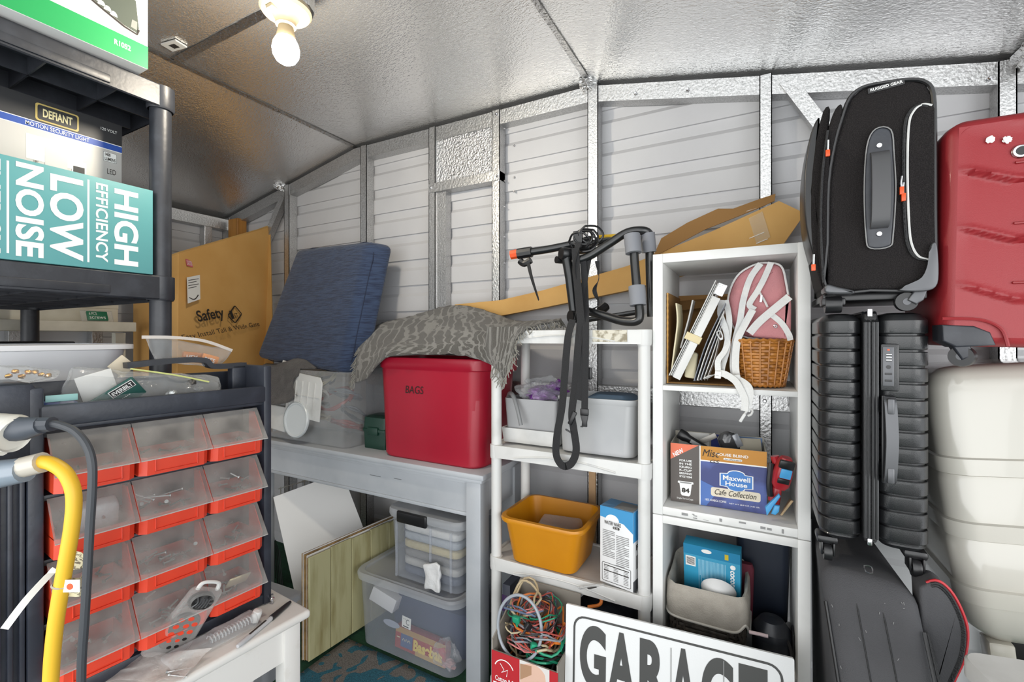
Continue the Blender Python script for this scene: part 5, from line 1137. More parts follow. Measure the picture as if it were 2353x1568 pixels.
# white and green shoe carton on top
tm = fr((-1.468, .615, 1.9935), 90)
xr = at(340, 100, X=-1.468).y - .615
t = thing('boot_carton', 'white carton with green band and a boot picture on top of the black shelf', 'carton', tm)
GRB = mat('green_print', '#1f9a55', .5)
MB(tm).box(xr - .50, 0, 0, xr, .30, .30, .0015).build('box', mat('white_gloss_card', '#e9e9e7', .4), t)
plate(GRB, t, tm, xr - .50, .001, xr, .062, 0, name='print')
def bx(u): return at(u, 100, X=-1.468).y - .615
lettering('R1052', PWHITE, t, tm, bx(262), .028, bx(300), .042, -.0005, bold=.03)
bt = [(bx(165), .135), (bx(190), .125), (bx(235), .108), (bx(285), .09), (bx(315), .085), (bx(319), .10), (bx(312), .17), (bx(250), .19), (bx(165), .19)]
poly(mat('boot_print', '#4a5149', .5), t, tm, bt, 0); stroke(INK, t, tm, [(x, z - .004) for x, z in bt[:6]], .005, -.0006); poly(mat('boot_toe_print', '#8b8d88', .5), t, tm, [(bx(300), .094), (bx(314), .092), (bx(315), .115), (bx(303), .115)], -.0006)
for k in range(5): u = 205 + 14 * k; poly(PWHITE, t, tm, arc(bx(u), .124 - .006 * k, .008, .012, 0, 180, 8), -.0006)
# ------------------------------------------------------------------ red bin organiser on the white side table
RO = V((-1.235, .822, .5045)); YAW = 85.5
om = fr(RO, YAW)                                            # local x: 0 at the right end, negative towards the viewer's left
t = thing('bin_organizer', 'black upright bin organizer rack with a tool tray on top', 'organizer', om)
OW, OH = .475, .675
def ox(u, y=0.0):
    """local x at which column u meets the front plane"""
    n_ = om.to_3x3() @ V((0, 1, 0)); p0 = om @ V((0, y, 0)); r = ray(u, 1100); k = (p0 - V((0, 0, ZC))).dot(n_) / r.dot(n_); return (om.inverted() @ (V((0, 0, ZC)) + r * k)).x
NAV = mat('navy_black_plastic', '#2a2e38', .4, var=(16, '#3a3f4a', .5, .75), bump=(80, .06))
MB(om).box(-.022, -.012, 0, 0, .165, OH + .0, .004).build('side_frame', NAV, t)
b = MB(om); b.box(-OW - .012, -.012, 0, -OW + .012, .165, OH - .02, .004).box(-OW - .075, .0, 0, -OW - .012, .165, OH - .03, .006)
for k in range(4): b.box(-OW - .07 + .016 * k, -.008, .0, -OW - .062 + .016 * k, .004, OH - .16, .002)
b.box(-OW - .08, -.012, OH - .16, -OW + .0, .165, OH - .01, .008)
b.build('side_frame', NAV, t)
ZR = [.438, .306, .175, .045]                              # bottoms of the four rows
for z in ZR: MB(om).box(-OW, .004, z - .016, -.02, .14, z - .004, .002).build('rail', NAV, t)
MB(om).box(-OW, .10, .0, -.02, .11, OH - .1).build('back_panel', NAV, t); MB(om).box(-OW, -.008, 0, -.02, .14, .028, .004).build('base', NAV, t)
b = MB(om); tz = .573
b.box(-OW, -.012, tz, -.015, .004, tz + .045, .004).box(-OW, -.006, tz - .008, -.015, .004, tz + .004, .002).box(-OW, .0, tz + .004, -.02, .165, tz + .010).box(-OW, .155, tz, -.02, .165, OH - .02, .003)
b.build('top_tray', NAV, t)
hp_ = [(-.30, .10, OH + .012), (-.20, .10, OH + .020), (-.13, .10, OH + .018), (-.105, .10, OH + .0), (-.02, .10, OH - .0)]
MB(om).ribbon(hp_, .03, .014, (0, 1, 0), 5).build('carry_handle', BLACKP, t); MB(om).box(-.06, .085, tz + .01, -.02, .115, OH + .002, .004).build('handle_post', NAV, t)
def proto_bin(i, W):
    """a tilting bin: red tub with a label recess and a dusty clear lid; front-view frame, x centred"""
    tb = thing('storage_bin', '', 'storage bin', I4, 'red bins in the black organizer')
    H = .110; d = .045
    prof = [(.0, .004), (-d + .006, .0), (-d, .006), (-d - .004, .044), (-d + .004, .046)]
    b = MB(); w2 = W / 2 - .004
    fr_ = [(-w2 + .012, -d, .004), (w2 - .012, -d, .004), (w2, -d + .012, .004), (w2, .09, .004), (-w2, .09, .004), (-w2, -d + .012, .004)]
    up = [(x * 1.0, y - (.004 if y < 0 else 0), .046) for x, y, z in fr_]
    inn = [(x * .97, y + (.004 if y < 0 else -.003), .046) for x, y, z in fr_]; inb = [(x * .97, y + (.006 if y < 0 else -.003), .008) for x, y, z in fr_]
    b.loft([fr_, up, inn, inb]); b.build('tub', RED, tb, smooth=20)
    for x in (-w2, w2 - .0025):                              # triangular side walls
        b = MB(); b.loft([[(xx, -d + .006, .044), (xx, .004, H), (xx, .03, H), (xx, .03, .044)] for xx in (x, x + .0025)]); b.build('side_wall', RED, tb, smooth=0)
    b = MB(); zc = .025; fw = w2 * .62
    for q in ((-fw, zc + .013, fw, zc + .015), (-fw, zc - .015, fw, zc - .013), (-fw, zc - .015, -fw + .002, zc + .015), (fw - .002, zc - .015, fw, zc + .015)): b.box(q[0], -d - .0045, q[1], q[2], -d + .0, q[3], .0006, 1)
    b.build('label_frame', RED, tb, smooth=0)
    b = MB(); wl = W / 2 - .001
    b.loft([[(x, -.002, H + .011), (x, .0, H + .011), (x, -d - .012, .042), (x, -d - .015, .042)] for x in (-wl, wl)]); b.build('lid', CLEARLID, tb, smooth=0)
    b = MB(); b.tube([(-wl, -d - .0135, .042), (wl, -d - .0135, .042)], .0013, 5); b.build('lid_edge', mat('lid_edge%d' % i, '#c9c7c4', .3), tb)
    b = MB(); rnd = random.Random(i)
    return tb
WB = [ox(300) - ox(105), ox(465) - ox(300), ox(590) - ox(465)]
XC = [(ox(105) + ox(300)) / 2, (ox(300) + ox(465)) / 2, (ox(465) + ox(590)) / 2]
what = [['half empty', 'holding dark screws', 'holding brown bits'], ['holding a crumpled plastic bag', 'holding long bolts', 'holding small screws'], ['with dark dusty lid', 'holding fine grey screws', 'holding mixed fasteners'], ['holding pale fixings', 'behind the shower head pack', 'holding a cream plate']]
rowname = ['top row', 'second row', 'third row', 'bottom row']; colname = ['near end', 'middle', 'far end']
SCR = mat('zinc_screw', '#b9bdbd', .3, metal=.8); SCRD = mat('dark_screw', '#4a4744', .5, metal=.4); PALE = mat('pale_fixing', '#c9cfcb', .5)
for c_ in range(3):
    proto = proto_bin(c_, WB[c_])
    for r_ in range(4):
        o = proto if r_ == 0 else copy_tree(proto)
        o.matrix_world = om @ Matrix.Translation((XC[c_], 0, ZR[r_]))
        WM[o.as_pointer()] = o.matrix_world.copy()
        o['label'] = 'red bin %s, %s, %s of the organizer' % (what[r_][c_], rowname[r_], colname[c_])
        rnd = random.Random(r_ * 3 + c_); wx = WB[c_] / 2 - .02
        nsc = 9 if (r_, c_) not in ((0, 0), (2, 0)) else 2
        b = MB(om @ Matrix.Translation((XC[c_], 0, ZR[r_])))
        m_ = SCRD if r_ == 0 or (r_, c_) == (2, 0) else PALE if r_ == 3 else SCR
        for k in range(nsc):
            p = V((rnd.uniform(-wx, wx), rnd.uniform(-.02, .06), rnd.uniform(.012, .075 if r_ else .05))); L = (.05 if (r_, c_) == (1, 1) else .022); a = rnd.uniform(0, PI); e = V((math.cos(a), math.sin(a) * .4, rnd.uniform(-.3, .5))).normalized() * L
            q = p + e; q.x = min(max(q.x, -wx), wx); q.y = max(q.y, -.02); q.z = max(q.z, .012); p.y = max(p.y, -.02)
            b.tube([p, q], .0022, 5).cyl(p, p + (p - q).normalized() * .002, .0045, n=7)
        b.build('fasteners', m_, o, kind='stuff', fix=True)
q = om @ fr((XC[2] + .0, -.012, ZR[3] + .05), 0, 38, 6); MB(q).box(-.022, -.002, -.002, .034, .002, .034, .002).build('cream_plate', CREAMP, None); tag(bpy.data.objects['cream_plate'], 'cream plastic cover plate inside the bottom far end bin', 'plate')
q = om @ fr((XC[0] + .0, .0, ZR[1] + .05), 0, 30, 6); o = MB(q).warp([(-.05, -.02, -.02), (.05, -.02, -.02), (.04, .0, .045), (-.03, .0, .04), (-.05, .03, -.02), (.05, .03, -.02), (.04, .03, .045), (-.03, .03, .04)], .01, 3, 3).build('plastic_bag', mat('milky_film', '#c9cbd0', .35), None, smooth=70); tag(o, 'crumpled milky plastic bag inside the second row near end bin', 'bag')
# bags lying in the tray
def zipbag(name, lab, c8, film=BAGP, amp=.008, seed=0):
    c8 = [V(p) for p in c8]; t = thing(name, lab, 'zip bag', loc=sum(c8, V()) / 8)
    b = MB().warp(c8, .008, 3, 9)
    b.v = [p + V((noise.noise(p * 26 + V((seed, 0, 0))), noise.noise(p * 26 + V((seed, 4, 0))), noise.noise(p * 26 + V((seed, 8, 0))))) * amp for p in b.v]
    b.build('film', film, t, smooth=70); return t
def LP(u, v, y):
    """point on the organizer's local depth y"""
    n_ = om.to_3x3() @ V((0, 1, 0)); p0 = om @ V((0, y, 0)); r = ray(u, v); k = (p0 - V((0, 0, ZC))).dot(n_) / r.dot(n_); return V((0, 0, ZC)) + r * k
t = zipbag('zip_bag', 'clear zip bag holding a green hardware packet, front of the organizer tray', [LP(125, 948, .012), LP(505, 912, .02), LP(500, 876, .05), LP(160, 850, .05), LP(130, 940, .07), LP(510, 900, .08), LP(505, 864, .09), LP(170, 842, .09)], seed=1)
hm = om @ fr((ox(285), .028, tz + .045), 0, 20, 52)
GRP = mat('dark_green_card', '#22504a', .5); pk = thing('hardware_packet', 'dark green hardware packet with a white label inside the front zip bag', 'packet', hm)
MB(hm).box(-.026, 0, -.05, .026, .008, .045, .002).build('card', GRP, pk); plate(PWHITE, pk, hm, -.024, -.01, -.006, .04, -.0004, name='label'); MB(hm).box(-.0225, -.0015, -.0085, -.0075, -.0009, .0385).build('label_field', BKC, pk); lettering('EVERBILT', PWHITE, pk, hm, -.02, -.006, -.010, .036, -.0018, bold=.03, turn=3); lettering('spring nut', PWHITE, pk, hm, .004, -.035, .008, .02, -.0006, turn=3)
pm = om @ fr((ox(245), .05, tz + .075), 0, 12, -18); o = MB(pm).box(-.035, 0, -.03, .03, .002, .03, .001).build('white_card', PAPER, None); tag(o, 'blank white card inside the front zip bag on the organizer', 'card')
pm = om @ fr((ox(148), .02, tz + .014), 0); o = MB(pm).tub(0, .03, [(.055, .05, .008, 0), (.058, .052, .008, .028), (.05, .045, .008, .032)]).build('blue_box', mat('deep_blue_plastic', '#22396f', .4), None); tag(o, 'small deep blue plastic box at the near end of the organizer tray', 'box')
pm = om @ fr((ox(148), .012, tz + .055), 0); o = MB(pm).box(-.026, 0, -.006, .024, .002, .008, .001).build('zip_strip', mat('aqua_strip', '#9fd2cf', .4), t, label='aqua zip strip')
MB().tube([LP(300, 848, .045), LP(400, 862, .045), LP(480, 878, .045)], .0022, 6, 4).build('zip_strip', mat('lime_strip', '#cfd58a', .4), t, label='lime zip strip')
for k, (u, v) in enumerate(((395, 905), (455, 895), (440, 880))): c = LP(u, v, .05); blob('fitting', [SCR, mat('smoky_part', '#6b7074', .3), SCRD][k], c, (.012, .01, .009), k, 2, .4, t, 3)
# bag with orange sockets on the far right of the tray
t = zipbag('zip_bag', 'clear zip bag holding orange cases, on the organizer handle', [LP(362, 836, .10), LP(500, 842, .10), LP(532, 802, .12), LP(328, 776, .12), LP(366, 834, .15), LP(506, 840, .15), LP(536, 806, .15), LP(334, 772, .15)], seed=5, amp=.006)
MB().ribbon([LP(326, 775, .118), LP(400, 776, .116), LP(470, 784, .118), LP(533, 806, .12)], .008, .004, (0, 0, 1), 5).build('zip_strip', clear('milky_strip', '#e4ddd6', .35, .3), t)
for k, (u, v, lb) in enumerate(((440, 822, 'brown orange blade case inside the bag on the organizer handle'), (480, 828, 'bright orange blade case inside the bag on the organizer handle'))):
    pm = fr(LP(u, v, .125), YAW, 0, 8 + 10 * k); tt = thing('blade_case', lb, 'case', pm)
    MB(pm).box(-.022, -.008, -.013, .022, .008, .015, .003).build('case', mat('orange_case%d' % k, ['#b9702c', '#e08a2a'][k], .4), tt); lettering(['HEX', 'BITS'][k], PWHITE, tt, pm, -.016, -.006, .012, .006, -.0085, bold=.02)
o = zipbag('zip_bag', 'clear crinkled bag of brass bits at the near end of the organizer tray', [LP(-60, 905, .05), LP(130, 868, .05), LP(138, 856, .08), LP(-60, 835, .08), LP(-60, 900, .14), LP(130, 862, .14), LP(135, 850, .14), LP(-60, 830, .14)], seed=9, amp=.01)
for k in range(7): rnd = random.Random(k); c = LP(20 + 15 * k, 858 + rnd.uniform(-6, 8), .10); blob('brass_bit', GOLD, c, (.007, .006, .005), k, 2, .4, o, 2)
o = MB(fr(LP(280, 842, .13), YAW, 0, 45)).box(-.02, -.003, -.02, .02, .003, .02, .001).build('cream_tile', mat('cream_tile', '#d9cdb6', .5), None); tag(o, 'small cream square tile standing on edge behind the front zip bag', 'tile')
# white basin and olive tray behind
c = LP(70, 835, .36)
tm = fr((-1.665, .36, 1.145), 90)
t = thing('white_basin', 'white plastic wash basin behind the organizer on the left', 'basin', tm)
MB(tm).tub(0, 0, [(.44, .26, .05, -.092), (.50, .30, .06, .082), (.53, .33, .06, .084), (.53, .33, .06, .096), (.50, .30, .06, .098), (.43, .25, .05, -.08)], n=6).build('body', mat('basin_plastic', '#dcdde0', .35), t)
c = at(270, 830, X=-1.98)
tm = fr((-1.98, .35, 1.155), 90)
t = thing('olive_crate', 'low olive grey crate with clutter behind the white basin', 'crate', tm)
MB(tm).tub(0, .14, [(.58, .30, .02, -.102), (.60, .33, .02, .052), (.62, .35, .02, .056), (.62, .35, .02, .066), (.59, .32, .02, .066), (.57, .29, .02, -.09)], n=3).build('body', mat('olive_plastic', '#6a6a5c', .55), t)
o = MB(tm).box(-.29, .0, .0675, .29, .28, .092, .004).build('black_tray', BLACK, None); tag(o, 'flat black tray resting across the olive crate', 'tray')
t = thing('ledge_shelf', 'cream painted ledge with a lip behind the black shelving', 'ledge', loc=(-2.35, .6, 0))
CRW = mat('aged_cream_paint', '#d8d4c6', .5, var=(8, '#c3bfb0', .45, .7))
MB().box(-2.80, -.3, 1.288, -2.60, 1.06, 1.332, .003).box(-2.80, -.3, 1.332, -2.785, 1.06, 1.41, .003).box(-2.84, -.3, 1.40, -2.78, 1.06, 1.42, .003).build('ledge', CRW, t)
for y in (-.2, 1.06): MB().box(-2.80, y - .02, 0, -2.76, y + .02, 1.283).build('leg', CRW, t)
q = at(225, 706, X=-2.66); pm = fr((-2.66, q.y, 1.335), 90, -25, 0); t = thing('parts_packet', 'green and white parts packet lying on the cream ledge', 'packet', pm)
MB(pm).box(-.055, 0, 0, .06, .01, .055, .002).build('packet', BAGP, t); MB(pm).box(-.035, -.002, .004, .04, .008, .05, .002).build('card', mat('emerald_card', '#1f6b4c', .5), t); lettering('6 PCS', PWHITE, t, pm, -.028, .03, .0, .044, -.003); lettering('screws', PWHITE, t, pm, -.028, .01, .03, .022, -.003)
# ------------------------------------------------------------------ cords hanging at the far left
def D_(l, d=.86): return [at(u, v, d=dd[0] if dd else d) for u, v, *dd in l]
YCORD = mat('yellow_cord', '#e8b92f', .5); KCORD = mat('black_cord', '#3a3d42', .5)
t = thing('yellow_extension_cord', 'thick yellow extension cord with a clear plug end and paper tag', 'cord', loc=at(95, 1065, d=.80))
MB().tube(D_([(92, 1062), (118, 1066), (148, 1086), (166, 1120), (170, 1160), (164, 1220), (152, 1290), (138, 1370), (126, 1450), (118, 1540), (114, 1640)], .82), .0118, 12, 6).build('cord', YCORD, t)
MB().tube(D_([(-60, 1096), (0, 1090), (58, 1080)], .82), [.027, .025, .022], 14).build('socket', clear('smoky_clear_plastic', '#8b97a3', .25, .25), t)
MB().tube(D_([(54, 1074), (98, 1063)], .82), .0185, 14).build('strain_sleeve', clear('milky_sleeve', '#cfc9bd', .25, .3), t)
MB().tube(D_([(56, 1071), (92, 1063)], .82), .010, 10).build('brass_core', GOLD, t)
tg = D_([(10, 1446), (60, 1380), (110, 1325), (128, 1308)], .83)
MB().ribbon(tg, .012, .0006, (.6, .4, .5), 4, lambda f: .3 + f * .4).build('tag_strip', PAPER, t)
MB().ribbon(D_([(128, 1352, .825), (160, 1350, .825), (186, 1348, .83), (190, 1320, .86), (186, 1290, .87), (150, 1292, .88)]), .034, .0006, (0, 0, 1), 5).build('paper_tag', mat('printed_tag', '#cfc7a6', .6, var=(90, '#6b5f4a', .52, .6), stretch=(1, 1, 3)), t)
q = at(166, 1348, d=.815); MB(fr(q, 30)).box(-.016, -.001, -.010, .014, 0, .012).build('tag_print', PWHITE, t); MB(fr(q, 30)).cyl((-.003, -.0018, 0), (-.003, -.0008, 0), .0055, n=14).build('red_dot', ORANGE, t)
MB().lathe([(.012, -.002), (.014, 0), (.012, .002)], at(140, 1345, d=.82), (.2, .1, 1), 14).build('tie', mat('tie_grey', '#b9b3a5', .5), t)
t = thing('black_power_cord', 'black rubber cord curving down in front of the red bins', 'cord', loc=at(110, 970, d=.80))
MB().tube(D_([(116, 974), (140, 978), (172, 992), (198, 1022), (211, 1062), (212, 1120), (206, 1220), (200, 1330), (194, 1430), (188, 1520), (186, 1620)], .80), .0068, 10, 6).build('cord', KCORD, t)
MB().tube(D_([(36, 986), (60, 985), (96, 978)], .80), [.022, .020, .015], 12).build('plug', mat('grey_black_rubber', '#4a4f57', .5), t); MB().tube(D_([(92, 976), (120, 975)], .80), .013, 10).build('strain_relief', mat('grey_black_rubber2', '#3d4148', .5), t)
t = thing('white_outlet_head', 'round white plastic outlet head at the left picture edge', 'outlet', loc=at(0, 995, d=.80))
MB().tube(D_([(-90, 992), (-20, 994), (28, 996), (36, 997)], .80), [.034, .0335, .033, .030], 24, 3).build('body', mat('ivory_plastic', '#e4e2da', .35), t)
MB().tube(D_([(-60, 1034), (6, 1032)], .80), .012, 12).build('lower_knob', MATS['ivory_plastic'], t)
# ------------------------------------------------------------------ white side table
cr = at(716, 1400, Z=.503); wt = fr((cr.x, cr.y, 0), 85.5)
t = thing('side_table', 'small white painted side table carrying the bin organizer', 'table', wt)
TW, TD, TH = .70, .32, .503
MB(wt).box(-TW, -.0, TH - .024, 0, TD, TH, .010, 4).build('tabletop', PAINTW, t)
MB(wt).box(-TW + .04, .028, TH - .12, -.03, .045, TH - .022).box(-.045, .03, TH - .12, -.028, TD - .03, TH - .022).build('apron', PAINTW, t)
for x in (-TW + .045, -.022):
    for y in (.018, TD - .06): MB(wt).box(x - .045, y, .010, x, y + .045, TH - .022, .002).build('leg', PAINTW, t)
# things on the side table
def TP(u, v, dz=0.0): return at(u, v, Z=TH + dz)
a, c = TP(545, 1487, .006), TP(667, 1384, .006); L = (c - a).length
ym = math.degrees(math.atan2(c.y - a.y, c.x - a.x)); mm_ = fr(a, ym - 90)
t = thing('marker_pen', 'grey permanent marker with black cap lying on the white side table', 'marker', mm_)
GM = mat('pale_grey_barrel', '#b9babd', .4)
MB(mm_).lathe([(0, 0), (.0042, .001), (.0058, .006), (.0062, .02), (.0062, L * .60)], (0, 0, 0), (0, 1, 0), 16, True).build('barrel', GM, t); MB(mm_).lathe([(.0062, L * .595), (.0074, L * .60), (.0072, L * .66), (.0058, L * .93), (.004, L), (0, L)], (0, 0, 0), (0, 1, 0), 16, True).build('cap', BLACK, t)
b = MB(mm_); b.box(-.0018, L * .20, .0058, .003, L * .50, .0067); b.build('print', INK, t)
sp = TP(624, 1385, .0); sm = fr(sp, 20, -20)
t = thing('cable_connector', 'small chrome cable connector standing on the white table by the organizer', 'connector', fr(sp))
MB().lathe([(.0045, .0), (.0045, .008), (.0068, .009), (.0068, .014), (.005, .015), (.0035, .016), (.0035, .024), (0, .024)], sp, (.1, 0, 1), 14, True).build('body', CHROME, t); MB().cyl(sp + V((.0, .0, .005)), sp + V((.010, -.004, .006)), .003, n=8).build('set_screw', CHROME, t)
for i, (u0, v0, u1, v1) in enumerate(((386, 1545, 440, 1535), (392, 1552, 430, 1556))):
    a, c = TP(u0, v0, .003), TP(u1, v1, .002); o = thing('wood_screw', ['longer zinc screw lying on the white side table', 'shorter zinc screw beside the longer one on the side table'][i], 'screw', loc=a)
    MB().tube([a, a + (c - a) * .9, c], [.0022, .0022, .0006], 8).build('shank', SCR, o); MB().tube([a - (c - a).normalized() * .003, a], [.0048, .003], 10).build('head', SCR, o)
    b = MB(); d = (c - a)
    for k in range(9): p = a + d * (.3 + .07 * k); b.cyl(p, p + d * .025, .0028, n=8)
    b.build('thread', SCR, o, kind='stuff')
# shower head pack leaning on the bins
q0 = TP(395, 1486, .02); p0_ = TP(376, 1500, .012); n_ = om.to_3x3() @ V((0, 1, 0)); q0_ = om @ V((0, -.066, 0)); r_ = ray(482, 1338); p1_ = V((0, 0, ZC)) + r_ * ((q0_ - V((0, 0, ZC))).dot(n_) / r_.dot(n_))
zv = (p1_ - p0_).normalized(); yv = (n_ - zv * n_.dot(zv)).normalized(); xv = yv.cross(zv); sc_h = (p1_ - p0_).length / .150
hm = Matrix.Translation(p0_) @ Matrix(((xv.x, yv.x, zv.x), (xv.y, yv.y, zv.y), (xv.z, yv.z, zv.z))).to_4x4() @ Matrix.Scale(sc_h, 4) @ Matrix.Diagonal((1.4, 1, 1, 1)) @ Matrix.Translation((0, -.012, .004))
t = thing('shower_head_pack', 'clear blister pack with a black holed head leaning on the red bins', 'blister pack', hm)
BLI = clear('blister_film', '#d7d3d0', .82, .1, bump=(20, .5), gloss=.5)
b = MB(hm).warp([(-.032, .0, -.01), (.032, .0, -.01), (.028, .0, .135), (-.02, .0, .135), (-.034, .022, -.01), (.034, .022, -.01), (.028, .022, .135), (-.02, .022, .135)], .01, 3, 3); b.build('blister', BLI, t, smooth=60)
el = [(x, z + .045) for x, z in rrect(.042, .078, .021, 6)]
s = MB(hm).prism(el, .001, .012, .004, 3).build('spray_head', BLACKM, t, smooth=50)
for k, (x, z) in enumerate([(-.010, .07), (.003, .073), (-.012, .056), (.002, .058), (.013, .062), (-.012, .041), (.001, .043), (.013, .046), (-.009, .027), (.003, .028), (.012, .031), (-.003, .014), (.007, .016)]):
    MB(hm).cyl((x, -.0002, z), (x, .002, z), .0044 if k < 8 else .0034, n=12).build('nozzle', RED if k < 10 else mat('nozzle_dark%d' % k, '#0d0d0e', .6), s)
k = MB(hm).lathe([(0, -.006), (.016, -.006), (.019, -.002), (.019, .006), (0, .006)], (.004, .006, .108), (0, 1, 0), 24).build('knob', BLACK, t)
b = MB(hm)
for i in range(5): b.tube([(-.008 + .005 * i, -.0008, .098), (-.004 + .004 * i, -.0012, .108), (-.008 + .005 * i, -.0008, .118)], .0011, 5, 3)
b.build('swirl_relief', GUN, k, kind='stuff')
MB(hm).tube([(-.012, .01, .130), (-.01, .008, .146), (.012, .008, .148), (.018, .01, .132)], .0035, 8, 5).build('hanger', WHITE, t)
b = MB(); b.tube([TP(340, 1480, .01), TP(352, 1476, .014), TP(366, 1486, .01), TP(380, 1494, .006)], .007, 8, 5); b.build('hose_end', BLACK, t)
o = MB().ribbon([TP(495, 1382, .012), TP(518, 1392, .01), TP(540, 1414, .002)], .007, .0012, (0, 0, 1), 5).build('white_zip_tie', WHITE, None); tag(o, 'white plastic zip tie lying beside the shower head pack', 'zip tie')
o = MB().tube([TP(545, 1408, .002), TP(562, 1390, .002), TP(580, 1372, .002)], .0011, 5, 4).build('thin_wire', BLACK, None); tag(o, 'short thin black wire on the white table beside the zip tie', 'wire')
# long clear bag with coiled hose and white cap
a, c = TP(380, 1525, .012), TP(585, 1420, .016); t = thing('hose_bag', 'long clear plastic bag with a coiled clear hose and white cap', 'bag', loc=a)
d = (c - a); n_ = V((-d.y, d.x, 0)).normalized()
c8 = [a - n_ * .03 + V((0, 0, -.011)), c - n_ * .022 + V((0, 0, -.015)), c - n_ * .02 + V((0, 0, .018)), a - n_ * .022 + V((0, 0, .008)), a + n_ * .03 + V((0, 0, -.011)), c + n_ * .022 + V((0, 0, -.015)), c + n_ * .02 + V((0, 0, .018)), a + n_ * .022 + V((0, 0, .008))]
b = MB().warp(c8, .008, 3, 8); b.v = [p + V((noise.noise(p * 30), noise.noise(p * 30 + V((4, 0, 0))), abs(noise.noise(p * 30 + V((8, 0, 0)))))) * .005 for p in b.v]; b.build('film', BAGP, t, smooth=70)
MB().tube([a + d * .45 + d * .5 * k / 90 + n_ * .011 * math.cos(k * .9) + V((0, 0, .002 + .009 * math.sin(k * .9))) for k in range(90)], .0018, 5).build('coiled_hose', clear('clear_hose', '#c9ccce', .45, .15), t)
MB().lathe([(0, -.014), (.012, -.014), (.0125, .008), (.010, .014), (0, .016)], c + d * .02 + V((0, 0, .004)), (.3, .2, 1), 20).build('cap', WHITE, t)
t = zipbag('poly_bag', 'crumpled clear polythene bag at the near edge of the side table', [TP(200, 1568, .002), TP(420, 1568, .002), TP(470, 1500, .012), TP(300, 1530, .02), TP(230, 1540, .004), TP(440, 1530, .004), TP(490, 1490, .02), TP(330, 1500, .024)], clear('milky_poly', '#d9d7d3', .6, .2, bump=(30, .8)), .008, 12)
# ------------------------------------------------------------------ flat gate carton and bin at the back left
f4 = [at(404, 840, X=-2.25), at(628, 838, X=-2.45), at(620, 521, X=-2.62), at(410, 582, X=-2.45)]
gm = None
BLc, BRc, TRc, TLc = f4
t = thing('gate_carton', 'large flat brown carton standing upright against the left wall studs', 'carton', loc=BLc)
U = (BRc - BLc); Vv = (TLc - BLc); nrm = U.cross(Vv).normalized()
if nrm.dot(V((0, 0, ZC)) - BLc) < 0: nrm = -nrm
BL2 = BLc - V((0, 0, .55)) - Vv.normalized() * 0; BR2 = BRc - V((0, 0, .55))
bk = -nrm * .075
MB().warp([BL2, BR2, TRc, TLc, BL2 + bk, BR2 + bk, TRc + bk, TLc + bk], .003, 2, 0).build('box', CARD, t, smooth=20)
MB().warp([BRc - U * .004, BRc + U * .01, TRc + U * .012 + V((0, 0, .012)), TRc - U * .10 * 0 + V((0, 0, .012)), BRc + bk, BRc + bk + U * .01, TRc + bk + U * .01 + V((0, 0, .012)), TRc + bk + V((0, 0, .012))], .001, 1, 0).build('end_flap', CARDY, t, smooth=0)
MB().warp([TLc - V((0, 0, .004)), TRc - V((0, 0, .004)), TRc + V((0, 0, .006)), TLc + V((0, 0, .006)), TLc + bk - V((0, 0, .004)), TRc + bk - V((0, 0, .004)), TRc + bk + V((0, 0, .006)), TLc + bk + V((0, 0, .006))], .001, 1, 0).build('top_flap', CARDY, t, smooth=0)
# a print frame on its face
zc_ = V((0, 0, 1)); ux = (BRc - BLc); uh = V((ux.x, ux.y, ux.z)).normalized(); up = nrm.cross(uh); up = up if up.z > 0 else -up
G = Matrix(((uh.x, -nrm.x, up.x, BLc.x), (uh.y, -nrm.y, up.y, BLc.y), (uh.z, -nrm.z, up.z, BLc.z), (0, 0, 0, 1)))
def gp(u, v):
    r = ray(u, v); k = (BLc - V((0, 0, ZC))).dot(nrm) / r.dot(nrm); q = G.inverted() @ (V((0, 0, ZC)) + r * k); return q.x, q.z
def gtxt(s_, u0, v0, u1, v1, **kw):
    a, c = gp(u0, v0), gp(u1, v1); hgt = kw.pop('h'); lettering(s_, INK, t, G @ Matrix.Rotation(-math.atan2(c[1] - a[1], c[0] - a[0]), 4, 'Y') if False else G, a[0], a[1], c[0], a[1] + hgt, -.001, **kw)
def gline(s_, u0, v0, u1, v1, hgt, **kw):
    a, c = gp(u0, v0), gp(u1, v1); ang = math.degrees(math.atan2(c[1] - a[1], c[0] - a[0])); M = G @ fr((a[0], -.001, a[1]), 0, 0, -ang); lettering(s_, INK, t, M, 0, 0, math.hypot(c[0] - a[0], c[1] - a[1]), hgt, 0, **kw)
gline('Safety', 459, 748, 521, 736, .072, bold=.02, slant=.15); gline('1', 533, 734, 539, 733, .046, bold=.01); gline('ST', 540, 732, 549, 730, .026)
dm = [gp(539, 703), gp(555, 722), gp(540, 743), gp(523, 726)]; stroke(INK, t, G, [p for i in range(4) for p in ((dm[i][0] * .93 + dm[(i + 1) % 4][0] * .07, dm[i][1] * .93 + dm[(i + 1) % 4][1] * .07), (dm[i][0] * .07 + dm[(i + 1) % 4][0] * .93, dm[i][1] * .07 + dm[(i + 1) % 4][1] * .93))], .007, -.001, 'print_frame', True)
gline('Easy Install Tall & Wide Gate', 422, 786, 598, 752, .033)
lb = [gp(429, 638), gp(459, 632), gp(460, 688), gp(431, 698)]; poly(PAPER, t, G, lb, -.0005, name='shipping_label')
a, c = gp(434, 684), gp(455, 678); stroke(INK, t, G, [(a[0] + (c[0] - a[0]) * k / 8, a[1] + (c[1] - a[1]) * k / 8 - .016 * math.sin(PI * k / 8)) for k in range(9)], .005, -.0012)
for k in range(4): a, c = gp(432, 645 + 6 * k), gp(456 - 5 * (k % 2), 641 + 6 * k); stroke(INK, t, G, [a, c], .003, -.0012)
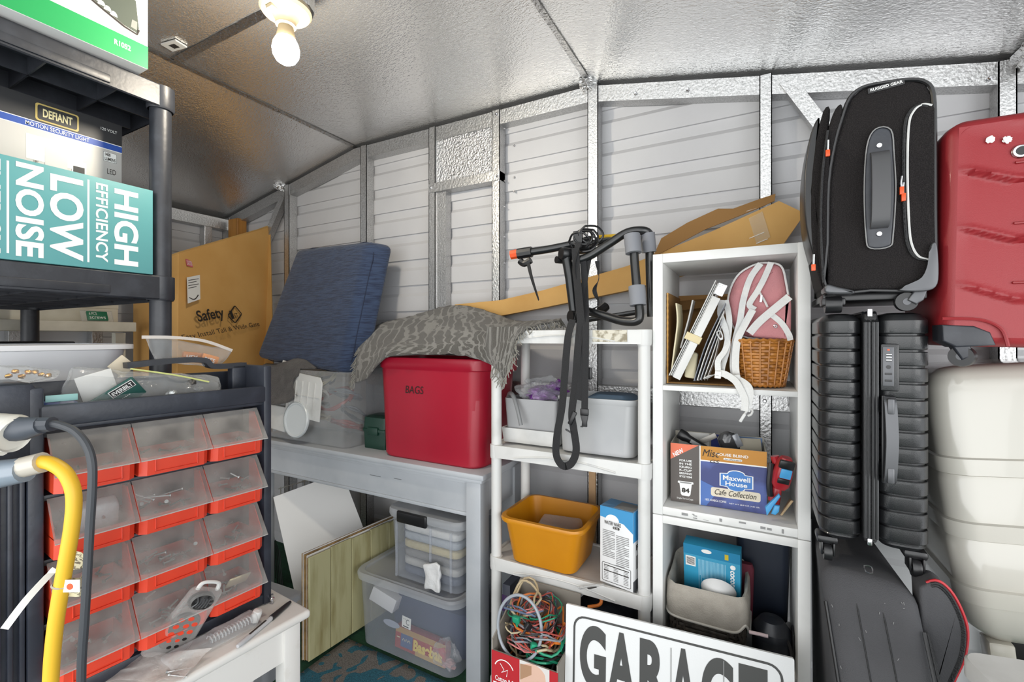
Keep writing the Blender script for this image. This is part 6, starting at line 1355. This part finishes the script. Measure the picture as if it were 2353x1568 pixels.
a, c = gp(428, 606), gp(441, 604); plate(mat('pink_sticker', '#c95a66', .5), t, G, a[0], a[1] - .012, c[0], c[1] + .012, -.0005, name='pink_sticker'); lettering('CAUTION', PWHITE, t, G, a[0] + .003, a[1] - .006, c[0] - .003, c[1] + .006, -.0012)
sm_ = G @ Matrix.Translation((U.length + .0, 0, 0)); RG = Matrix(((-nrm.x, 0, up.x, 0), (-nrm.y, 0, up.y, 0), (-nrm.z, 0, up.z, 0), (0, 0, 0, 1)))
o = thing('small_carton', 'corner of a second brown carton behind the gate carton', 'carton', loc=at(408, 600, X=-2.62)); q = at(412, 600, X=-2.66)
MB().box(q.x - .2, q.y - .12, .0, q.x, q.y + .0, q.z + .02, .003).build('box', CARD, o)
# ------------------------------------------------------------------ rug
def rug_mat():
    m = mat('teal_grey_pile', '#8f8a86', .95, bump=(500, 1.0)); nt = m.node_tree; N = nt.nodes; Lk = nt.links; b = N['Principled BSDF']
    tc = N.new('ShaderNodeTexCoord'); nz = N.new('ShaderNodeTexNoise'); nz.inputs['Scale'].default_value = 7.5; nz.inputs['Detail'].default_value = 1.2; nz.inputs['Distortion'].default_value = 2.2; Lk.new(tc.outputs['Object'], nz.inputs[0])
    rp = N.new('ShaderNodeValToRGB'); e = rp.color_ramp.elements; e[0].position = .50; e[1].position = .52; e[0].color = (*lin('#938d88'), 1); e[1].color = (*lin('#3a8198'), 1)
    fz = N.new('ShaderNodeTexNoise'); fz.inputs['Scale'].default_value = 260; Lk.new(tc.outputs['Object'], fz.inputs[0])
    mx = N.new('ShaderNodeMix'); mx.data_type = 'RGBA'; mx.blend_type = 'MULTIPLY'; mx.inputs[0].default_value = .7
    r2 = N.new('ShaderNodeValToRGB'); r2.color_ramp.elements[0].position = .35; r2.color_ramp.elements[1].position = .6; r2.color_ramp.elements[0].color = (.35, .35, .35, 1); r2.color_ramp.elements[1].color = (1.15, 1.15, 1.15, 1)
    Lk.new(nz.outputs[0], rp.inputs[0]); Lk.new(fz.outputs[0], r2.inputs[0]); Lk.new(rp.outputs[0], mx.inputs[6]); Lk.new(r2.outputs[0], mx.inputs[7]); Lk.new(mx.outputs[2], b.inputs['Base Color'])
    return m
rr = random.Random(2)
o = MB().grid(lambda u, v: (-1.50 + 1.55 * u, -.9 + (2.245 if True else 0) * v, .004 + .004 * noise.noise((u * 60, v * 80, 1))), 60, 80).build('area_rug', rug_mat(), None, smooth=60, solid=.006)
tag(o, 'teal and grey scroll patterned rug on the green turf floor', 'rug')
# ------------------------------------------------------------------ boards leaning under the table
pa = V((-1.515, 1.169, 0)); dr = V((.08, 1, 0)).normalized(); nr = V((dr.y, -dr.x, 0))           # nr faces the camera side
CREAMW = mat('greenish_beadboard', '#b3ae86', .5, var=(5, '#8f8559', .45, .75), stretch=(6, 6, .8)); BRW = mat('raw_board_edge', '#a08256', .7, var=(30, '#6e5636', .4, .7)); PALEB = mat('white_melamine', '#dedddb', .4)
pmx = Matrix(((dr.x, -nr.x, 0, pa.x), (dr.y, -nr.y, 0, pa.y), (0, 0, 1, .012), (0, 0, 0, 1)))
t = thing('plank_panel', 'greenish tongue and groove plank panel standing in front of the board stack', 'panel', pmx)
HP = .40; LP_ = .50; x = 0
for k, wd in enumerate((.098, .10, .098, .102, .10)):
    b = MB(pmx); b.prism([(x + .0012, 0), (x + wd - .0012, 0), (x + wd - .0012, HP + .004 * (k % 2)), (x + .0012, HP + .004 * (k % 2))], .0, .010, .0035, 1).build('plank', CREAMW, t, smooth=0); x += wd
MB(pmx).box(.001, .0102, .0, x, .0135, HP - .004).build('backing', BRW, t, smooth=0)
for i, (y, h, l, m, lb) in enumerate(((.0165, .405, .52, PALEB, 'white faced thin board directly behind the plank panel'), (.0235, .408, .55, BRW, 'raw brown edged board in the middle of the board stack'), (.031, .412, .57, PALEB, 'white faced board at the back of the board stack'))):
    bt = thing('leaning_board', lb, 'board', pmx @ Matrix.Translation((0, y, 0)))
    MB(pmx).box(-.004 * i, y, 0, l, y + .0045, h, .0006).build('core', BRW, bt, smooth=0); MB(pmx).box(-.0035 * i + .001, y - .001, .001, l, y, h, .0002).build('facing', m, bt, smooth=0)
# big white panel at the back
p0, p1, p2 = at(628, 1143, Y=1.40), at(786, 1085, Y=1.60), at(672, 1352, Y=1.335)
nn = (p1 - p0).cross(p2 - p0).normalized(); nn = nn if nn.y > 0 else -nn
def onp(u, v):
    r = ray(u, v); return V((0, 0, ZC)) + r * ((p0 - V((0, 0, ZC))).dot(nn) / r.dot(nn))
pg = [onp(u, v) for u, v in ((628, 1143), (786, 1085), (838, 1222), (800, 1345), (690, 1420))]
dn = V((-.010, 0, -.002))
t = thing('white_panel_board', 'large white faced board leaning back under the grey table', 'board', loc=pg[4])
MB().loft([pg, [p + nn * .004 for p in pg]]).build('facing', PALEB, t, smooth=0)
MB().loft([[p + nn * .0042 + dn * .3 for p in pg], [p + nn * .02 + dn for p in pg]]).build('core', BRW, t, smooth=0)
# black wire rack behind it
t = thing('wire_rack', 'black wire rack standing behind the white board under the table', 'rack', loc=at(625, 1200, Y=1.66))
WIRE = mat('black_wire', '#3a3a3b', .4, metal=.4); WLT = mat('grey_wire', '#b7b6b0', .4, metal=.4)
for k in range(9): q = at(612 + 4.5 * k, 1230 + 12 * k, Y=1.46); MB().tube([q + V((-.02, .0, .13)), q, q + V((.012, .0, -.11))], .0022, 5, 3).build('wire', WIRE, t)
for v0 in (1128, 1142): MB().tube([at(640, v0 - 4, Y=1.605), at(700, v0 - 22, Y=1.61), at(760, v0 - 40, Y=1.615)], .003, 6, 3).build('wire', WLT, t)
for u in (645, 672, 700): MB().tube([at(u, 1140 - (u - 630) * .28, Y=1.607), at(u, 1124 - (u - 630) * .28, Y=1.607)], .0025, 5).build('wire', WLT, t)
tm = fr((-1.70, 1.075, .002), 3)
t = thing('strapped_tub', 'translucent grey tub behind the board stack, half hidden by the organizer', 'tub', tm)
MB(tm).tub(0, 0, [(.28, .13, .02, 0), (.31, .14, .02, .25), (.33, .16, .02, .255), (.33, .16, .02, .275), (.31, .14, .02, .28)], n=4).build('body', mat('grey_translucent', '#8f9196', .35), t); MB(tm).box(-.156, -.0735, .21, .156, -.066, .225, .002).build('band', mat('pale_band', '#b7b7b9', .35), t)
# ------------------------------------------------------------------ clear bins under the table
cx0, cx1, cy0, cy1 = -1.462, -.947, 1.345, 1.665
FROST = clear('frosted_bin', '#b9bfca', .80, .22, gloss=.3); FROSTL = clear('frosted_lid', '#c9ccd1', .62, .3, gloss=.3)
tm = fr(((cx0 + cx1) / 2, (cy0 + cy1) / 2, .006), 0)
t = thing('clear_storage_bin', 'big lidded clear storage bin on the floor with a baseball game inside', 'bin', tm)
W, D, H = cx1 - cx0, cy1 - cy0, .275
MB(tm).tub(0, 0, [(W * .90, D * .90, .045, 0), (W * .92, D * .93, .05, .005), (W * .985, D * .985, .055, H - .02), (W * .99, D * .99, .055, H)], n=6, cap1=False).build('body', FROST, t)
MB(tm).tub(0, 0, [(W * 1.02, D * 1.04, .055, H - .008), (W * 1.035, D * 1.06, .06, H + .004), (W * 1.035, D * 1.06, .06, H + .014), (W * 1.01, D * 1.03, .055, H + .022), (W * .93, D * .93, .05, H + .022), (W * .92, D * .92, .05, H + .014)], n=6, cap0=False).build('lid', FROSTL, t)
MB(tm).prism([(x + .0 - .06, z + .13) for x, z in arc(0, 0, .042, .014, 0, 345, 20)], -D / 2 + .004, -D / 2 + .0055).build('brand_oval', mat('grey_oval', '#9aa0ae', .3), t)
for q in (tm @ fr((.01, -D / 2 + .012, .150), 0, 0, 4),):
    plate(PAPER, t, q, -.022, -.022, .022, .022, 0, name='barcode_label'); stroke(INK, t, q, arc(.008, .004, .008, .010, 40, 320, 10), .0025, -.0006); lettering('16 QT', INK, t, q, -.016, .010, .0, .015, -.0006); plate(INK, t, q, -.015, -.018, .012, -.014, -.0004)
# inside the big bin
navy = mat('navy_cloth', '#343d59', .8)
o = MB(tm).tub(.04, .03, [(.36, .17, .03, .012), (.40, .19, .04, .12), (.38, .18, .04, .185), (.3, .12, .04, .195)], n=4).build('blue_cloth', navy, None, smooth=60); tag(o, 'folded navy cloth filling the big clear bin on the floor', 'cloth')
q = tm @ fr((-.155, -.075, .17), 10, -8, 18); o = MB(q).box(-.06, -.04, -.025, .06, .045, .03, .002).build('white_carton', mat('white_box_card', '#d3d3d6', .5), None); tag(o, 'small white box near the top left inside the big clear bin', 'box')
gm_ = tm @ fr((.045, -.112, .050), 0, -4, 1)
t = thing('baseball_game', 'red and yellow boxed baseball game at the front inside the big clear bin', 'game box', gm_)
MB(gm_).box(-.125, 0, -.042, .125, .035, .042, .001).build('box', mat('game_red', '#a23b32', .5), t)
plate(mat('game_tan', '#b08a4f', .5), t, gm_, -.124, .02, .124, .0415, 0, name='print'); plate(mat('game_blue', '#4d5f8a', .5), t, gm_, -.095, -.03, -.035, .02, -.0005, name='print'); plate(mat('game_tan2', '#b9975c', .5), t, gm_, -.02, -.042, .124, -.025, -.0005, name='print')
lettering('Baseball', mat('game_yellow', '#e2c65c', .5), t, gm_, -.03, -.027, .11, .016, -.001, bold=.05)
poly(mat('pennant_red', '#b5302d', .5), t, gm_, [(.075, .015), (.122, .034), (.118, -.01)], -.0012)
for k in range(3): stroke(mat('game_cream', '#d8cda8', .5), t, gm_, arc(-.08 + .014 * k, -.006, .005, .009, 0, 180, 6), .002, -.0012)
stroke(MATS['game_cream'], t, gm_, [(-.115, .002), (-.10, .002)], .004, -.0012)
q = tm @ V((.165, -.10, .05)); blob('plastic_wrap', BAGP, q, (.05, .03, .05), 4.4, 2.2, .5, None); tag(bpy.data.objects['plastic_wrap'], 'crumpled clear wrap at the right inside the big clear bin', 'wrap')
q = tm @ V((.18, -.105, .022)); blob('pink_item', mat('dull_pink', '#b78d8a', .6), q, (.03, .015, .015), 6.4, 2, .4, None); tag(bpy.data.objects['pink_item'], 'dull pink soft item at the lower right inside the big bin', 'soft toy')
# small latch bin on top
sx0, sx1 = -1.312, -.945; zb = .006 + H + .0235
W, D, H2 = sx1 - sx0, .29, .262
tm = fr(((sx0 + sx1) / 2, 1.515, zb), 0)
t = thing('latch_bin', 'smaller clear latch bin with a black handle on top of the big bin', 'bin', tm)
MB(tm).tub(0, 0, [(W * .86, D * .86, .03, 0), (W * .88, D * .89, .035, .005), (W * .96, D * .96, .04, H2 - .02), (W * .97, D * .97, .04, H2)], n=5, cap1=False).build('body', FROST, t)
MB(tm).tub(0, 0, [(W * 1.0, D * 1.02, .045, H2 - .018), (W * 1.02, D * 1.05, .05, H2 - .01), (W * 1.02, D * 1.05, .05, H2 + .008), (W * 1.0, D * 1.02, .045, H2 + .014), (W * .94, D * .93, .04, H2 + .014)], n=6, cap0=False).build('lid', FROSTL, t)
MB(tm).box(-W * .32, -D * .525 - .008, H2 - .03, W * .08, -D * .525 + .006, H2 + .015, .008, 3).build('handle', BLACK, t, label='black latch handle')
for x in (-W * .36, W * .10, W * .36): MB(tm).box(x - .004, -D * .50, .01, x + .004, -D * .47, H2 - .03, .002).build('corner_rib', FROST, t)
zc = zb + .007
cols = [('#5f6472', 'grey'), ('#b9b7b3', 'pale'), ('#8d8a86', 'taupe'), ('#c3b68f', 'tan'), ('#a9afb5', 'silver grey'), ('#d4d4d2', 'white')]
for k, (hx, nm) in enumerate(cols):
    h = .034; o = MB(tm).tub(.0, .0, [(W * .72, D * .66, .03, .007 + k * h), (W * .76, D * .7, .03, .013 + k * h), (W * .76, D * .7, .03, .007 + (k + .75) * h), (W * .72, D * .66, .03, .005 + (k + .95) * h)], n=4).build('folded_cloth', mat('folded_%d' % k, hx, .85, bump=(40, .6)), None, smooth=60)
    tag(o, 'folded %s cloth in the pile inside the small latch bin' % nm, 'cloth')
q = tm @ fr((.06, -D * .5 - .012, .06), 0, 4, -5)
t = thing('paper_bag', 'small crumpled white paper bag hanging at the front of the latch bin', 'bag', q)
WP = mat('white_tissue', '#dcdcdc', .6, bump=(25, .8)); b = MB(q).warp([(-.035, -.01, -.05), (.035, -.01, -.055), (.045, -.004, .055), (-.03, -.004, .05), (-.03, .006, -.05), (.03, .006, -.05), (.045, .006, .055), (-.03, .006, .05)], .005, 2, 5)
b.v = [p + V((noise.noise(p * 30), noise.noise(p * 30 + V((4, 0, 0))) * .5, noise.noise(p * 30 + V((8, 0, 0))))) * .012 for p in b.v]; b.build('bag', WP, t, smooth=70)
t = thing('purple_box', 'purple edged dark box on the floor between the table and white shelving', 'box', loc=(-.83, 1.6, 0))
MB().box(-.838, 1.48, .0, -.805, 1.69, .34, .003).build('box', mat('slate_box', '#5f6270', .5), t); MB().box(-.839, 1.479, .24, -.804, 1.60, .30, .001).build('band', mat('purple_band', '#5a3f70', .5), t); MB().box(-.839, 1.479, .17, -.804, 1.60, .22, .001).build('band', BLACK, t)
# ------------------------------------------------------------------ lower bookcase: lined basket, black bin, round cooler
z = .362
bc = V((-.127, 1.468, z + .006))
t = thing('lined_basket', 'grey fabric lined dark wicker basket on the lower bookcase shelf', 'basket', loc=bc)
DW = mat('dark_wicker', '#4d463e', .6, var=(60, '#2f2a25', .4, .65))
HB = .135
wicker(t, bc, (.092, .078), (.100, .084), 1, HB, DW, 13, 20, .004, 24, True)
LIN = mat('linen_liner', '#aaa49a', .9, bump=(320, .4), var=(30, '#9d978d', .4, .7))
def sq(a, w_, d_, zz): e = .28; ca, sa = math.cos(a), math.sin(a); return V((bc.x + w_ * math.copysign(abs(ca) ** e, ca), bc.y + d_ * math.copysign(abs(sa) ** e, sa), bc.z + zz))
N_ = 72; L = []
for (w_, d_, zf) in ((.109, .092, .088), (.110, .093, .13), (.108, .092, .178), (.103, .087, .192), (.096, .080, .186), (.088, .072, .07)):
    ring_ = []
    for i in range(N_):
        a = 2 * PI * i / N_; zz = zf; s_ = math.sin(a)
        if zf > .14: zz += .028 * max(0, s_) ** .6 - .01 * max(0, -s_) + .004 * noise.noise((math.cos(a) * 3, s_ * 3, zf))
        if zf == .088: zz += -.006 * math.cos(a) + .028 * max(0, math.cos(a + .78)) ** 14
        q = sq(a, w_ + .002 * noise.noise((a * 3, zf * 20, 0)), d_, zz); ring_.append(q)
    L.append(ring_)
MB().loft(L, False, False).build('liner', LIN, t, smooth=70)
MB().tube(L[0], .0035, 6, closed=True).build('liner_hem', mat('linen_hem', '#cfcbc3', .9), t)
f0 = at(1574, 1300, Y=1.47); f1 = at(1703, 1320, Y=1.47)
cm = fr((f0.x, 1.468, z + .05), -3, 6)
t = thing('blue_carton', 'bright blue printed carton standing in the fabric lined basket', 'carton', cm)
BC = mat('cyan_print', '#2d93b8', .45); BCD = mat('cyan_dark', '#1f7da6', .45); W = f1.x - f0.x; HC = .235
MB(cm).box(0, 0, 0, W, .05, HC, .001).build('box', BC, t); plate(BCD, t, cm, 0, HC - .03, W, HC, 0, name='top_flap')
plate(PAPER, t, cm, .006, HC - .066, .034, HC - .036, -.0005, name='barcode_label')
b = MB(cm)
for k in range(7): b.box(.009, -.0014, HC - .042 - .0032 * k, .031, -.0010, HC - .0405 - .0032 * k)
b.build('barcode', INK, t, smooth=0)
pc = mat('pale_cyan_text', '#a9d3e2', .5)
b = MB(cm)
for k in range(22): rnd = random.Random(k); x = .042 + .0034 * k; ln = rnd.uniform(.04, .11); b.box(x, -.0006, HC - .04 - ln, x + .0012, 0, HC - .04)
b.build('fine_print', pc, t, smooth=0, kind='stuff')
lettering('coconut', PWHITE, t, cm, W - .026, HC - .12, W - .012, HC - .052, -.0005, bold=.03, turn=1); MB(cm).prism(arc(W - .019, HC - .043, .007, .007, 0, 345, 16), -.001, 0).build('print', PWHITE, t)
plate(mat('yellow_sticker', '#c9b22d', .5), t, cm, W - .04, HC - .024, W - .03, HC - .008, -.0006, name='sticker'); plate(pc, t, cm, .008, .03, .04, .06, -.0005, name='print')
MB(cm).prism(arc(W * .42, HC - .012, .014, .006, 0, 345, 14), -.0012, 0).build('print', PAPER, t)
q = fr((at(1650, 1345, Y=1.42).x, 1.425, z + .168), 0, 14, 0)
t = thing('dust_mask', 'white moulded dust mask lying against the blue carton', 'mask', q)
MB(q).lathe([(0, -.032), (.012, -.030), (.028, -.022), (.040, -.008), (.046, .006), (.047, .009)], (0, 0, 0), (0, 1, .25), 30).build('shell', mat('mask_white', '#d6d6d6', .7, bump=(40, .2)), t); MB(q).tube([(-.012, -.030, .012), (-.004, -.0335, .0), (-.003, -.032, -.018)], .0018, 5, 4).build('valve_seam', PGREY, t)
o = MB().tub(at(1712, 1275, Y=1.55).x, 1.528, [(.04, .02, .01, z + .05), (.05, .022, .01, z + .21), (.04, .02, .01, z + .225)], n=4).build('maroon_cloth', mat('maroon_cloth', '#5c1c2c', .8), None, smooth=60); tag(o, 'dark maroon cloth behind the blue carton in the lined basket', 'cloth')
t = thing('navy_bin', 'tall dark navy plastic bin behind the lined basket', 'bin', loc=(.03, 1.63, z))
MB().tub(.015, 1.62, [(.13, .10, .02, z + .05), (.15, .115, .025, .715), (.145, .11, .02, .717), (.125, .095, .02, z + .06)], n=5).build('body', mat('midnight_plastic', '#1b2230', .4), t); MB().box(-.02, 1.572, z + .001, .05, 1.67, z + .06, .01).build('foot', BLACK, t)
MBK = mat('blue_black_plastic', '#23262d', .4)
t = thing('round_canister', 'round black plastic canister with a stepped lid right of the basket', 'canister', loc=(.032, 1.49, z))
c = (.036, 1.475, z + .001); MB().lathe([(0, .001), (.046, .001), (.049, .01), (.049, .06), (.0505, .062), (.0505, .07), (.048, .08), (.046, .082), (.042, .088), (.03, .105), (0, .112)], c, (0, 0, 1), 40).build('body', MBK, t, smooth=30)
MB().box(.084, 1.45, z + .02, .090, 1.50, z + .09, .004).build('clip', BLACK, t); MB().tube([(.083, 1.40, z + .01), (.08, 1.42, z + .06), (.072, 1.45, z + .075)], .004, 6, 3).build('cord', BLACK, t)
q = fr((at(1735, 1470, Y=1.37).x, 1.372, z + .03), 0, 0, 4); o = MB(q).box(-.011, -.0006, -.007, .011, 0, .007).build('tag_label', PAPER, None, smooth=0); tag(o, 'small white hang tag at the right end of the lined basket', 'tag')
b = MB(q)
for k in range(3): b.box(-.009, -.0012, -.005 + .004 * k, .008, -.0007, -.003 + .004 * k)
b.build('print', INK, o, smooth=0)
o = MB().tube([at(1722, 1453, Y=1.36), at(1745, 1458, Y=1.358), at(1765, 1463, Y=1.358)], .0045, 8, 3).build('pink_stick', mat('pinkish_white', '#d6c1c4', .6), None); tag(o, 'small pinkish white stick beside the hang tag at the basket', 'stick')
# ------------------------------------------------------------------ sign leaning at the front
s0 = at(1303, 1388, Y=1.20); s1 = at(1828, 1515, Y=1.245); s1.z = s0.z
yaw = math.degrees(math.atan2(s1.y - s0.y, s1.x - s0.x)); SW = (s1 - s0).length; SH = .50
lean = -math.degrees(math.asin(min(.3, .02)))
# foot on the floor, top edge at s0
sm = fr((s0.x, s0.y - .03, .010), yaw, -3.4); SH = (s0.z - .010) / math.cos(math.radians(3.4))
t = thing('garage_sign', 'white corrugated plastic garage sign with dark grey letters leaning before the bookcase', 'sign', sm)
MB(sm).prism([(x + SW / 2, z + SH / 2) for x, z in rrect(SW, SH, .004)], 0, .006).build('sheet', mat('white_corrugated_sheet', '#e3e4e4', .4, bump=(200, .05)), t, smooth=0)
SGK = mat('charcoal_print', '#4a4a49', .45)
stroke(SGK, t, sm, [(x + SW / 2, z + SH / 2) for x, z in rrect(SW - .05, SH - .05, .03, 5)], .0055, -.0002, 'border_line', True)
def sx(u, v):
    n_ = sm.to_3x3() @ V((0, 1, 0)); p0 = sm.translation; r = ray(u, v); k = (p0 - V((0, 0, ZC))).dot(n_) / r.dot(n_); q = sm.inverted() @ (V((0, 0, ZC)) + r * k); return q.x, q.z
lz1 = sx(1363, 1438)[1]; lz0 = lz1 - .165
for ch, ua, ub, v in (('G', 1333, 1393, 1480), ('A', 1397, 1460, 1500), ('R', 1470, 1533, 1510), ('A', 1541, 1600, 1530), ('G', 1612, 1686, 1545), ('E', 1697, 1765, 1560)):
    lettering(ch, SGK, t, sm, sx(ua, v)[0], lz0, sx(ub, v)[0], lz1, -.0004, bold=.045, name='letter', res=10)
for u, v in ((1542, 1500), (1663, 1530)):
    a_ = sx(u, v); stroke(PGREY, t, sm, [(a_[0], a_[1] + .012), (a_[0], a_[1] - .09)], .002, -.0012, 'crease')
